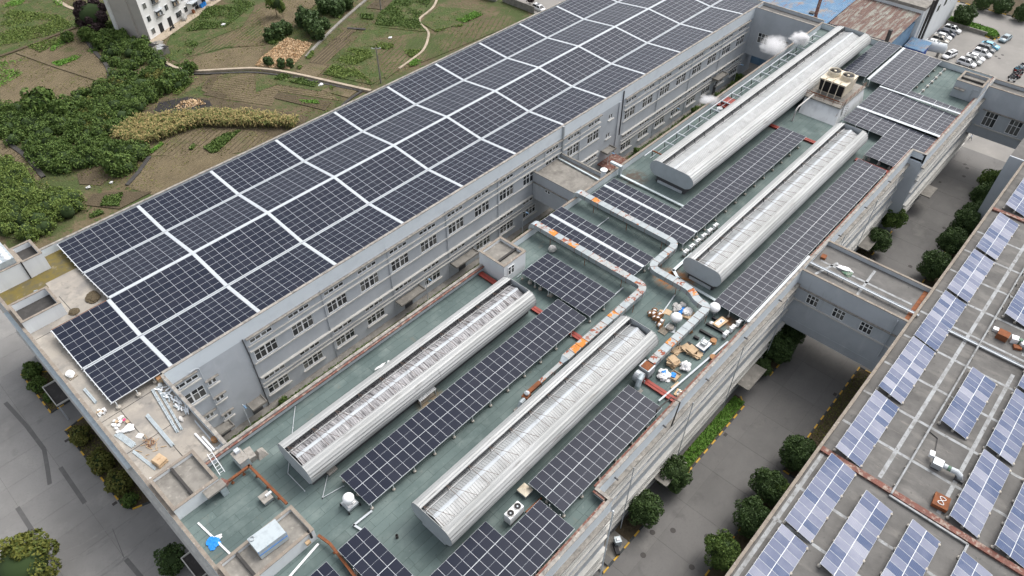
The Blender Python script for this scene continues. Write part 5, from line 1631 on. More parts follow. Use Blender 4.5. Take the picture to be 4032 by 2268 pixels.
simple('cardboard_sheet', 'torn cardboard piece between the flat sheet and the white tube', 'cardboard', 'cardboard', MB().cbox(D1(172, 172), (0.7, 0.8, 0.04), 0.5))
simple('rubbish_pile', 'pile of white and brown packaging behind the egg-shaped dome', 'rubbish', 'plastic_grey', lump(lump(lump(MB(), D1(285, 150), (1.3, 1.0, 0.7), 0.25, level=3, seed=41), D1(325, 135), (0.9, 0.9, 0.8), 0.25, level=3, seed=42), D1(270, 125), (0.9, 0.6, 0.5), 0.25, seed=43))
simple('blue_sheet', 'blue plastic sheet crumpled in front of the white packaging pile', 'plastic sheet', 'tarp_blue', lump(MB(), D1(318, 172), (1.3, 0.8, 0.5), 0.25, level=3, seed=44))
simple('bag_tray', 'white plastic bag in a cardboard tray next to the blue sheet', 'bag', ['cardboard', 'plastic_white'], lump(MB().cbox(D1(368, 200), (1.5, 1.3, 0.28), 0.2, 0), (*D1(366, 182)[:2], RZ + .2), (1.3, 1.1, 0.7), 0.22, m=1, level=3, seed=45))
mb = MB()
c = D1(180, 322)
for k in range(7):
    mb.cbox((c[0] - .5 + k * .17, c[1], c[2] + .12), (0.1, 1.1, 0.03), 0.0)
for k in range(3):
    mb.cbox((c[0], c[1] - .45 + k * .45, c[2]), (1.15, 0.1, 0.12), 0.0)
simple('pallet', 'weathered wooden pallet leaning among the cable spools', 'pallet', 'wood_grey', mb)
v_ = thing('machine_scrap', 'dismantled grey fan housing on a plate beside the pallet', 'machine', D1(232, 300))
c = D1(232, 305)
MB().cbox((c[0], c[1], c[2]), (1.1, 1.3, 0.08), 0.4).build('plate', 'steel', v_)
MB().lathe([(0.5, 0), (0.55, 0.35), (0.35, 0.5), (0.2, 0.45)], (c[0], c[1] + .1, c[2] + .08), 16).build('housing', 'rock', v_)
MB().bar((c[0] - .6, c[1] + .5, c[2] + .5), (c[0] + .6, c[1] + .5, c[2] + .55), 0.08, 0.06).build('bracket', 'steel', v_)
for i, (a, b) in enumerate((((555, 222), (600, 248)), ((508, 268), (640, 340)), ((458, 318), (590, 392)), ((412, 368), (450, 388)), ((360, 415), (490, 495)))):
    p, q = D1(*a), D1(*b)
    simple('black_beam', ('short black steel beam behind the tilted board', 'black steel beam under the tilted board', 'long black steel beam between tilted board and blue cabinet', 'stub of black steel beam touching the blue cabinet', 'black steel beam between blue cabinet and cardboard heap')[i], 'steel beam', 'black', MB().bar((*p[:2], RZ + .18), (*q[:2], RZ + .18), 0.32, 0.34))
v_ = thing('tilted_board', 'paint-splashed wooden board lying across the black beams', 'board', D1(605, 268))
c = D1(605, 268)
MB().hexa([(c[0] - 1.0, c[1] - .5, RZ + .42), (c[0] + 1.0, c[1] - .75, RZ + .42), (c[0] + 1.15, c[1] + .3, RZ + .42), (c[0] - .9, c[1] + .55, RZ + .42), (c[0] - 1.0, c[1] - .5, RZ + .48), (c[0] + 1.0, c[1] - .75, RZ + .48), (c[0] + 1.15, c[1] + .3, RZ + .48), (c[0] - .9, c[1] + .55, RZ + .48)]).build('plank', 'wood', v_)
MB().cbox((c[0], c[1] - .05, RZ + .481), (1.4, 0.55, 0.03), -.12).build('panel', 'plastic_white', v_)
MB().cbox((c[0] + .2, c[1] - .1, RZ + .512), (0.35, 0.2, 0.05), .5).build('tool', 'blue_wall', v_)
simple('white_sack', 'white crumpled sack beside the tilted board', 'sack', 'plastic_white', lump(MB(), D1(545, 268), (0.8, 0.6, 0.45), 0.2, level=3, seed=51))
v_ = thing('blue_cabinet', 'blue and white metal cabinet lying on the roof with a square frame on top', 'cabinet', D1(480, 450))
c = D1(480, 455)
MB().cbox((c[0], c[1], RZ + .02), (1.7, 1.25, 0.75), -0.05).build('body', 'blue_roof', v_)
MB().cbox((c[0], c[1], RZ + .772), (1.72, 1.27, 0.06), -0.05).build('top', 'plastic_white', v_)
MB().cbox((c[0] - .15, c[1] - .62, RZ + .2), (0.9, 0.06, 0.35), -0.05).build('window', 'black', v_)
MB().box(c[0] - .3, c[0] + .45, c[1] - .35, c[1] + .35, RZ + .84, RZ + 1.2).build('unit', 'steel', v_)
MB().box(c[0] - .35, c[0] + .5, c[1] - .4, c[1] - .34, RZ + 1.2, RZ + 1.6).box(c[0] - .35, c[0] + .5, c[1] + .34, c[1] + .4, RZ + 1.2, RZ + 1.6).box(c[0] - .35, c[0] - .29, c[1] - .34, c[1] + .34, RZ + 1.5, RZ + 1.6).build('open_frame', 'white_metal', v_)
def pile(label, pts, seed, m='cardboard'):
    mb = MB()
    r = random.Random(seed)
    for i, (x, y, sx, sy, h) in enumerate(pts):
        c = D1(x, y)
        for k in range(h):
            mb.cbox((c[0] + r.uniform(-.12, .12), c[1] + r.uniform(-.12, .12), RZ + k * .11), (sx * r.uniform(.8, 1.05), sy * r.uniform(.8, 1.05), 0.10), r.uniform(-.5, .5))
    return simple('cardboard_pile', label, 'cardboard', m, mb)
pile('opened brown cardboard sheets spread beside the silver duct', [(290, 470, 1.5, 1.2, 2), (270, 450, .9, .9, 1)], 1)
pile('tall heap of folded cardboard boxes between duct and blue cabinet', [(355, 465, 1.2, 1.1, 5), (400, 485, 1.3, 1.2, 6), (440, 510, 1.2, 1.2, 4)], 2)
pile('square stack of cardboard with a pipe on top', [(250, 572, 1.25, 1.25, 8)], 3)
simple('white_sack', 'white plastic bundle on cardboard beside the square cardboard stack', 'bag', 'plastic_white', lump(MB(), D1(345, 605), (1.4, 1.2, 0.9), 0.22, level=3, seed=61))
simple('film_bundle', 'clear plastic film and blue wrap bundle near the red joint cover', 'bag', 'plastic_white', lump(lump(MB(), D1(175, 665), (1.6, 1.4, 0.8), 0.25, level=3, seed=62), D1(215, 690), (1.0, 0.7, 0.2), 0.3, seed=63))
simple('blue_wrap', 'small blue plastic wrap tucked in the clear film bundle', 'plastic sheet', 'tarp_blue', lump(MB(), (*D1(180, 660)[:2], RZ + .62), (0.6, 0.5, 0.25), 0.25, level=3, seed=64))
v_ = thing('open_box', 'open cardboard box with blue and white contents beside the film bundle', 'box', D1(262, 670))
c = D1(262, 672)
mb = MB()
for a, b, sx, sy in ((0, -.55, 1.3, .05), (0, .55, 1.3, .05), (-.63, 0, .05, 1.05), (.63, 0, .05, 1.05)):
    mb.cbox((c[0] + a, c[1] + b, RZ), (sx, sy, 0.42))
mb.cbox((c[0], c[1], RZ + .002), (1.2, 1.05, 0.2)).build('carton', 'cardboard', v_)
mb = lump(MB(), (c[0] - .1, c[1] + .15, RZ + .2), (0.8, 0.6, 0.35), 0.25, level=2, seed=65)
mb.build('contents', 'tarp_blue', v_)
simple('cardboard_strip', 'bent strip of cardboard leaning on the white cable tray', 'cardboard', 'cardboard', MB().bar((*D1(238, 765)[:2], RZ + .15), (*D1(295, 722)[:2], RZ + .25), 0.3, 0.12))
v_ = thing('parts_tray', 'shallow wooden tray of bottles and cans at the brown parapet', 'tray', D1(295, 795))
c = D1(295, 797)
MB().cbox((c[0], c[1], RZ), (1.1, 0.8, 0.14), 0.15).build('tray', 'wood', v_)
for k in range(7):
    MB().cbox((c[0] - .4 + .13 * k, c[1] + random.uniform(-.2, .2), RZ + .141), (0.1, 0.25, 0.1), random.uniform(0, 2)).build('bottle', random.choice(['white_gloss', 'blue_wall', 'plastic_grey']), v_)

# ---------------------------------------------------------------- clutter on the front terrace
TZ = RZ - 0.1
D3 = lambda x, y, z=TZ: (*pix(350 + x / 1.82, 1500 + y / 1.82, z), z)
def bundle(label, p0, p1, n, wd, layers=2, m='galv', ties=False):
    b = thing('steel_bundle', label, 'steel channels', (*p0, TZ))
    a, c = Vector((*p0, 0)), Vector((*p1, 0))
    d = (c - a).normalized()
    s = Vector((-d.y, d.x, 0))
    sp = wd / n
    for l in range(layers):
        for k in range(n):
            o = s * ((k - (n - 1) / 2) * sp) + d * random.uniform(-.12, .12)
            MB().bar(a + o + Vector((0, 0, TZ + .05 + l * .09)), c + o + Vector((0, 0, TZ + .05 + l * .09)), sp * .86, 0.085).build('channel', m, b)
    if ties:
        for t in np.linspace(0.06, 0.96, 9):
            p = a.lerp(c, t) + Vector((0, 0, TZ + layers * .09 + .05))
            MB().bar(p - s * (wd / 2), p + s * (wd / 2), 0.09, 0.06).build('cross_bar', m, b)
    return b
bundle('long pair of galvanised ladder-like channels across the terrace', (9.45, 68.0), (8.45, 60.3), 2, 0.34, 2, ties=True)
bundle('galvanised channel laid next to the ladder-like pair on the terrace', (9.95, 67.5), (8.95, 60.2), 2, 0.28, 2, ties=True)
bundle('bright bundle of steel channels lying alone in the middle of the terrace', (7.2, 65.0), (7.15, 58.95), 4, 0.42, 2)
bundle('fan of loose grey steel profiles beside the white rubbish on the terrace', (3.6, 65.3), (4.15, 62.2), 6, 0.7, 1)
bundle('slim steel profiles lying along the terrace front parapet', (3.75, 61.6), (4.35, 57.6), 4, 0.35, 1)
bundle('single bright channel lying along the front parapet beside the solar canopy', (3.9, 74.2), (3.95, 71.2), 2, 0.35, 2)
bundle('white steel strips leaning at the terrace parapet beside the wooden spool', (10.6, 60.2), (10.5, 56.4), 2, 0.16, 1, m='white_metal')
for i, (a, b) in enumerate((((9.68, 58.5), (9.72, 55.05)), ((10.05, 57.5), (10.05, 54.9)))):
    simple('white_tube', ('longer of the two white plastic tubes on the terrace floor', 'shorter of the two white plastic tubes on the terrace floor')[i], 'tube', 'white_gloss', MB().tube([(*a, TZ + .12), (*b, TZ + .12)], 0.13, 10))
spool('wooden cable spool standing at the terrace parapet by the ladder', (10.75, 56.1, TZ), 0.36, 0.4, True, cable='wood')
v_ = thing('clamp_heap', 'heap of silver pipe clamps in the terrace corner', 'hardware', (10.7, 54.9, TZ))
for k in range(12):
    x, y = 10.35 + (k % 4) * .17, 54.6 + (k // 4) * .2
    MB().lathe([(0.09, 0), (0.09, 0.12), (0.05, 0.12), (0.05, 0)], (x, y, TZ + .02 + .05 * (k % 3)), 8, cap=False).build('clamp', 'alu', v_)
v_ = thing('offcut_heap', 'heap of short white and silver metal offcuts against the terrace parapet', 'scrap metal', (10.2, 65.5, TZ))
r_ = random.Random(3)
for k in range(38):
    x, y = r_.uniform(9.9, 10.85), r_.uniform(61.9, 68.1)
    a = r_.gauss(1.5, 0.35) if y < 65.5 else r_.uniform(0, 3.1)
    ln = r_.uniform(0.5, 1.2)
    z = TZ + .07 + r_.choice((0, .1, .2)) * (1 if y < 66 else .6)
    MB().bar((x - math.cos(a) * ln / 2, y - math.sin(a) * ln / 2, z), (x + math.cos(a) * ln / 2, y + math.sin(a) * ln / 2, z + .04), r_.uniform(.1, .2), 0.10).build('offcut', r_.choice(['white_gloss', 'alu', 'alu', 'galv']), v_)
simple('black_bag', 'torn black and white bag at the end of the metal offcuts', 'bag', 'plastic_grey', lump(MB(), (9.6, 61.6, TZ), (0.5, 1.0, 0.35), 0.25, level=3, seed=71))
v_ = thing('rubbish_heap', 'heap of small boxes and white bags on the terrace near the front parapet', 'rubbish', (4.2, 66.2, TZ))
for k in range(16):
    x, y = 3.8 + r_.random() * 1.5, 64.9 + r_.random() * 2.2
    s = r_.uniform(.22, .45)
    (MB().cbox((x, y, TZ), (s, s * .8, s * .7), r_.uniform(0, 2)) if k % 2 else lump(MB(), (x, y, TZ), (s, s, s * .8), .2, seed=k)).build('packet' if k % 2 else 'bag', r_.choice(['plastic_white', 'cardboard', 'plastic_white']), v_)
lump(MB(), (4.9, 64.9, TZ), (1.4, 1.0, 0.4), 0.25, level=3, seed=72).build('white_sack', 'plastic_white', v_)
MB().cbox((5.05, 66.2, TZ + .2), (0.3, 0.2, 0.15), .3).build('pink_packet', mat('pink', (0.75, 0.06, 0.22), 0.5), v_)
simple('white_board', 'square white board lying on the terrace beside the coiled hose', 'panel', 'plastic_white', MB().cbox((5.25, 63.0, TZ), (0.62, 0.75, 0.05), 0.5))
v_ = thing('boxes_stack', 'low stack of small white and brown boxes at the front parapet by the canopy corner', 'boxes', (3.6, 69.3, TZ))
for k in range(11):
    MB().cbox((3.4 + .25 * (k % 4), 69.0 + .28 * (k // 4), TZ + .25 * (k % 2)), (0.26, 0.26, 0.25), r_.uniform(-.2, .2)).build('carton', r_.choice(['plastic_white', 'cardboard', 'plastic_white']), v_)
v_ = thing('packed_pallet', 'wrapped pallet of pale goods on the strip beside the canopy edge', 'pallet', (3.75, 77.6, TZ))
MB().cbox((3.75, 77.6, TZ), (0.95, 1.5, 0.14), .1).build('base', 'wood_grey', v_)
lump(MB(), (3.75, 77.6, TZ + .14), (0.95, 1.45, 0.5), 0.14, level=3, seed=74).build('load', 'plastic_white', v_)
v_ = thing('wood_scraps', 'scattered wooden sticks round a coil of brown wire on the terrace', 'wood scraps', (5.5, 61.2, TZ))
for k in range(20):
    x, y, a = r_.gauss(5.3, .45), r_.gauss(61.0, .75), r_.uniform(0, 3.1)
    ln = r_.uniform(.3, .9)
    MB().bar((x - math.cos(a) * ln / 2, y - math.sin(a) * ln / 2, TZ + .04 + .02 * (k % 3)), (x + math.cos(a) * ln / 2, y + math.sin(a) * ln / 2, TZ + .05 + .02 * (k % 3)), .06, .05).build('stick', 'wood', v_)
mb = MB()
for k in range(5):
    mb.tube([(5.6 + (.3 + .05 * k) * math.cos(t), 61.2 + (.45 + .06 * k) * math.sin(t + k), TZ + .08 + .03 * k) for t in np.linspace(0, 6.1, 18)], 0.018, 4)
mb.build('wire_coil', 'rust', v_)
v_ = thing('carton_stack', 'stack of flat brown cartons with printed marks before the mid stair head', 'cartons', (5.15, 58.0, TZ))
for k in range(9):
    MB().cbox((5.15 + r_.uniform(-.05, .05), 58.0 + r_.uniform(-.05, .05), TZ + .075 * k), (1.1 if k < 8 else .95, 1.3 if k < 8 else 1.15, 0.07), .18 + r_.uniform(-.06, .06)).build('carton', 'cardboard' if k != 4 else 'wood', v_)
for k in range(4):
    MB().cbox((5.0 + .11 * k, 57.98, TZ + .676), (0.07, 0.16 - .03 * (k % 2), 0.004), .18).build('print_mark', 'spool_brown', v_)
simple('white_bag', 'flat white bag in the corner between front parapet and mid stair head', 'bag', 'plastic_white', lump(lump(MB(), (4.1, 56.2, TZ), (1.3, 0.7, 0.25), 0.25, level=3, seed=75), (3.5, 56.4, TZ), (0.6, 0.9, 0.3), 0.3, seed=76))
v_ = thing('ladder', 'aluminium ladder leaning from the green roof up to the terrace parapet', 'ladder', (9.4, 52.6, RZ))
a0, a1 = Vector((9.25, 53.9, 17.0)), Vector((9.05, 51.6, RZ))
for s in (-.25, .25):
    MB().bar(a0 + Vector((s, 0, 0)), a1 + Vector((s * 1.2, 0, 0)), 0.07, 0.06).build('stile', 'alu', v_)
for k in range(7):
    p = a0.lerp(a1, .08 + k * .14)
    MB().bar(p - Vector((.26, 0, 0)), p + Vector((.26, 0, 0)), 0.05, 0.05).build('rung', 'alu', v_)
v_ = thing('scrap_crate', 'small brown wicker crate by the canopy post on the terrace', 'crate', (10.6, 69.2, TZ))
MB().cbox((10.75, 68.55, TZ), (0.5, 0.6, 0.75)).build('body', 'wood', v_)
MB().cbox((10.75, 68.55, TZ + .75), (0.55, 0.65, 0.06)).build('rim', 'spool_brown', v_)
# stainless water tank, back box and tray at the far corner of the front block
v_ = thing('water_tank', 'stainless steel sectional water tank with round bulges on the far front corner', 'water tank', (5.2, 102, 17.9))
MB().box(3.4, 7.1, 99.6, 104.4, 17.9, 19.3).build('body', 'galv', v_)
for i in range(3):
    for j in range(5):
        MB().lathe([(0.46, 0.001), (0.42, 0.12), (0.25, 0.20), (0.02, 0.23)], (4.05 + i * 1.18, 100.1 + j * 0.95, 19.3), 14, cap=False).build('bulge', 'alu', v_, smooth=True)
MB().lathe([(0.35, 0.3), (0.35, 0.36)], (6.4, 103.9, 19.2), 14).build('manhole', 'dark_void', v_)
bundle('pair of galvanised ladder channels leaning against the dark tank room', (6.9, 96.0), (6.1, 93.4), 2, 0.5, 2, ties=True)
simple('stone_block', 'small square concrete block on the mossy terrace corner', 'concrete block', 'rock', MB().cbox((4.3, 95.3, TZ), (0.7, 0.6, 0.3), .3))
simple('dirt_heap', 'low heap of dark brown earth beside the canopy edge', 'earth heap', 'soil_dark', lump(MB(), (11.7, 88.9, TZ), (1.9, 2.2, 0.35), 0.2, level=3, seed=77))
simple('dirt_heap', 'small heap of brown earth beside the dark tank room', 'earth heap', 'soil_dark', lump(MB(), (8.7, 88.2, TZ), (1.2, 1.3, 0.2), 0.2, level=3, seed=78))

# ================================================================ links and bridges
def bridge(label, x0, x1, y0, y1, zb, wins, bands=True, deck='roof_grey', coping='coping_tan', budget='b', zt=PT):
    b = thing('link_bridge', label, 'bridge', ((x0 + x1) / 2, (y0 + y1) / 2, zb))
    mb = MB()
    holes = [(y, y + w_, z, z + h_) for y, z, w_, h_, k in wins]
    wall_holes(mb, 'x', x0, y0, y1, zb, zt - 0.1, holes)
    mb.build('wall', 'wall_blue', b)
    for y, z, w_, h_, k in wins:
        window(b, k, y + w_, z, 'x', x0, budget)
    MB().box(x0 + 0.25, x1 - 0.25, y0, y1, zb, zb + 0.5).build('soffit_slab', 'wall_blue', b)
    MB().box(x1 - 0.25, x1, y0, y1, zb, zt - 0.1).build('wall', 'wall_blue', b)
    MB().box(x0 + 0.25, x1 - 0.25, y0, y1, zt - 1.0, zt - 0.75).build('roof', deck, b)
    MB().box(x0 + 0.01, x0 + 0.25, y0, y1, zt - 1.0, zt - 0.1).build('parapet', 'wall_blue', b)
    for a, c in ((x0 - 0.05, x0 + 0.3), (x1 - 0.3, x1 + 0.05)):
        n = int((y1 - y0) / 1.4)
        cm = MB()
        for k in range(n):
            cm.box(a, c, y0 + (y1 - y0) * k / n + .005, y0 + (y1 - y0) * (k + 1) / n - .005, zt - 0.098, zt + random.uniform(-.01, .01))
        stuff_part(cm.build('coping', coping, b))
    if bands:
        for z, out, t, m in ((13.6, 0.3, 0.12, 'ledge_dark'), (11.2, 0.25, 0.16, 'ledge'), (zb + 1.4, 0.04, 0.08, 'wall_blue')):
            ledge(b, 'x', x0, y0 + .2, y1 - .2, z, out, t, m)
    return b

W2 = window_kit(1.7, 1.75, 3, 0.6, 'bridge')
br = bridge('grey-blue enclosed bridge with three windows joining the green-roofed hall to the grey-roofed hall', 81.4, 89.9, 5.1, 19.85, 5.9, [(16.2, 11.45, 1.7, 1.75, W2), (12.3, 11.45, 1.7, 1.75, W2), (8.4, 11.45, 1.7, 1.75, W2)])
MB().box(83.65, 84.05, 4.5, 19.9, 16.35, 16.42).box(83.65, 83.68, 4.5, 19.9, 16.422, 16.5).box(84.02, 84.05, 4.5, 19.9, 16.422, 16.5).build('cable_tray', 'white_metal', br)
for y in np.arange(6, 20, 2.2):
    MB().box(83.8, 83.9, y, y + .1, 15.95, 16.35).build('tray_leg', 'steel', br)
MB().box(81.8, 89.5, 5.2, 5.75, 15.952, 16.05).build('joint_cover', 'rust', br)
MB().tube([(82, 6.2, 16.4), (81.2, 6.2, 16.2), (81.2, 6.2, 9)], 0.1, 8).build('downpipe', 'wall_blue', br)
for a, b_ in (((85.8, 6), (85.8, 19)), ((82.5, 12.2), (89, 12.4)), ((87, 17), (82.6, 18.3))):
    MB().bar((*a, 15.955), (*b_, 15.955), 0.35, 0.012).build('sealant_strip', 'sealant', br)
MB().cbox((86.6, 19.0, 15.95), (0.9, 0.7, 0.35), .1).build('rusty_box', 'rust', br)
simple('green_net', 'tangled green netting and white rags on the bridge roof', 'netting', ['net_green', 'plastic_white'], lump(lump(MB(), (85.6, 15.0, 15.95), (0.9, 1.4, 0.2), 0.35, m=0, level=3, seed=81), (86.2, 15.8, 15.96), (0.9, 2.2, 0.35), 0.35, m=1, level=3, seed=82))
mb = MB()
for k in range(4):
    mb.cbox((82.1, 12.9 - .3 * k, 15.96), (0.22, 0.12, 0.18), 0.2).cbox((82.35, 12.9 - .3 * k, 15.96), (0.22, 0.12, 0.18), 0.2)
simple('brick_row', 'short double row of loose bricks on the bridge roof edge', 'bricks', 'coping_tan', mb)
bridge('grey-blue enclosed bridge with two windows linking the far ends of the two long halls', 155.6, 159.6, 53.75, 68.3, 5.6, [(63.6, 9.0, 2.6, 2.4, window_kit(2.6, 2.4, 3, .6, 'far1')), (58.6, 9.0, 2.6, 2.4, window_kit(2.6, 2.4, 3, .6, 'far1'))], bands=False, coping='coping')
fl = bridge('grey-blue enclosed bridge with tall windows at the far end of the road', 153.5, 157.6, -18, 17.55, 6.6, [(y, 9.0, 2.3, 3.0, window_kit(2.3, 3.0, 3, .62, 'far2')) for y in (13.6, 9.2, 4.8)], bands=False)
ledge(fl, 'x', 153.5, -17, 16.6, 12.1, 0.35, 0.15, 'ledge_dark')
ledge(fl, 'x', 153.5, -17, 16.9, 8.6, 0.3, 0.2)
cn = bridge('low grey link with a bare concrete roof crossing the alley between the halls', 79.3, 87.2, 53.75, 68.25, 5.4, [(64.2, 8.0, 1.2, 0.7, window_kit(1.2, .7, 2, None, 'c1')), (59.3, 8.0, 1.2, 0.7, window_kit(1.2, .7, 2, None, 'c1'))], bands=False, deck='concrete_old', coping='concrete_old', zt=11.2)
MB().bar((86.0, 68.0, 10.65), (85.5, 54.0, 10.65), 0.3, 0.25).build('cable_duct', 'galv', cn)
ledge(cn, 'x', 79.3, 54, 68, 9.0, 0.25, 0.12, 'ledge_dark')

# ================================================================ grey-roofed hall on the right
rh = thing('factory_hall', 'grey-roofed factory hall carrying tilted rows of old blue solar panels', 'building', (85, -8, 0))
RR = 16.1
MB().box(32, 131, -40, 5.0, RR - 0.4, RR).build('roof', 'roof_grey', rh)
MB().box(32, 131, 4.8, 5.1, -0.1, RR).build('wall', 'wall_blue', rh)
MB().box(32, 32.3, -40, 4.8, -0.1, RR - .4).build('wall', 'wall_blue', rh)
MB().box(131, 131.3, -40, 7.3, -0.1, PT).build('wall', 'wall_blue', rh)
MB().box(131.3, 153.4, -40, 7.3, -0.1, RR).build('far_block', 'wall_blue', rh)
MB().box(131.3, 153.4, -40, 7.3, RR + .003, RR + .05).build('roof', 'roof_grey', rh)
for a, b in ((32, 131),):
    n = 66
    cm = MB()
    for k in range(n):
        cm.box(a + (b - a) * k / n + .006, a + (b - a) * (k + 1) / n - .006, 4.78 + random.uniform(-.02, .02), 5.13, RR + .002, PT + random.uniform(-.015, .015) - .15)
    stuff_part(cm.build('coping', 'coping_tan', rh))
for x in (56.05, 114.7):
    MB().box(x - .3, x - .05, -30, 4.78, RR, RR + .26).box(x + .05, x + .3, -30, 4.78, RR, RR + .26).box(x - .36, x + .36, -30, 4.78, RR + .262, RR + .30).build('joint_cover', 'coping_red', rh)
for y, a, b in ((-1.5, 57, 112), (-7.72, 57, 82), (-7.72, 86, 112), (1.0 + 3.35, 33, 55.6), (-13.5, 57, 100)):
    MB().bar((a, y, RR + .004), (b, y, RR + .004), 0.42, 0.012).build('sealant_strip', 'sealant', rh)
for x in (50.0, 61.5, 67.3, 73.4, 79.5, 85.2, 90.75, 96.3, 102, 107.6, 45):
    MB().bar((x, 4.7, RR + .003), (x, -26, RR + .003), 0.36, 0.008).build('sealant_strip', 'sealant', rh)
# white water pipe along the roof and the boxed-in pipe corner
MB().tube([(55.6, -3.2, RR + .45), (104, -2.9, RR + .45)], 0.11, 8).build('water_pipe', 'sealant', rh)
for x in np.arange(57, 104, 3):
    MB().cbox((x, -3.1, RR), (0.2, 0.25, 0.36)).build('pipe_block', 'rock', rh)
MB().bar((55.45, -3.1, RR + .2), (55.4, -11.1, RR + .2), 0.22, 0.2).bar((55.4, -11.1, RR + .2), (48.5, -11.1, RR + .2), 0.22, 0.2).build('pipe_casing', 'sealant', rh)
MB().box(83.6, 84.0, -26, 1.2, RR + .22, RR + .30).box(83.6, 83.63, -26, 1.2, RR + .302, RR + .38).box(83.97, 84.0, -26, 1.2, RR + .302, RR + .38).build('cable_tray', 'white_metal', rh)
for y in np.arange(-25, 1, 2.4):
    MB().box(83.75, 83.85, y, y + .1, RR, RR + .22).build('tray_leg', 'steel', rh)
BG = 'tilted rows of old blue panels'
def blue(x0, x1, yl, lab):
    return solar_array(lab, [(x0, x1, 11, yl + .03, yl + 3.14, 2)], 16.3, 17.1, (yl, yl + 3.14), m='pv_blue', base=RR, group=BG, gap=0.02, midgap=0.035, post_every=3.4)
row1 = [(33.6, 44.3), (44.85, 55.6), (56.6, 67.4), (68.15, 78.9), (79.2, 90.2), (90.8, 101.7), (102.4, 113.1), (115.8, 126.5)]
for i, (a, b) in enumerate(row1):
    blue(a, b, 0.5, ('tilted blue solar array at the parapet, first one before the rust-brown joint cover' if i == 1 else 'tilted blue solar array at the parapet, second one before the rust-brown joint cover' if i == 0 else 'tilted blue solar array at the parapet, first one past the rust-brown joint cover' if i == 2 else 'tilted blue solar array at the parapet, next to the bridge end' if i == 4 else 'tilted blue solar array in the line along the parapet past the bridge' if i in (5, 6, 7) else 'tilted blue solar array at the parapet, second one past the rust-brown joint cover'))
for i, (a, b, y) in enumerate(((43.0, 53.8, -4.2), (43.0, 53.8, -9.05), (43.0, 53.8, -14.0))):
    blue(a, b, y, 'tilted blue solar array in the inner block before the rust-brown joint cover')
for i, (a, b, y) in enumerate(((68.2, 78.8, -6.75), (91.1, 101.8, -6.75), (102.5, 113.1, -6.75))):
    blue(a, b, y, ('tilted blue solar array between the white fan unit and the white cable tray' if i == 0 else 'tilted blue solar array inside the white pipe, past the white cable tray'))
for i, (a, b, y) in enumerate(((56.8, 67.5, -11.65), (68.2, 78.9, -11.65), (56.6, 67.2, -16.1), (68.2, 78.9, -16.1), (79.5, 90.2, -11.65))):
    blue(a, b, y, ('tilted blue solar array beside the rusty square plate' if i == 0 else 'tilted blue solar array in the innermost rows past the rust-brown joint cover'))
# fan unit, rusty plate, scrap table on the grey roof
v_ = thing('fan_unit', 'white and grey fan unit with silver elbow ducts on the grey roof', 'fan', (62.4, -5.9, RR))
MB().cbox((62.45, -5.45, RR + .25), (1.0, 1.0, 0.75), .1).build('casing', 'steel', v_)
MB().cbox((63.2, -4.55, RR + .5), (0.7, 0.5, 0.4), .2).build('motor', 'white_gloss', v_)
MB().tube([(62.5, -6.0, RR + .8), (62.5, -6.4, RR + .8)], 0.3, 12).build('collar', 'white_metal', v_)
MB().tube([(62.5, -6.4, RR + .8), (62.55, -6.75, RR + .8)], 0.31, 12).build('flexible_joint', 'net_green', v_)
MB().tube([(62.55, -6.75, RR + .8), (62.6, -7.3, RR + .85), (62.6, -7.75, RR + .6), (62.6, -7.9, RR + .15)], 0.32, 12).build('elbow', 'white_metal', v_)
MB().cbox((62.6, -7.9, RR), (0.9, 0.9, 0.3)).build('base', 'frame_dark', v_)
MB().cbox((62.45, -5.45, RR), (0.8, 0.8, 0.25)).build('stand', 'frame_dark', v_)
MB().bar((63.4, -4.9, RR + .06), (66.3, -4.3, RR + .06), 0.08, 0.08).bar((66.3, -4.3, RR + .06), (66.6, -3.3, RR + .06), 0.08, 0.08).build('power_pipe', 'black', v_)
v_ = thing('rusty_plate', 'rusty square steel plate with a loop of white hose on top', 'steel plate', (58.2, -7.4, RR))
MB().cbox((58.2, -7.4, RR + .12), (1.7, 1.5, 0.5), .12).build('box', 'rust', v_)
MB().cbox((58.2, -7.4, RR), (1.3, 1.1, 0.12), .12).build('skid', 'iron', v_)
MB().tube([(58.2 + .5 * math.cos(t), -7.4 + .3 * math.sin(2 * t), RR + .66) for t in np.linspace(0, 6.3, 24)], 0.045, 6).build('hose', 'plastic_white', v_)
v_ = thing('scrap_bench', 'row of rusty steel stands and white bins on the grey roof past the cable tray', 'machine', (85.6, -6.5, RR))
c0 = zp(8, 1760, 1100, RR)
for k, (dx, dy, sx, sy, h, m) in enumerate(((0, 0, 1.2, 1.3, 0.9, 'rust'), (.8, 1.0, .6, .6, .4, 'white_gloss'), (.3, -1.3, .8, .8, .8, 'white_gloss'), (-.6, -2.0, .7, .9, .35, 'rust'), (.3, -2.4, .8, .9, .7, 'wall_white'), (-.3, -3.2, .9, .9, .5, 'steel'), (.3, -1.9, .4, .4, .9, 'net_green'))):
    MB().cbox((c0[0] + dx, c0[1] + dy, RR), (sx, sy, h), .15 * k).build('bin' if m != 'rust' else 'stand', m, v_)

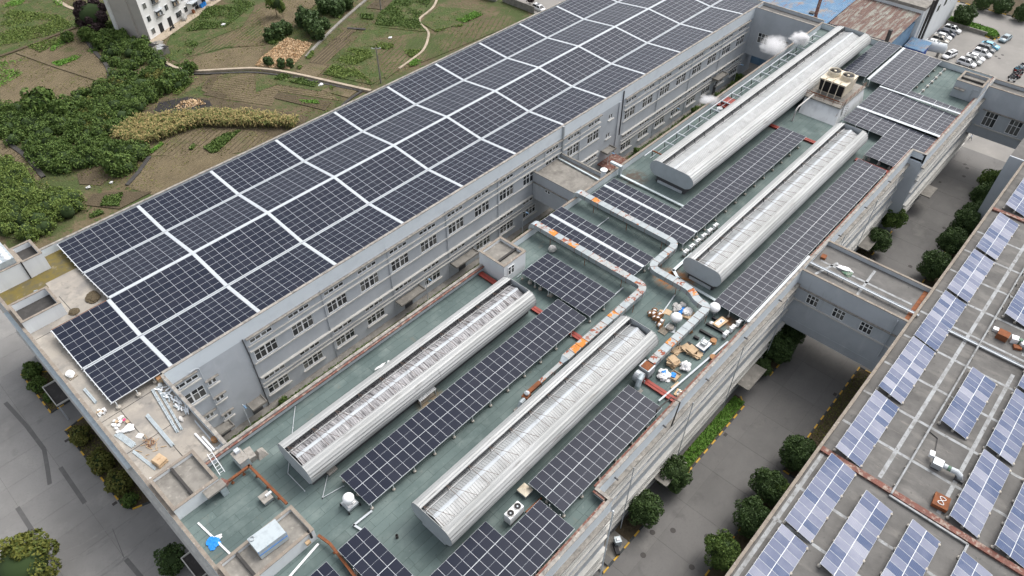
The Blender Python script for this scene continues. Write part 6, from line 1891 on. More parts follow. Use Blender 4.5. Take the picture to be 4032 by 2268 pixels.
# ================================================================ kerbs, beds, manholes on the roads
def kerb(name, pts, seg=1.0, cols=('kerb_yellow', 'kerb_black'), wd=0.2, ht=0.13):
    L = [Vector((x, y, 0)) for x, y in pts]
    base = MB()
    for a, b in zip(L[:-1], L[1:]):
        base.bar(a + Vector((0, 0, 0.01)), b + Vector((0, 0, 0.01)), wd * .8, 0.06)
    o = setting(base.build(name, 'kerb_grey'))
    k = 0
    for a, b in zip(L[:-1], L[1:]):
        n = max(1, round((b - a).length / seg))
        for i in range(n):
            p, q = a.lerp(b, (i + .008) / n), a.lerp(b, (i + .992) / n)
            MB().bar(p + Vector((0, 0, ht / 2)), q + Vector((0, 0, ht / 2)), wd, ht).build('kerb_stone', cols[k % len(cols)], o)
            k += 1
    return o
kerb('kerb', [(34.9, 19.3), (34.9, 17.3), (43.4, 17.3)])
kerb('kerb', [(53.6, 17.35), (68.4, 17.35), (69.6, 18.6)])
kerb('kerb', [(76, 17.35), (81, 17.35), (81.0, 19.0)])
kerb('kerb', [(111, 17.35), (122, 17.35)])
kerb('kerb', [(62.5, 5.5), (62.5, 8.1), (86.8, 8.1), (86.8, 5.5)])
kerb('kerb', [(41, 8.1), (60.5, 8.1)])
kerb('kerb', [(96, 8.1), (146, 8.1)])
kerb('kerb', [(2.6, 98), (-0.45, 100.5), (-0.4, 90.0), (2.4, 90.2)])
kerb('kerb', [(2.5, 85.9), (-0.35, 85.4), (-0.25, 68.6), (0.4, 67.0), (2.6, 66.2)])
def bed(name, poly, m, z=0.06):
    return setting(MB().prism(ccw(poly), -0.04, z).build(name, m))
bed('flower_bed', [(2.65, 97.9), (-0.3, 100.3), (-0.28, 90.15), (2.4, 90.35)], 'soil_dark')
bed('flower_bed', [(2.6, 85.8), (-0.25, 85.3), (-0.12, 68.7), (0.5, 67.2), (2.65, 66.4)], 'soil_dark')
bed('flower_bed', [(53.7, 17.45), (68.3, 17.45), (69.4, 18.7), (69.4, 19.4), (53.7, 19.4)], 'soil_dark')
bed('flower_bed', [(62.6, 5.2), (86.7, 5.2), (86.7, 8.0), (62.6, 8.0)], 'soil_dark')
bed('flower_bed', [(41, 5.2), (60.4, 5.2), (60.4, 8.0), (41, 8.0)], 'soil_dark')
bed('flower_bed', [(96, 5.2), (146, 5.2), (146, 8.0), (96, 8.0)], 'soil_dark')
bed('flower_bed', [(40.3, 17.45), (43.3, 17.45), (43.3, 19.6), (40.3, 19.6)], 'soil_dark')
bed('flower_bed', [(76.1, 17.45), (80.9, 17.45), (80.9, 19.7), (76.1, 19.7)], 'soil_dark')
bed('flower_bed', [(111.1, 17.45), (121.6, 17.45), (121.6, 19.7), (111.1, 19.7)], 'soil_dark')
bed('plinth', [(35.0, 17.45), (40.2, 17.45), (40.2, 19.6), (35.0, 19.6)], 'concrete_old', 0.1)
bed('ramp', [(35.9, 17.4), (36.9, 17.4), (36.9, 19.6), (35.9, 19.6)], 'roof_grey', 0.45)
r_ = random.Random(17)
MH = MB().lathe([(0.36, 0), (0.36, 0.012), (0.33, 0.016)], (0, 0, 0), 18).mesh('manhole_cover', 'iron')
for x, y in ((45.27, 14.2), (43.29, 15.95), (40.06, 15.08), (42.83, 9.87), (129.6, 10.6), (114.8, 11.2), (157.7 - 4.4, 10.8), (152.4, 14.1), (149, 13.6), (146.2, 10.8), (155.5 - 2, 14.9), (47.5, 10.6), (37.7, 12.1)):
    m = place('manhole_cover', MH, None, (x, y, 0.002))
    tag(m, 'round dark manhole cover in the road between the halls', 'manhole cover', 'manhole covers in the road')
DR = MB().box(-.3, .3, -.22, .22, 0, 0.012).mesh('drain_grate', 'iron')
for x, y in ((62.3, 16.8), (143.7, 16.4), (-0.85, 83.7), (-0.8, 69.5), (112.3, 16.6), (79.4, 8.6)):
    m = place('drain_grate', DR, None, (x, y, 0.002))
    tag(m, 'rectangular dark drain grate set beside the kerb', 'drain', 'drain grates beside the kerbs')
# tar repair strips in the front yard
for k, pts in enumerate(([(-4.15, 96.8), (-3.7, 90.4), (-3.6, 84.6)], [(-3.6, 84.6), (-4.6, 81), (-5.35, 78.5)], [(-3.3, 80.05), (-3.4, 72.4)], [(-9.6, 78.2), (-9.6, 72.4), (-9.5, 67)], [(-3.35, 61.6), (-3.1, 57)], [(-2.6, 66.3), (-3.4, 61.6)])):
    mb = MB()
    for a, b in zip(pts[:-1], pts[1:]):
        mb.bar((*a, 0.001), (*b, 0.001), 0.55 if k < 5 else 0.08, 0.012)
    setting(mb.build('tar_strip', 'tar'))
# faint rubber arcs of turning lorries on the yard
for k in range(11):
    c0, r0 = (-3.5 + random.uniform(-1.2, 1.2), 78.5 + random.uniform(-2, 2)), 11.5 + k * .55 + random.uniform(-.3, .3)
    a0, a1 = RAD(235 + random.uniform(-18, 18)), RAD(305 + random.uniform(-18, 14))
    V, F = [], []
    for i, a in enumerate(np.linspace(a0, a1, 26)):
        wd_ = .13 * math.sin(math.pi * (i + .5) / 26) + .01
        for s_ in (-1, 1):
            V.append((c0[0] + (r0 + s_ * wd_) * math.cos(a), c0[1] + (r0 + s_ * wd_) * math.sin(a), 0.0045 + .0004 * k))
    F = [(2 * i, 2 * i + 1, 2 * i + 3, 2 * i + 2) for i in range(25)]
    if max(v[0] for v in V) < 2.5:
        setting(MB().add(V, F).build('tyre_mark', 'tyre_mark'))
# entrance canopies low on the front wall
for y0, y1, x0 in ((86.9, 91.7, 0.6), (50.2, 54.1, 1.2)):
    v_ = thing('entrance_canopy', 'flat concrete entrance canopy on the front wall beside the ' + ('shrub beds' if y0 > 60 else 'round dark tree'), 'canopy', (x0, y0, 0))
    MB().box(x0, XF - .02, y0, y1, 3.2, 3.38).build('slab', 'deck_dark', v_)
    MB().box(x0, x0 + .12, y0, y1, 3.382, 3.62).box(x0 + .12, XF - .02, y0, y0 + .12, 3.382, 3.62).box(x0 + .12, XF - .02, y1 - .12, y1, 3.382, 3.62).build('rim', 'ledge', v_)
    for y in (y0 + .2, y1 - .2):
        MB().box(x0 + .1, x0 + .3, y - .1, y + .1, 0, 3.2).build('column', 'wall_blue', v_)
# pump unit by the road wall
v_ = thing('pump_unit', 'silver pump unit on a black skid beside the wall plinth', 'machine', (38.7, 18.0, .1))
MB().cbox((38.3, 17.9, 0.1), (0.5, 1.5, 0.5), -.6).build('skid', 'black', v_)
MB().cbox((39.0, 18.3, 0.1), (0.8, 0.8, 1.2), -.6).build('cabinet', 'galv', v_)
MB().cbox((39.0, 18.3, 1.31), (0.35, 0.35, 0.12), -.6).build('cap', 'white_gloss', v_)

# ================================================================ trees and shrubs
def crown_arrays(r, n, leaf, seed, blobs=34, sub=0.42, flat=0.9, core=0.74):
    """leaves on the shells of many small clumps spread over a ball; returns leaf quads"""
    g_ = np.random.default_rng(seed)
    B = g_.normal(size=(blobs, 3))
    B /= np.linalg.norm(B, axis=1)[:, None]
    B *= (g_.uniform(0.52, 0.86, blobs) * r)[:, None]
    R = g_.uniform(sub * .65, sub * 1.15, blobs) * r
    i = g_.integers(0, blobs, n)
    D = g_.normal(size=(n, 3))
    D /= np.linalg.norm(D, axis=1)[:, None]
    out = B[i] / (np.linalg.norm(B[i], axis=1)[:, None] + 1e-6)
    D = D + out * 0.6
    D /= np.linalg.norm(D, axis=1)[:, None]
    P = B[i] + D * (R[i] * g_.uniform(0.78, 1.05, n))[:, None]
    P[:, 2] *= flat
    keep = P[:, 2] > -r * 0.85
    return P[keep], D[keep]

def make_tree(name, label, cat, r, h, n, leaf, lm, seed, trunk_r=0.12, group=None, blobs=34, flat=0.95, sub=0.42):
    t = thing(name, label, cat, (0, 0, 0), group)
    tp = MB()
    tp.tube([(0, 0, -0.05), (0.03, 0.02, h * .4), (0, 0, h * .8)], [trunk_r, trunk_r * .8, trunk_r * .5], 8)
    for k in range(5):
        a = k * 1.257 + seed
        tp.tube([(0, 0, h * .45 + .1 * k), (math.cos(a) * r * .35, math.sin(a) * r * .35, h * .75), (math.cos(a) * r * .7, math.sin(a) * r * .7, h + r * .2)], [trunk_r * .45, trunk_r * .3, trunk_r * .12], 5)
    tr = bpy.data.objects.new('trunk', tp.mesh('trunk', 'bark'))
    COL.objects.link(tr)
    tr.parent = t
    P, D = crown_arrays(r, n, leaf, seed, blobs, sub, flat)
    V, F = leaf_quads(P, rng.uniform(.7, 1.3, len(P)) * leaf, D, 0.7)
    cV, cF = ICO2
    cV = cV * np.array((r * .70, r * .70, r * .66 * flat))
    V = V + np.array((0, 0, h))
    me = np_mesh('crown', V, F, lm)
    cr = bpy.data.objects.new('crown', me)
    COL.objects.link(cr)
    cr.parent = t
    cm = np_mesh('crown_shade', cV + np.array((0, 0, h)), cF, 'core')  # dark ball added inside the crown to block light and deepen its shade
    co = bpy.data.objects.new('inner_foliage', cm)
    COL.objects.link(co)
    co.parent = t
    return t

def plant_set(proto, spots, labels, group=None, scales=None):
    tree = tree_of(proto)
    out = []
    for i, (x, y) in enumerate(spots):
        s = (scales[i] if scales else 1.0)
        if i == 0:
            proto.location = (x, y, 0)
            proto.scale = (s, s, s)
            LOC[proto.name] = (x, y, 0)
            proto['label'] = labels[0]
            o = proto
        else:
            o = clone(proto, (x, y, 0), random.uniform(0, 6.28), labels[i % len(labels)] if len(labels) > 1 else labels[0], group, s, tree)
        out.append(o)
    return out

tA = make_tree('round_tree', 'dark', 'tree', 2.25, 2.9, 7500, 0.17, 'leaf_dark', 5, blobs=60, sub=.34)
tB = make_tree('round_tree', 'mid', 'tree', 2.15, 2.9, 6500, 0.18, 'leaf_mid', 6, blobs=50, sub=.36)
plant_set(tA, [(43.9, 18.0), (50.5, 18.1), (79.1, 18.4), (113.9, 17.6), (83.6, 18.4), (75.3, 18.6)],
          ['clipped round dark tree beside the silver pump unit', 'clipped round dark tree at the end of the grass strip', 'clipped round dark tree before the three-window bridge', 'clipped round dark tree by the road-side canopy past the bridge', 'clipped round dark tree under the three-window bridge', 'small clipped dark tree beside the flat entrance slab'],
          None, [1, 1.02, 1.05, 1.0, 0.9, 0.62])
tA2 = make_tree('round_tree', 'dark', 'tree', 2.25, 2.9, 7500, 0.17, 'leaf_dark', 15, blobs=60, sub=.34, group='round trees along the grey-roofed hall')
plant_set(tA2, [(51.9, 7.6), (57.2, 8.2), (64.15, 7.5), (113.6, 7.7), (122.1, 7.6), (129.2, 7.8), (133.6, 7.7), (139.5, 7.7)],
          ['clipped round dark tree in the row along the grey-roofed hall parapet'], 'round trees along the grey-roofed hall', [1, .95, 1.05, 1.15, 1.1, 1.1, 1, 1.15])
plant_set(tB, [(122.0, 18.0), (45.4, 7.75), (57.9, 7.0), (145.4, 8.2)], ['lighter green round tree at the blue corner wall past the bridge', 'lighter green round tree opposite the pump unit, under the grey-roofed hall', 'lighter green round tree squeezed against the grey-roofed hall before the joint cover', 'broad lighter green tree at the far end of the road'], None, [1.0, 1.05, .8, 1.15])
# front yard
tC = make_tree('shrub', 'x', 'shrub', 1.35, 1.35, 2200, 0.20, 'leaf_olive', 8, 0.05)
plant_set(tC, [(0.75, 81.9), (0.8, 75.7), (0.95, 70.9)], ['olive green bush in the front bed next to the entrance canopy', 'yellowish bush in the middle of the long front bed', 'olive bush in the front bed beside the round manhole'], None, [1, 1.15, 1.15])
tD = make_tree('shrub', 'x', 'shrub', 1.0, 0.8, 1700, 0.17, 'leaf_mid', 9, 0.04)
plant_set(tD, [(0.75, 67.9), (0.5, 95.6), (0.8, 92.3), (0.9, 99.0)], ['low green bush at the rounded end of the long front bed', 'green bush in the short front bed', 'small green bush against the entrance canopy', 'leafy green bush at the outer end of the short front bed'], None, [.95, 1.25, .9, 1.3])
tE = make_tree('round_tree', 'round dark tree beside the lower entrance canopy on the front wall', 'tree', 1.75, 2.0, 3600, 0.19, 'leaf_dark', 10)
tE.location = (0.4, 55.9, 0)
tF = make_tree('yellow_tree', 'large yellow-green tree on the open front yard', 'tree', 3.6, 4.4, 6500, 0.26, 'leaf_yellow', 12, 0.2, blobs=26, sub=.38)
tF.location = (-11.6, 66.0, 0)
tG = clone(tF, (-16.5, 76.5, 0), 1.0, 'smaller yellow-green tree at the outer edge of the front yard', None, 0.5)
# climbing weeds along the alley and grass strip by the road
def patchy(P, sc_, thr, seed):
    g_ = np.random.default_rng(seed)
    K = g_.normal(size=(6, 2)) * sc_
    ph = g_.uniform(0, 6.28, 6)
    return (np.sin(P @ K.T + ph).sum(1) / 2.4 + g_.normal(size=len(P)) * .35) > thr

def leaf_stuff(name, label, cat, polys, m, leaf, hmax, kind='stuff', ragged=False):
    VV, FF, n0 = [], [], 0
    for poly, n in polys:
        P2 = sample_poly(poly, n)
        if ragged:
            P2 = P2[patchy(P2, 0.55, -0.15, len(P2))]
        P = np.column_stack([P2, rng.uniform(0.02, hmax, len(P2))])
        N = np.tile((0, 0, 1.0), (len(P), 1))
        V, F = leaf_quads(P, rng.uniform(.6, 1.4, len(P)) * leaf, N, 0.9)
        VV.append(V)
        FF.append(F + n0)
        n0 += len(V)
    me = np_mesh(name, np.vstack(VV), np.vstack(FF), m)
    o = bpy.data.objects.new(name, me)
    COL.objects.link(o)
    tag(o, label, cat, None, kind)
    return o
R4 = lambda x0, x1, y0, y1: [(x0, y0), (x1, y0), (x1, y1), (x0, y1)]
leaf_stuff('grass_strip', 'bright green ground cover in the bed along the road wall', 'ground cover', [(R4(54.2, 69, 17.6, 19.3), 5200)], 'leaf_bright', 0.16, 0.28)
leaf_stuff('alley_weeds', 'weeds growing along the foot of the hall wall in the alley', 'weeds', [(R4(12.5, 40, 66.1, 67.0), 1500), (R4(47, 100, 66.1, 67.0), 1600), (R4(107, 152, 66.0, 67.4), 2600), (R4(60.8, 63, 66, 66.8), 200)], 'leaf_mid', 0.2, 0.45)
leaf_stuff('bed_plants', 'low seedlings and moss in the shaded beds along the halls', 'ground cover', [(R4(70, 86, 5.6, 7.9), 1500), (R4(-.2, 2.4, 67.5, 85), 1800), (R4(-.2, 2.3, 90.5, 99), 900), (R4(111.3, 121, 17.6, 19.5), 300)], 'leaf_olive', 0.14, 0.18)
tH = make_tree('shrub', 'x', 'shrub', 1.0, 0.7, 900, 0.2, 'leaf_mid', 19, 0.04)
plant_set(tH, [(110.5, 66.6), (128.5, 66.4), (133, 66.6), (141.5, 66.2), (148.5, 66.3), (152.2, 66.8), (23.5, 66.8), (55.0, 52.9)], ['weedy bush against the hall wall past the blank stair bay', 'weedy bush at the hall wall across from the steam pipes', 'leafy bush at the hall wall across from the valve box', 'bush beside the door hood at the far hall wall', 'bush before the last window bays of the hall wall', 'bush in the corner under the far link bridge', 'low bush at the near end of the alley', 'small weed sprouting at the foot of the white stair head'], None, [.9, .8, 1, 1, 1, 1.2, .7, .35])

# ================================================================ street lamps
def street_lamp(label, x, y, h=7.5):
    l = thing('street_lamp', label, 'street lamp', (x, y, 0))
    MB().tube([(x, y, 0), (x, y, h)], [0.08, 0.05], 8).build('pole', 'white_metal', l)
    MB().tube([(x, y, h), (x, y - .3, h + .25), (x, y - .9, h + .35)], 0.035, 6).build('arm', 'white_metal', l)
    MB().hexa(((x - .12, y - 1.4, h + .3), (x + .12, y - 1.4, h + .3), (x + .14, y - .8, h + .28), (x - .14, y - .8, h + .28), (x - .09, y - 1.4, h + .4), (x + .09, y - 1.4, h + .4), (x + .12, y - .8, h + .44), (x - .12, y - .8, h + .44))).build('head', 'blue_wall', l)
    return l
for lab, x in (('slim street lamp in the alley before the blank stair bay', 17.9), ('slim street lamp in the alley beside the door canopy', 51.8), ('slim street lamp in the alley behind the white stair head', 75.2), ('slim street lamp beside the red steps past the low link', 100.5), ('slim street lamp in the alley across from the valve box', 123.4), ('slim street lamp in the alley near the far link bridge', 150.0)):
    street_lamp(lab, x, 66.9, 5.2)
v_ = thing('outdoor_steps', 'red-brown landing with railing at the hall door past the low link', 'steps', (101, 66, 0))
MB().box(98.8, 104.2, 64.6, 68.2, 2.6, 2.8).build('landing', 'coping_red', v_)
for k in range(8):
    MB().box(104.2 + .3 * k, 104.5 + .3 * k, 65.0, 66.4, 2.3 - .3 * k, 2.5 - .3 * k).build('step', 'coping_red', v_)
mb = MB()
for z in (3.3, 3.8):
    mb.tube([(98.9, 64.7, z), (104.1, 64.7, z)], 0.03, 5)
for x in np.arange(98.9, 104.2, .86):
    mb.bar((x, 64.7, 2.8), (x, 64.7, 3.8), .04, .04)
mb.build('railing', 'rust', v_)
for x in (99.0, 104.0):
    MB().box(x - .1, x + .1, 64.8, 65.0, 0, 2.6).build('post', 'coping_red', v_)

# ================================================================ a walking person
def person(x, y, rz):
    p = thing('person', 'person in white shirt and dark trousers walking near the end of the road', 'person', (x, y, 0))
    J = dict(pel=(0, 0, .95, .13), ch=(0, .02, 1.28, .16), nk=(0, .03, 1.48, .06), hd=(0, .05, 1.62, .10), ht=(0, .05, 1.72, .08),
             s1=(.19, .02, 1.42, .06), e1=(.27, -.12, 1.16, .045), w1=(.26, -.02, .94, .035), f1=(.26, .03, .86, .03),
             s2=(-.19, .02, 1.42, .06), e2=(-.27, .16, 1.18, .045), w2=(-.25, .33, 1.02, .035), f2=(-.25, .38, .96, .03),
             h1=(.10, 0, .90, .09), k1=(.11, .22, .50, .065), a1=(.11, .20, .09, .045), t1=(.11, .36, .04, .04),
             h2=(-.10, 0, .90, .09), k2=(-.11, -.06, .49, .065), a2=(-.11, -.40, .14, .045), t2=(-.11, -.30, .03, .04))
    E = [('pel', 'ch'), ('ch', 'nk'), ('nk', 'hd'), ('hd', 'ht'), ('ch', 's1'), ('s1', 'e1'), ('e1', 'w1'), ('w1', 'f1'), ('ch', 's2'), ('s2', 'e2'), ('e2', 'w2'), ('w2', 'f2'), ('pel', 'h1'), ('h1', 'k1'), ('k1', 'a1'), ('a1', 't1'), ('pel', 'h2'), ('h2', 'k2'), ('k2', 'a2'), ('a2', 't2')]
    ks = list(J)
    me = bpy.data.meshes.new('body')
    me.from_pydata([J[k][:3] for k in ks], [(ks.index(a), ks.index(b)) for a, b in E], [])
    b = bpy.data.objects.new('body', me)
    COL.objects.link(b)
    b.parent = p
    sk = b.modifiers.new('skin', 'SKIN')
    for i, k in enumerate(ks):
        me.skin_vertices[0].data[i].radius = (J[k][3], J[k][3])
    me.skin_vertices[0].data[0].use_root = True
    su = b.modifiers.new('sub', 'SUBSURF')
    su.levels = su.render_levels = 1
    m = bpy.data.materials.new('clothed_body')
    m.use_nodes = True
    nt = m.node_tree
    tc = nt.nodes.new('ShaderNodeTexCoord')
    sx = nt.nodes.new('ShaderNodeSeparateXYZ')
    nt.links.new(tc.outputs['Object'], sx.inputs[0])
    up = _math(nt, 'GREATER_THAN', sx.outputs[2], 0.93)
    sk_ = _math(nt, 'GREATER_THAN', sx.outputs[2], 1.47)
    c = _mix(nt, up, (0.03, 0.035, 0.05), (0.68, 0.70, 0.74))
    c = _mix(nt, sk_, c, (0.45, 0.28, 0.20))
    nt.links.new(c, nt.nodes['Principled BSDF'].inputs['Base Color'])
    me.materials.append(m)
    hv = ICO2[0] * np.array((.105, .12, .10)) + np.array((0, .03, 1.70))
    hm = np_mesh('hair', hv, ICO2[1], 'hair', smooth=True)
    h = bpy.data.objects.new('hair', hm)
    COL.objects.link(h)
    h.parent = p
    p.rotation_euler = (0, 0, rz)
    return p
px_, py_ = pix(3817, 554, 0)
person(px_, py_, RAD(60))

# ================================================================ cars
def make_car(name, paint, suv, label):
    """body lofted from cross-sections along x (front at +x), 4.5 m long"""
    c = thing(name, label, 'car', (0, 0, 0))
    hh = 1.62 if suv else 1.44
    # stations: x, half width at sill, half width at belt, belt z, sill z
    st = [(-2.22, .70, .66, .82, .42), (-2.05, .86, .80, .98, .26), (-1.4, .90, .86, 1.0, .22), (0, .91, .88, .98, .20), (1.0, .91, .86, .94, .20), (1.7, .89, .80, .86, .22), (2.1, .82, .70, .74, .26), (2.28, .62, .56, .60, .40)]
    mb = MB()
    V, F = [], []
    for x, a, b, zb, zs in st:
        V += [(x, -a * .92, zs), (x, -a, zs + .18), (x, -a, zb - .15), (x, -b, zb), (x, b, zb), (x, a, zb - .15), (x, a, zs + .18), (x, a * .92, zs)]
    for i in range(len(st) - 1):
        for j in range(8):
            F.append((i * 8 + j, i * 8 + (j + 1) % 8, (i + 1) * 8 + (j + 1) % 8, (i + 1) * 8 + j))
    F += [tuple(range(7, -1, -1)), tuple((len(st) - 1) * 8 + j for j in range(8))]
    mb.add(V, [f[::-1] for f in F])
    T = lambda m_, nm, mt, sm=False: (lambda o: (COL.objects.link(o), setattr(o, 'parent', c), o)[2])(bpy.data.objects.new(nm, m_.mesh(nm, mt, sm)))
    T(mb, 'body', 'car_' + paint, True)
    # greenhouse: glass hull with painted roof and pillars
    xr0, xr1 = (-1.75, 0.55) if suv else (-1.1, 0.35)
    xb0, xb1 = (-2.05, 1.25) if suv else (-1.85, 1.2)
    zb = .955
    g_ = MB().add([(xb0, -.80, zb), (xb1, -.80, zb - .04), (xb1, .80, zb - .04), (xb0, .80, zb), (xr0, -.62, hh - .05), (xr1, -.62, hh - .05), (xr1, .62, hh - .05), (xr0, .62, hh - .05)], ((0, 1, 5, 4), (1, 2, 6, 5), (2, 3, 7, 6), (3, 0, 4, 7)))
    T(g_, 'windows', 'car_glass')
    rf = MB().add([(xr0 - .06, -.64, hh - .06), (xr1 + .06, -.64, hh - .06), (xr1 + .06, .64, hh - .06), (xr0 - .06, .64, hh - .06), (xr0 + .1, -.54, hh), (xr1 - .1, -.54, hh), (xr1 - .1, .54, hh), (xr0 + .1, .54, hh)], ((0, 1, 5, 4), (1, 2, 6, 5), (2, 3, 7, 6), (3, 0, 4, 7), (4, 5, 6, 7)))
    T(rf, 'roof', 'car_' + paint)
    pl = MB()
    for s in (-1, 1):
        for xa, xc in ((xb1, xr1), (xb0, xr0), (-.25, -.3)):
            pl.bar((xa, s * .81, zb - .02), (xc, s * .64, hh - .05), .09, .06)
    pp = T(pl, 'pillars', 'car_' + paint)
    pp['kind'] = 'stuff'
    for sx in (-1.38, 1.38):
        for s in (-1, 1):
            wv = MB().tube([(sx, s * .70, .33), (sx, s * .92, .33)], .33, 16)
            w_ = T(wv, 'wheel', 'tyre')
            rm = MB().tube([(sx, s * .90, .33), (sx, s * .93, .33)], .20, 12).mesh('rim', 'rim')
            ro = bpy.data.objects.new('rim', rm)
            COL.objects.link(ro)
            ro.parent = w_
    for s in (-1, 1):
        T(MB().cbox((2.12, s * .58, .60), (.2, .26, .12)), 'headlight', 'lamp_clear')
        T(MB().cbox((-2.14, s * .62, .74), (.12, .2, .14)), 'tail_light', 'lamp_red')
        T(MB().cbox((.75, s * .95, .95), (.16, .16, .11)), 'mirror', 'car_' + paint)
    if suv:
        T(MB().bar((-1.5, -.52, hh + .03), (.3, -.52, hh + .03), .05, .04).bar((-1.5, .52, hh + .03), (.3, .52, hh + .03), .05, .04), 'roof_rails', 'rim')
        T(MB().cbox((-.45, 0, hh - .01), (.9, .85, .016)), 'sunroof', 'car_glass')
    return c
CG = 'cars in the parking lot'
cars = [('white', True, 198.0, 29.6, -92, 'white SUV parked at the end of its row nearest the low roof wall'), ('silver', True, 200.3, 29.0, -90, 'silver-grey SUV parked second in the row of six'), ('white', False, 202.6, 29.0, -90, 'white saloon parked between the silver SUV and a white SUV'),
        ('white', True, 206.1, 28.5, -91, 'white SUV parked beside the dark grey SUV'), ('grey', True, 209.2, 28.6, -90, 'dark grey SUV parked next to the sky-blue car'), ('sky', False, 211.9, 28.4, -90, 'sky-blue small car at the far end of its row'),
        ('white', True, 199.4, 34.2, 165, 'white SUV parked askew on its own between the two rows'), ('teal', False, 219.0, 26.8, 172, 'blue-grey saloon driving past the grass island'),
        ('white', False, 203.6, 39.5, -86, 'white saloon parked behind the pale cylindrical tank'), ('champagne', True, 206.4, 39.0, -88, 'champagne SUV parked next to the tank-side saloon'), ('white', False, 208.9, 39.2, -88, 'white saloon between the champagne SUV and the navy car'), ('navy', False, 211.7, 39.2, -88, 'navy car between two white cars at the tall wall'), ('white', True, 214.9, 38.9, -88, 'white SUV with dark sunroof parked at the grass bank')]
protos = {}
for paint, suv, x, y, a, lab in cars:
    k = (paint, suv)
    if k not in protos:
        protos[k] = make_car('parked_car', paint, suv, lab)
        o = protos[k]
        o.location = (x, y, 0)
        o.rotation_euler = (0, 0, RAD(a))
        o['group'] = CG
    else:
        clone(protos[k], (x, y, 0), RAD(a), lab, CG)
x, y = zp(3, 205, 60, 0.7)
clone(protos[('white', True)], (x, y, 0), RAD(-95), 'white SUV standing alone beside the field wall at the back of the long hall', 'cars behind the long hall')

# ================================================================ buildings and things beyond the far end
def corr_roof(parent, x0, x1, y0, y1, za, zb, m, pitch=0.45, bands=3, name='roof_sheet'):
    """ribs run down the slope along x"""
    n = int((y1 - y0) / pitch)
    bw = (x1 - x0) / bands
    mb = MB()
    ys = []
    for i in range(n):
        for f, h in ((0, 0), (.5, 0), (.62, 1), (.88, 1)):
            ys.append((y0 + (i + f) * (y1 - y0) / n, h * .06))
    ys.append((y1, 0))
    for b in range(bands):
        xa, xb = x0 + b * bw, x0 + (b + 1) * bw - 0.03
        zA, zB = za + (zb - za) * b / bands, za + (zb - za) * (b + 1) / bands
        mb = MB()
        V, F = [], []
        for y, h in ys:
            V += [(xa, y, zA + h + .02 * b), (xb, y, zB + h + .02 * b)]
        for i in range(len(ys) - 1):
            F.append((2 * i, 2 * i + 1, 2 * i + 3, 2 * i + 2))
        mb.add(V, F)
        mb.build(name, m, parent)

v_ = thing('shed', 'blue-walled shed with a rusty red corrugated roof behind the far parapet', 'shed', (182, 50, 0))
MB().box(174.8, 190, 42.7, 57.0, 0, 9.6).build('wall', 'blue_wall', v_)
corr_roof(v_, 173.8, 190.6, 42.2, 57.4, 10.2, 11.6, 'rust_roof', bands=2)
MB().box(174.6, 174.8, 42.6, 57, 9.6, 10.15).build('eave_board', 'blue_roof', v_)
MB().tube([(173.2, 43.2, 0), (173.2, 43.2, 13.2)], 0.45, 12).build('stack', 'iron', v_)
v_ = thing('shed', 'low shed with a patchy blue corrugated roof behind the far link bridge', 'shed', (168, 60, 0))
MB().box(163, 189, 57.6, 78, 0, 9.2).build('wall', 'blue_wall', v_)
corr_roof(v_, 162.2, 189.5, 57.5, 79, 9.6, 11.4, 'blue_roof', bands=3)
MB().box(175, 176.2, 62, 63.2, 10.4, 10.8).build('roof_lump', 'iron', v_)
v_ = thing('shed', 'small corrugated lean-to roof filling the gap behind the far parapet corner', 'shed', (166, 50, 0))
MB().box(162.5, 173.2, 46, 57.0, 0, 6.6).build('wall', 'blue_wall', v_)
corr_roof(v_, 162.0, 173.8, 45.5, 57.1, 7.6, 6.9, 'rust_roof', bands=2)
v_ = thing('chimney', 'slender dark red steel chimney behind the far link bridge', 'chimney', (166.0, 58.2, 0))
MB().tube([(166, 58.2, 8.9), (166, 58.2, 20)], 0.38, 12).build('stack', 'coping_red', v_)
MB().lathe([(0.5, 0), (0.5, 0.15)], (166, 58.2, 14), 12).build('flange', 'rust', v_)
v_ = thing('boiler_house', 'pale tall block with a bare concrete roof and black pipes beside the parking lot', 'building', (205, 50, 0))
MB().box(190.8, 222, 41.9, 84, 0, 12.4).build('wall', 'wall_white', v_)
MB().box(190.6, 222.2, 41.7, 84.2, 12.4, 12.7).build('roof', 'concrete_old', v_)
MB().box(190.6, 191.0, 41.7, 84.2, 12.7, 13.1).box(191.0, 222, 41.7, 42.1, 12.7, 13.1).build('parapet', 'concrete_old', v_)
for x in (193.4, 196.4):
    MB().tube([(x, 41.3, 1), (x, 41.3, 11.0), (x + .3, 41.3, 14.2)], 0.32, 10).build('black_pipe', 'iron', v_)
MB().tube([(191.6, 41.5, 3), (191.6, 41.5, 10), (191.9, 41.5, 10.6)], 0.15, 8).build('white_pipe', 'white_metal', v_)
mb = MB()
for s in (198.4, 199.0):
    mb.bar((s, 41.5, 0), (s, 41.5, 13), .06, .06)
for k in range(22):
    mb.bar((198.4, 41.5, .5 + .55 * k), (199.0, 41.5, .5 + .55 * k), .05, .05)
mb.build('ladder', 'steel', v_)
for x in (203, 208, 213):
    MB().box(x, x + 1.6, 41.82, 41.92, 8.2, 9.8).build('window', 'glass', v_)
v_ = thing('blue_hut', 'small bright blue metal hut between the rusty shed and the pale tank', 'hut', (190, 40, 0))
MB().box(186.2, 190.6, 37.8, 42.0, 0, 5.0).build('wall', 'blue_box', v_)
corr_roof(v_, 185.8, 190.7, 37.4, 42.2, 5.2, 5.9, 'blue_roof', bands=1)
v_ = thing('gas_tank', 'pale cylindrical tank lying on concrete saddles behind the far parapet', 'tank', (196.5, 38, 0))
a, b = Vector((195.9, 40.6, 2.6)), Vector((197.3, 35.3, 2.6))
d = (b - a).normalized()
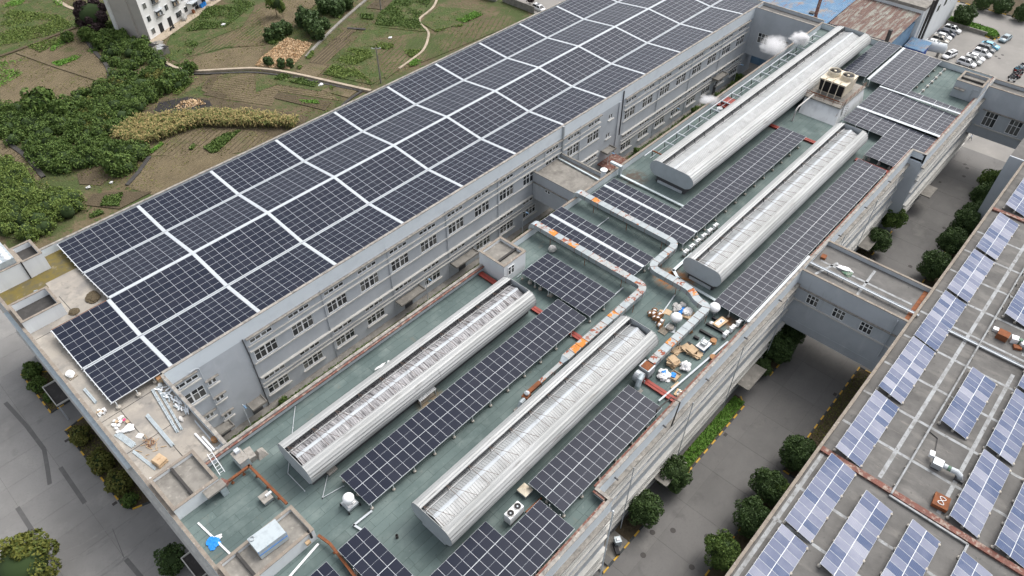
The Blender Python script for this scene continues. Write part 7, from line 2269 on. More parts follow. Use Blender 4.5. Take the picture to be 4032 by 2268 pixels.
MB().tube([a - d * .35, a - d * .1, a, b, b + d * .1, b + d * .35], [0.35, .95, 1.25, 1.25, .95, .35], 20).build('shell', 'white_metal', v_, smooth=True)
MB().tube([a - d * .3, a - d * 1.6], 0.28, 10).build('end_pipe', 'blue_wall', v_)
for t in (.2, .8):
    p = a.lerp(b, t)
    MB().cbox((p.x, p.y, 0), (0.5, 1.9, 1.75), math.atan2(d.y, d.x)).build('saddle', 'concrete_old', v_)
for t in (.45, .65):
    p = a.lerp(b, t)
    MB().tube([(p.x, p.y, 3.8), (p.x, p.y, 4.3)], .12, 8).build('valve', 'steel', v_)
# parking lot edges
bed('grass_bank', [zp(4, 1360, 135), zp(4, 1420, 140), zp(4, 1720, 240), zp(4, 1745, 280), zp(4, 1700, 300), zp(4, 1620, 265), zp(4, 1340, 170)], 'soil_weedy', 0.5)
kerb('kerb', [zp(4, 1640, 275), zp(4, 1700, 303), zp(4, 1748, 283), zp(4, 1720, 245)], 1.1)
v_ = simple('low_wall', 'low grey stone wall between parked cars and the grass bank', 'wall', 'concrete_old', MB().bar((*zp(4, 1340, 180), .5), (*zp(4, 1645, 272), .5), .35, 1.0))
bank = [zp(4, 1365, 140), zp(4, 1420, 150), zp(4, 1710, 245), zp(4, 1735, 280), zp(4, 1690, 292), zp(4, 1620, 262), zp(4, 1350, 168)]
o = leaf_stuff('bank_grass', 'bright grass on the bank beside the parking lot', 'grass', [(bank, 3500)], 'leaf_bright', 0.35, 0.3)
o.location.z = 0.5
kerb('kerb', [zp(4, 1405, 5), zp(4, 1932, 150)], 1.5)
bed('verge', [zp(4, 1410, 2), zp(4, 1932, 145), (300, 20), (300, 60), (245, 60)], 'soil_dark', 0.1)
setting(MB().prism(ccw([(244, 62), (252, 20), (330, 20), (330, 62)]), -0.04, 0.14).build('pavement', 'parking'))
tP = make_tree('clipped_bush', 'x', 'bush', 2.6, 2.5, 4200, 0.28, 'leaf_dark', 25, 0.1)
plant_set(tP, [zp(4, 1475, 150, 1.5), zp(4, 1765, 65, 1.5), zp(4, 1620, 30, 1.5), zp(4, 1925, 115, 1.5)], ['large round clipped bush on the grass bank by the parked cars', 'round clipped bush behind the striped kerb, past the lone driving car', 'round clipped bush behind the striped kerb, opposite the pale block', 'round clipped bush behind the striped kerb at the lane end'], None, [1.05, .95, .9, .85])
for p in ((1770, 415), (1720, 425), (1745, 440)):
    m = place('manhole_cover', MH, None, (*zp(4, *p), 0.002))
    tag(m, 'round dark manhole cover in the parking lot', 'manhole cover', 'manhole covers in the parking lot')
# scooters under covers
def scooter(label, x, y, rz, m, grp):
    s = thing('scooter', label, 'scooter', (x, y, 0), grp)
    T = lambda mbq, nm, mt: mbq.build(nm, mt, s)
    d = Vector((math.cos(rz), math.sin(rz), 0))
    P = lambda t, z: Vector((x, y, z)) + d * t
    for t in (-.6, .6):
        n = Vector((-d.y, d.x, 0)) * .05
        T(MB().tube([P(t, .25) - n, P(t, .25) + n], .25, 12), 'wheel', 'tyre')
    T(MB().bar(P(-.65, .55), P(.15, .5), .28, .3), 'body', m)
    T(MB().bar(P(-.6, .78), P(.05, .74), .26, .1), 'seat', 'black')
    T(MB().bar(P(.45, .3), P(.6, 1.0), .24, .12), 'front_shield', m)
    n = Vector((-d.y, d.x, 0)) * .32
    T(MB().bar(P(.55, 1.02) - n, P(.55, 1.02) + n, .05, .05), 'handlebar', 'black')
    T(MB().bar(P(.1, .28), P(.5, .28), .26, .08), 'footboard', 'black')
    return s
r_ = random.Random(23)
for k in range(14):
    a = k / 13
    x0, y0 = zp(4, 1835 + 70 * a + r_.uniform(-6, 6), 600 - 100 * a + r_.uniform(-6, 6), .4)
    scooter('scooter in the packed line beside the far bridge roof', x0 + (k % 2) * 1.3, y0 - (k % 2) * .5, RAD(-80) + r_.uniform(-.2, .2), r_.choice(['car_white', 'car_grey', 'car_navy', 'lamp_red', 'car_sky']), 'scooters lined up at the parking lot')

# ================================================================ fields behind the long hall
def plot(poly, m, z, name='field_plot'):
    o = MB().prism(ccw(poly), -0.055, z).build(name, m)
    return setting(o)
Zs = lambda n, *pts: [zp(n, x, y) for x, y in pts]
PL = [
    (Zs(1, (0, 450), (110, 405), (450, 520), (800, 632), (640, 690), (440, 845), (0, 830)), 'soil_light'),
    (Zs(1, (140, 398), (330, 330), (560, 225), (610, 235), (720, 400), (830, 560), (805, 632), (430, 510)), 'soil_light'),
    (Zs(1, (0, 60), (250, 20), (450, 0), (640, 110), (580, 205), (330, 300), (110, 390), (0, 430)), 'soil_weedy'),
    (Zs(1, (0, 1060), (60, 1065), (200, 1180), (320, 1340), (180, 1449), (0, 1449)), 'soil_light'),
    (Zs(1, (950, 1410), (1130, 1190), (1400, 1160), (1960, 1165), (1700, 1310), (1180, 1480)), 'soil_light'),
    (Zs(1, (1085, 1150), (1330, 1005), (1540, 960), (1960, 985), (2160, 1020), (2060, 1090), (1710, 1170), (1140, 1175)), 'soil_light'),
    (Zs(1, (1100, 830), (1240, 740), (1620, 740), (1932, 800), (2330, 880), (2280, 960), (2060, 1040), (1932, 990), (1500, 950), (1100, 1110), (820, 1060)), 'soil_dark'),
    (Zs(1, (1160, 840), (1200, 775), (1420, 730), (1580, 760), (1600, 800), (1300, 860)), 'soil_ash'),
    (Zs(1, (1520, 680), (1620, 560), (1950, 545), (2260, 585), (2480, 690), (2560, 760), (2100, 690), (2050, 800), (1640, 740)), 'soil_light'),
    (Zs(1, (1320, 500), (1480, 430), (1700, 370), (1990, 350), (1960, 440), (1935, 505), (1480, 535)), 'soil_light'),
    (Zs(1, (1420, 430), (1560, 330), (1850, 200), (1960, 40), (2060, 130), (2000, 340), (1700, 360)), 'soil'),
    (Zs(1, (1220, 420), (1300, 240), (1560, 60), (1900, 0), (1920, 60), (1830, 200), (1500, 330), (1350, 470)), 'soil_weedy'),
    (Zs(1, (1520, 660), (1600, 560), (1650, 560), (1590, 680)), 'soil_dark'),
    (Zs(1, (1530, 715), (1580, 680), (1730, 715), (1690, 745)), 'soil_dark'),
    (Zs(1, (580, 1310), (700, 1280), (820, 1350), (760, 1400), (600, 1390)), 'soil_dark'),
    (Zs(2, (0, 500), (30, 450), (230, 290), (420, 330), (400, 360), (250, 520)), 'straw'),
    (Zs(2, (400, 470), (580, 300), (720, 300), (500, 500)), 'soil_dark'),
    (Zs(2, (590, 295), (690, 210), (760, 225), (660, 310)), 'soil_dark'),
    (Zs(2, (300, 540), (400, 475), (540, 500), (450, 590)), 'soil_light'),
    (Zs(2, (60, 320), (120, 280), (420, 60), (480, 0), (140, 0), (30, 130)), 'soil_light'),
    (Zs(2, (500, 560), (840, 210), (880, 200), (1300, 260), (1280, 400), (870, 640)), 'soil_weedy'),
    (Zs(2, (880, 300), (1290, 240), (1290, 370), (1150, 470), (980, 600), (930, 500)), 'soil'),
    (Zs(2, (960, 90), (1040, 0), (1350, 0), (1230, 150), (1290, 240), (880, 200)), 'soil_weedy'),
    (Zs(2, (1330, 250), (1932, 70), (1932, 190), (1330, 440), (1150, 510), (1320, 320)), 'soil'),
    (Zs(2, (1240, 170), (1380, 50), (1500, 60), (1700, 80), (1560, 180), (1350, 235)), 'soil_weedy'),
    (Zs(2, (830, 60), (900, 0), (1030, 0), (970, 75)), 'soil_dark'),
    (Zs(2, (130, 740), (170, 700), (570, 770), (520, 835)), 'soil_dark'),
    (Zs(2, (480, 680), (500, 630), (730, 680), (760, 690), (700, 740)), 'soil_light'),
    (Zs(2, (0, 560), (330, 590), (600, 640), (480, 690), (160, 640), (0, 700)), 'soil_weedy'),
    (Zs(5, (0, 150), (0, 0), (560, 0), (640, 60), (400, 260), (250, 380), (0, 330)), 'soil_weedy'),
    (Zs(5, (640, 100), (700, 20), (850, 0), (1150, 0), (900, 130)), 'soil_dark'),
]
for k, (poly, m) in enumerate(PL):
    plot(poly, m, 0.004 + 0.004 * k)
def path(name, pts, wd, m, ht=0.25):
    mb = MB()
    P = [Vector((*p, 0)) for p in pts]
    P = fillet([tuple(p) for p in P], 4.0, 4) if len(P) > 2 else P
    nn = []
    for i, p in enumerate(P):
        d = (P[min(i + 1, len(P) - 1)] - P[max(i - 1, 0)]).normalized()
        nn.append(Vector((-d.y, d.x, 0)) * wd / 2)
    V, F = [], []
    for p, n in zip(P, nn):
        V += [(p.x + n.x, p.y + n.y, -.05), (p.x - n.x, p.y - n.y, -.05), (p.x - n.x, p.y - n.y, ht), (p.x + n.x, p.y + n.y, ht)]
    for i in range(len(P) - 1):
        for j in range(4):
            F.append((i * 4 + j, i * 4 + (j + 1) % 4, (i + 1) * 4 + (j + 1) % 4, (i + 1) * 4 + j))
    mb.add(V, [f[::-1] for f in F])
    return setting(mb.build(name, m))
path('ditch_path', Zs(1, (965, 270), (1060, 345), (1200, 450), (1330, 525), (1470, 548), (1700, 533), (1930, 522)) + Zs(2, (150, 540), (330, 572), (560, 625), (870, 695)), 0.75, 'path', 0.5)
path('ditch', Zs(1, (1090, 360), (1210, 470), (1330, 545), (1480, 562), (1930, 545)) + Zs(2, (330, 590), (560, 645), (800, 690)), 0.6, 'deck_dark', 0.21)
path('ditch', Zs(2, (380, 430), (440, 360), (620, 180), (830, 0)), 0.8, 'concrete_old', 0.22)
path('footpath', Zs(2, (1365, 0), (1340, 60), (1230, 145), (1240, 185), (1310, 240), (1290, 330), (1260, 390), (1080, 520)), 0.6, 'path', 0.2)
path('footpath', Zs(1, (430, 0), (520, 60), (660, 100)), 1.0, 'path', 0.2)
path('footpath', Zs(1, (0, 425), (110, 390), (330, 300), (570, 210)), 0.9, 'soil_dark', 0.2)
path('footpath', Zs(1, (130, 400), (450, 515), (810, 630)), 0.8, 'soil_light', 0.22)
path('bank_edge', Zs(1, (600, 230), (720, 400), (800, 480), (832, 560), (815, 635)), 0.9, 'deck_dark', 0.24)
path('bank_edge', Zs(1, (40, 1065), (200, 1180), (330, 1340)), 0.9, 'deck_dark', 0.24)
path('bank_edge', Zs(1, (960, 1400), (1060, 1290), (1128, 1185)), 0.8, 'deck_dark', 0.24)
path('bank_edge', Zs(2, (690, 215), (830, 225)), 0.7, 'deck_dark', 0.24)
path('bank_edge', Zs(2, (650, 800), (720, 740), (800, 690)), 0.6, 'deck_dark', 0.24)

# thicket of shrubs
def thicket(name, label, polys, m, seed, leaf, rlo, rhi, per, kind='stuff', hmul=1.0):
    g_ = np.random.default_rng(seed)
    VV, FF, n0 = [], [], 0
    CV, CF, c0 = [], [], 0
    for poly, n in polys:
        for (x, y) in sample_poly(poly, n):
            r = g_.uniform(rlo, rhi)
            P, D = crown_arrays(r, per, leaf, int(g_.integers(1e6)), 9, 0.55, 0.85 * hmul)
            P = P + np.array((x, y, r * .55 * hmul))
            ok = P[:, 2] > 0.02
            V, F = leaf_quads(P[ok], g_.uniform(.7, 1.4, ok.sum()) * leaf, D[ok], .8)
            VV.append(V)
            FF.append(F + n0)
            n0 += len(V)
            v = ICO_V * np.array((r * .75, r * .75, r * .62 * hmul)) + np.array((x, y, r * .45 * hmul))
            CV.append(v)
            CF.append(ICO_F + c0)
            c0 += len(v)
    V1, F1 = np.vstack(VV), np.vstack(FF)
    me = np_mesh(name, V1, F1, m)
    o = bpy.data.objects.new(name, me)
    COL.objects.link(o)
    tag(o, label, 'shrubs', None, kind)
    c = bpy.data.objects.new('inner_foliage', np_mesh('inner_foliage', np.vstack(CV), np.vstack(CF), 'core'))  # dark lumps added inside the bushes, blocking light as inner shade
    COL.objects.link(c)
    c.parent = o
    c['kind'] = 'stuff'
    return o
big = Zs(1, (0, 840), (250, 850), (470, 830), (640, 690), (830, 640), (1080, 640), (1230, 720), (1060, 830), (850, 1020), (740, 1080), (600, 1060), (350, 1300), (300, 1250), (180, 1130), (0, 1020))
thicket('thicket', 'dense green thicket spreading across the field corner', [(big, 210), (Zs(1, (330, 1300), (420, 1180), (740, 1090), (1100, 1150), (1080, 1200), (980, 1290), (900, 1330), (700, 1240), (500, 1300)), 70)], 'leaf_mid', 101, 0.26, 1.0, 2.2, 420)
thicket('thicket', 'darker thicket climbing along the ditch towards the white apartment block', [(Zs(1, (600, 180), (680, 160), (830, 180), (960, 240), (1000, 300), (1180, 430), (1230, 480), (1400, 560), (1330, 680), (1120, 680), (840, 600), (830, 500), (720, 380), (640, 270)), 120), (Zs(1, (1280, 600), (1400, 560), (1420, 620), (1320, 700)), 14)], 'leaf_mid', 102, 0.25, 0.8, 1.9, 330)
thicket('thicket', 'yellowish shrubs along the middle of the thicket', [(Zs(1, (560, 800), (760, 640), (1000, 640), (900, 740), (640, 900)), 40), (Zs(1, (1100, 620), (1250, 560), (1290, 640), (1150, 680)), 14), (Zs(1, (600, 950), (800, 900), (820, 1000), (700, 1040)), 18)], 'leaf_olive', 103, 0.25, 0.8, 1.6, 260)
thicket('thicket', 'feathery light green shrubs beside the hall corner', [(Zs(5, (0, 0), (280, 40), (520, 60), (620, 130), (560, 230), (400, 260), (250, 380), (110, 330), (0, 330)), 60), (Zs(1, (0, 1290), (120, 1280), (200, 1400), (250, 1449), (0, 1449)), 26)], 'leaf_light', 104, 0.22, 1.2, 2.4, 560, hmul=1.2)
# individual trees in the fields
tQ = make_tree('dark_tree', 'dark purple-leaved tree standing at the edge of the thicket', 'tree', 4.6, 4.6, 4200, 0.5, 'leaf_plum', 31, .25, blobs=22, sub=.34)
tQ.location = (*zp(1, 735, 195, 1.5), 0)
tR = make_tree('young_tree', 'slender light green tree standing alone in the bare field', 'tree', 2.3, 4.6, 1500, 0.36, 'leaf_light', 32, .14, flat=1.45, blobs=16)
tR.location = (*zp(2, 160, 128), 0)
tS = clone(tR, (*zp(2, 205, 128), 0), 1.2, 'smaller dark sapling beside the slender tree in the bare field', None, .55)
tT = make_tree('bush', 'x', 'bush', 2.0, 1.6, 1100, 0.38, 'leaf_dark', 33, .08, group='dark bushes round the straw plot')
plant_set(tT, [zp(2, *p) for p in ((380, 190), (440, 240), (470, 290), (120, 300), (180, 280), (230, 250), (100, 490), (195, 505), (260, 500), (520, 210), (620, 110), (690, 60), (520, 90), (560, 30))],
          ['dark bush in the clumps round the straw plot'], 'dark bushes round the straw plot', [1.3, 1.4, 1.1, .9, 1.1, .9, .6, .6, .55, .8, 1.1, 1.1, 1.2, 1.1])
tU = make_tree('bush', 'x', 'bush', 1.6, 1.3, 900, 0.34, 'leaf_mid', 34, .08, group='rounded bushes at the thicket edge')
plant_set(tU, [zp(1, *p) for p in ((1440, 545), (1100, 390), (690, 300), (780, 350), (1260, 690), (930, 310), (1320, 640), (520, 310), (330, 850), (500, 870), (910, 1290), (300, 880))],
          ['rounded green bush standing out at the edge of the thicket'], 'rounded bushes at the thicket edge', [1, 1.3, 1.3, 1.4, 1.2, 1.1, 1.3, .9, 2.0, 1.5, 1.4, 1.5])
# crops and weeds
W = []
for n, poly, k in ((1, ((390, 480), (690, 370), (705, 400), (440, 505)), 2600), (2, ((1500, 155), (1650, 90), (1720, 110), (1560, 180)), 1300), (2, ((1150, 490), (1200, 450), (1280, 470), (1180, 505)), 700), (1, ((1120, 1150), (1220, 1080), (1240, 1090), (1150, 1160)), 350), (1, ((470, 280), (600, 265), (610, 290), (400, 390), (370, 385)), 800), (1, ((0, 470), (190, 450), (180, 560), (0, 660)), 700), (1, ((270, 0), (470, 0), (480, 50), (330, 40)), 700), (1, ((0, 20), (200, 0), (150, 40), (0, 60)), 600), (2, ((330, 760), (470, 760), (480, 790), (340, 780)), 350)):
    W.append((Zs(n, *poly), k))
leaf_stuff('vegetable_rows', 'bright green vegetable beds in the fields', 'vegetables', [(p, int(k * 1.5)) for p, k in W], 'leaf_bright', 0.24, 0.35, ragged=True)
W = []
for n, poly, k in ((1, ((1600, 1160), (1540, 1120), (1700, 1010), (1820, 985), (1640, 1150)), 1500), (1, ((1430, 1130), (1460, 1090), (1490, 1095), (1450, 1135)), 150), (2, ((90, 330), (180, 230), (250, 240), (140, 335)), 900), (2, ((790, 110), (890, 115), (880, 150), (800, 140)), 400), (2, ((930, 100), (1060, 0), (1330, 0), (1220, 140), (1270, 230), (900, 190)), 3800), (2, ((140, 600), (190, 560), (470, 620), (440, 660)), 1300), (5, ((430, 60), (520, 0), (590, 10), (540, 70)), 500), (5, ((760, 110), (790, 40), (930, 10), (900, 110)), 900), (5, ((640, 130), (700, 110), (790, 160), (690, 200)), 500), (1, ((1210, 410), (1300, 250), (1500, 330), (1420, 460)), 1200), (1, ((1400, 240), (1560, 60), (1800, 0), (1932, 30), (1700, 210)), 2600), (1, ((1310, 500), (1430, 470), (1440, 510), (1330, 520)), 500)):
    W.append((Zs(n, *poly), k))
leaf_stuff('leafy_crops', 'dark leafy crops and creeping squash in the field plots', 'crops', [(p, int(k * 2.6)) for p, k in W], 'leaf_mid', 0.27, 0.45, ragged=True)
W = []
for n, poly, k in ((2, ((510, 560), (700, 370), (860, 380), (880, 430), (730, 500), (870, 620), (850, 640)), 3000), (2, ((800, 300), (1040, 340), (1040, 390), (840, 350)), 700), (2, ((1080, 380), (1250, 380), (1180, 440)), 600), (2, ((440, 60), (560, 0), (730, 20), (640, 140), (460, 110)), 1500), (2, ((310, 510), (430, 380), (440, 410), (330, 530)), 450), (1, ((60, 70), (450, 120), (560, 200), (330, 280), (0, 350), (0, 150)), 3500), (1, ((200, 350), (560, 240), (590, 260), (300, 400)), 700), (1, ((1100, 640), (1500, 560), (1480, 600), (1350, 720)), 1000), (5, ((0, 60), (500, 0), (640, 60), (500, 160), (0, 200)), 2500), (2, ((1350, 230), (1560, 185), (1560, 200), (1350, 250)), 400), (2, ((560, 650), (720, 690), (700, 720), (560, 680)), 400)):
    W.append((Zs(n, *poly), k))
leaf_stuff('field_weeds', 'scattered yellow-green weeds over the field plots', 'weeds', [(p, int(k * 2.6)) for p, k in W], 'leaf_light', 0.25, 0.4, ragged=True)
base_f = Zs(1, (0, 0), (900, 0), (1400, 0), (3300, 0), (3700, 200), (2600, 800), (1200, 1440), (0, 1440))
leaf_stuff('field_litter', 'fine grass tufts and seedlings dotted over the fields', 'grass', [(base_f, 30000)], 'leaf_olive', 0.20, 0.22, ragged=True)

def furrows(k, ang, spacing, m, ht=0.13, wd=0.32):
    """raised rows inside plot k, running at ang degrees"""
    poly = PL[k][0]
    a = np.array(poly)
    c = a.mean(0)
    d = np.array((math.cos(RAD(ang)), math.sin(RAD(ang))))
    n = np.array((-d[1], d[0]))
    R_ = np.abs((a - c)).max() * 1.6
    mb = MB()
    z = 0.004 + 0.004 * k
    for o in np.arange(-R_, R_, spacing):
        t = np.arange(-R_, R_, 0.8)
        P = c + np.outer(t, d) + n * (o + rng.uniform(-.06, .06))
        ok = in_poly(P, poly)
        s0 = None
        for j in range(len(t)):
            if ok[j] and s0 is None:
                s0 = j
            if (not ok[j] or j == len(t) - 1) and s0 is not None:
                if j - s0 > 1:
                    p, q = P[s0], P[j - 1]
                    x = n * wd / 2
                    mb.add([(*(p - x), z - .02), (*(q - x), z - .02), (*q, z + ht * rng.uniform(.6, 1)), (*p, z + ht * rng.uniform(.6, 1)), (*(q + x), z - .02), (*(p + x), z - .02)], ((0, 1, 2, 3), (3, 2, 4, 5)))
                s0 = None
    if mb.v:
        ob = setting(mb.build('furrows', m))
for k, ang, sp_, m in ((0, 30, 1.0, 'soil_light'), (1, 30, 0.9, 'soil_light'), (3, 28, 1.5, 'soil_dark'), (4, 20, 0.8, 'soil_light'), (5, 24, 1.1, 'soil_dark'), (8, -32, 0.9, 'soil_light'), (9, 24, 1.0, 'soil_light'), (10, 24, 1.0, 'soil_light'), (16, 24, 0.9, 'soil_light'), (17, 24, 0.9, 'soil_light'), (19, 24, 1.1, 'soil_light'), (26, -36, 0.9, 'soil_light'), (21, 24, 1.2, 'soil_weedy'), (23, 30, 1.3, 'soil_weedy'), (2, 30, 1.4, 'soil_weedy')):
    furrows(k, ang, sp_, m)
# straw litter
leaf_stuff('straw_litter', 'pale dry corn straw strewn over one small plot', 'straw', [(Zs(2, (0, 500), (30, 450), (230, 290), (420, 330), (400, 360), (250, 520)), 5200), (Zs(1, (1380, 760), (1500, 750), (1560, 790), (1300, 830)), 260)], 'straw', 0.40, 0.25)
# corn
def corn():
    polys = [(Zs(1, (850, 1060), (1040, 915), (1240, 900), (1600, 865), (1932, 880), (2250, 925), (2230, 975), (1990, 970), (1500, 962), (1100, 1105), (900, 1075)), 1500)]
    A, B = [], []
    for poly, n in polys:
        for x, y in sample_poly(poly, n):
            h = rng.uniform(1.6, 2.5)
            A.append((x, y, h))
    A = np.array(A)
    V, F = [], []
    for x, y, h in A:
        i = len(V)
        V += [(x - .03, y, 0), (x + .03, y, 0), (x + .02, y + .02, h), (x - .02, y - .02, h)]
        F.append((i, i + 1, i + 2, i + 3))
        for k in range(7):
            a = rng.uniform(0, 6.28)
            z = h * rng.uniform(.3, .98)
            L = rng.uniform(.55, 1.05)
            c, s = math.cos(a), math.sin(a)
            dz = rng.uniform(-.45, .25)
            i = len(V)
            V += [(x, y, z), (x + c * L * .5 - s * .10, y + s * L * .5 + c * .10, z + .22), (x + c * L, y + s * L, z + dz), (x + c * L * .5 + s * .10, y + s * L * .5 - c * .10, z + .22)]
            F.append((i, i + 1, i + 2, i + 3))
    me = np_mesh('corn', np.array(V), np.array(F), 'corn_leaf')
    o = bpy.data.objects.new('corn', me)
    COL.objects.link(o)
    tag(o, 'curved stand of half-dry yellow corn beside the hall', 'corn', None, 'stuff')
corn()
# utility poles
def upole(label, x, y, h):
    u = thing('utility_pole', label, 'utility pole', (x, y, 0))
    MB().tube([(x, y, -.1), (x, y, h)], [0.19, 0.13], 10).build('pole', 'concrete_old', u)
    MB().bar((x - .8, y + .7, h - .35), (x + .8, y - .7, h - .35), .1, .1).build('cross_arm', 'steel', u)
    for t in (-.7, 0, .7):
        MB().lathe([(.07, 0), (.09, .1), (.05, .22)], (x + t, y - t * .87, h - .3), 8).build('insulator', 'white_gloss', u)
upole('concrete utility pole at the edge of the field behind the long hall', 93.7, 129.4, 9.0)
upole('concrete utility pole farther out in the fields', *zp(2, 945, 85), 9.0)

# ---------------------------------------------------------------- white apartment block
ap = thing('apartment_block', 'white apartment block with grey gable wall standing in the fields', 'building', (67.3, 190.9, 0))
ux, uy = Vector((89.72 - 67.28, 201.69 - 190.95, 0)).normalized(), None
uy = Vector((-ux.y, ux.x, 0))
o0 = Vector((67.28, 190.95, 0))
Q = lambda a, b, z: tuple(o0 + ux * a + uy * b + Vector((0, 0, z)))
def abox(a0, a1, b0, b1, z0, z1):
    return MB().hexa((Q(a0, b0, z0), Q(a1, b0, z0), Q(a1, b1, z0), Q(a0, b1, z0), Q(a0, b0, z1), Q(a1, b0, z1), Q(a1, b1, z1), Q(a0, b1, z1)))
H_ = 21
abox(0, 40, 0, 9, 0, H_).build('body', 'apt_white', ap)
abox(-.06, -.004, 0, 3.2, 0, H_).build('gable_wall', 'apt_grey', ap)
abox(-.5, -.004, 3.2, 9.0, 0, H_).build('gable_wall', 'apt_grey', ap)
abox(-.9, -.5, 8.6, 9.6, 0, H_).build('corner_strip', 'apt_white', ap)
abox(-1, 40, -3.0, 0, 0, .15).build('apron', 'path', ap)
for fl_ in range(6):
    z = fl_ * 3.3
    for k, a in enumerate((1.2, 4.6, 8.4, 11.5, 15.2, 18.6, 22.4, 26, 30)):
        if fl_ == 0 and k in (1, 2, 6, 7):
            continue
        big_ = k in (1, 3, 5, 7)
        wd = 2.4 if big_ else 1.3
        p = abox(a, a + wd, -.10, 0.002, z + 1.0, z + 2.5).build('window', 'frame_white', ap)
        n = 3 if big_ else 2
        for q in range(n):
            abox(a + .06 + q * (wd - .06) / n, a + (q + 1) * (wd - .06) / n, -.13, -.101, z + 1.07, z + 2.43).build('pane', 'glass', p)
        if big_ and fl_ > 0:
            mb = MB()
            for q in range(9):
                mb.bar(Q(a - .1 + q * (wd + .2) / 8, -.75, z + .85), Q(a - .1 + q * (wd + .2) / 8, -.75, z + 2.5), .03, .03)
            for zz in (.85, 1.7, 2.5):
                mb.bar(Q(a - .1, -.75, z + zz), Q(a + wd + .1, -.75, z + zz), .03, .03).bar(Q(a - .1, -.75, z + zz), Q(a - .1, 0, z + zz), .03, .03).bar(Q(a + wd + .1, -.75, z + zz), Q(a + wd + .1, 0, z + zz), .03, .03)
            mb.build('window_cage', 'steel', ap)
            abox(a - .1, a + wd + .1, -.74, 0, z + .80, z + .85).build('cage_floor', 'concrete_old', ap)
            abox(a - .15, a + wd + .15, -.9, 0, z + 2.55, z + 2.62).build('awning', 'white_metal', ap)
            for q in range(3):
                abox(a + .2 + q * .7, a + .7 + q * .7, -.6, -.5, z + 1.2, z + 1.9).build('laundry', random.choice(['cloth_white', 'cloth_navy', 'cardboard']), ap)
for a in (4.2, 8.0, 19.6, 23):
    abox(a, a + 1.5, -.05, 0.01, .15, 2.5).build('door', 'dark_void', ap)
abox(16.5, 26, -2.0, -.2, 3.0, 3.2).build('porch_roof', 'white_metal', ap)
for a, c in ((17.2, 'rust'), (21, 'tarp_blue'), (21.8, 'tarp_blue'), (22.6, 'tarp_blue')):
    abox(a, a + .6, -1.2, -.6, .15, 1.1).build('barrel', c, ap)
simple('motorbike', 'dark motorbike parked at the apartment door', 'motorbike', ['black', 'tyre'], MB().bar(Q(6.2, -1.6, .65), Q(7.6, -1.6, .65), .3, .35, 0).bar(Q(7.4, -1.6, .7), Q(7.7, -1.6, 1.1), .5, .08, 0).tube([Q(6.2, -1.65, .3), Q(6.2, -1.55, .3)], .3, 12, 1).tube([Q(7.7, -1.65, .3), Q(7.7, -1.55, .3)], .3, 12, 1))
for k, (a, lab) in enumerate(((13.0, 'grey tarpaulin-wrapped bundle against the apartment wall'), (27.0, 'white sacks heaped at the end of the apartment apron'))):
    p = Q(a, -1.2, .15)
    simple('wrapped_bundle', lab, 'bundle', 'plastic_grey' if k == 0 else 'plastic_white', lump(MB(), p, (1.6, 1.5, 2.0 if k == 0 else 1.2), .2, level=3, seed=90 + k))
# ruined hut next to it
v_ = thing('hut', 'ruined grey hut with broken roof slabs beside the ditch', 'hut', (65.5, 182, 0))
hx, hy = zp(1, 1190, 395)
MB().cbox((hx + .6, hy, 0), (3.2, 5.6, 1.6), -.1).build('wall', 'concrete_old', v_)
for k in range(9):
    MB().cbox((hx + .6 + random.uniform(-1.1, 1.1), hy + random.uniform(-2.3, 2.3), 1.6 + .03 * k), (1.4, 1.6, .08), random.uniform(0, 3)).build('roof_slab', random.choice(['concrete_old', 'roof_grey', 'sealant', 'black']), v_)
# bits in the fields
for k, (n, x, y, s, lab) in enumerate(((1, 670, 1420, .9, 'white plastic scrap tied to a stick at the squash patch'), (1, 840, 1382, .6, 'small white sack by the dark earth patch'), (2, 1015, 290, 1.0, 'white plastic sheet lying in the dry weeds'), (2, 490, 645, 1.1, 'pale cloth hung over the seedling bed'), (2, 505, 290, .8, 'white board leaning on the dark bushes'), (1, 905, 60, 1.0, 'white plastic heap near the apartment gable'), (1, 1690, 195, 1.3, 'white plastic and rubble in the weedy plot'))):
    px2, py2 = zp(n, x, y)
    simple('plastic_scrap', lab, 'plastic scrap', 'plastic_white', lump(MB(), (px2, py2, 0.05), (s, s * .7, s * .5), .3, level=2, seed=120 + k))
# field wall and yard behind the hall at the top edge
setting(plot(Zs(3, (0, 0), (60, -80), (700, -120), (560, 0), (330, 40), (180, 110), (150, 95)), 'parking', 0.16, 'back_yard'))
pa, pb = zp(3, -70, 10), zp(3, 165, 100)
simple('field_wall', 'low grey concrete wall between the field and the back yard', 'wall', 'concrete_old', MB().bar((*pa, .9), (*pb, .9), .3, 1.9))
tV = make_tree('plum_tree', 'small dark plum tree beside the lone white SUV behind the hall', 'tree', 1.6, 2.6, 900, .3, 'leaf_plum', 41, .09)
tV.location = (*zp(3, 135, 40), 0)
pa, pb = zp(2, 1690, 0), zp(2, 1830, 30)
simple('stone_hut', 'low grey field hut with a slab roof at the field edge', 'hut', 'concrete_old', MB().bar((pa[0] + 2, pa[1] + 2, 1.0), (pb[0] + 2, pb[1] + 2, 1.0), 3.0, 2.0))

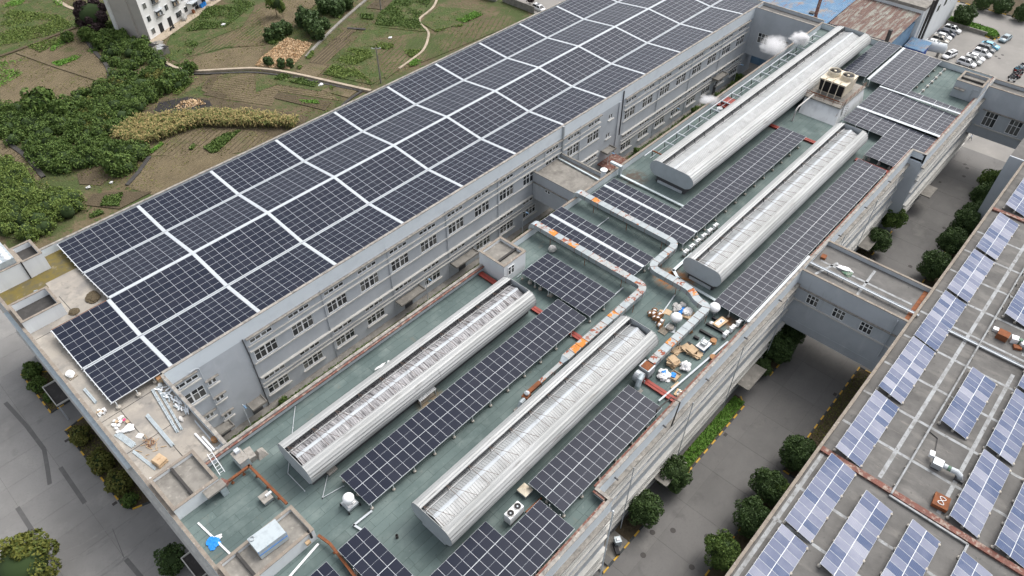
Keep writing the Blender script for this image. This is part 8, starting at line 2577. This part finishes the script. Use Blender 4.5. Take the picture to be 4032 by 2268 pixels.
# ================================================================ steam
def steam(name, label, c, s, dens, seed):
    m = bpy.data.materials.new('steam')
    m.use_nodes = True
    nt = m.node_tree
    nt.nodes.remove(nt.nodes['Principled BSDF'])
    vol = nt.nodes.new('ShaderNodeVolumePrincipled')
    vol.inputs['Color'].default_value = (0.97, 0.97, 0.98, 1)
    vol.inputs['Anisotropy'].default_value = 0.2
    out = nt.nodes['Material Output']
    nt.links.new(vol.outputs[0], out.inputs['Volume'])
    tc = nt.nodes.new('ShaderNodeTexCoord')
    ln = nt.nodes.new('ShaderNodeVectorMath')
    ln.operation = 'LENGTH'
    nt.links.new(tc.outputs['Object'], ln.inputs[0])
    n = nt.nodes.new('ShaderNodeTexNoise')
    n.inputs['Scale'].default_value = 2.2
    n.inputs['Detail'].default_value = 4
    ad = nt.nodes.new('ShaderNodeVectorMath')
    ad.operation = 'ADD'
    ad.inputs[1].default_value = (seed * 3.1, seed, 0)
    nt.links.new(tc.outputs['Object'], ad.inputs[0])
    nt.links.new(ad.outputs[0], n.inputs['Vector'])
    fall = _math(nt, 'SUBTRACT', 1.0, ln.outputs['Value'], True)
    f = _math(nt, 'SUBTRACT', _math(nt, 'ADD', _math(nt, 'MULTIPLY', fall, 0.9), n.outputs['Fac']), 0.72, True)
    nt.links.new(_math(nt, 'MULTIPLY', f, dens), vol.inputs['Density'])
    V, F = ICO2
    me = bpy.data.meshes.new(name)
    me.from_pydata(V.tolist(), [], F.tolist())
    me.materials.append(m)
    o = bpy.data.objects.new(name, me)
    COL.objects.link(o)
    o.location = c
    o.scale = s
    o.rotation_euler = (0, RAD(-10), RAD(160))
    tag(o, label, 'steam', None, 'stuff')
    return o
steam('steam_plume', 'dense white steam plume blowing from the far pipe beside the widest ventilator', (143.6, 52.0, 18.6), (3.4, 2.0, 1.7), 9.0, 1)
steam('steam_plume', 'thin drifting steam in front of the far link bridge windows', (137.8, 54.5, 18.2), (4.6, 3.0, 2.6), 2.2, 2)
steam('steam_plume', 'small steam cloud at the red valve box on the pipe rack', (112.2, 54.0, 16.9), (2.9, 1.6, 1.3), 3.5, 3)
steam('steam_plume', 'faint steam wisp between the pipe rack branches', (125.5, 51.0, 17.0), (2.4, 1.0, 0.9), 0.8, 4)
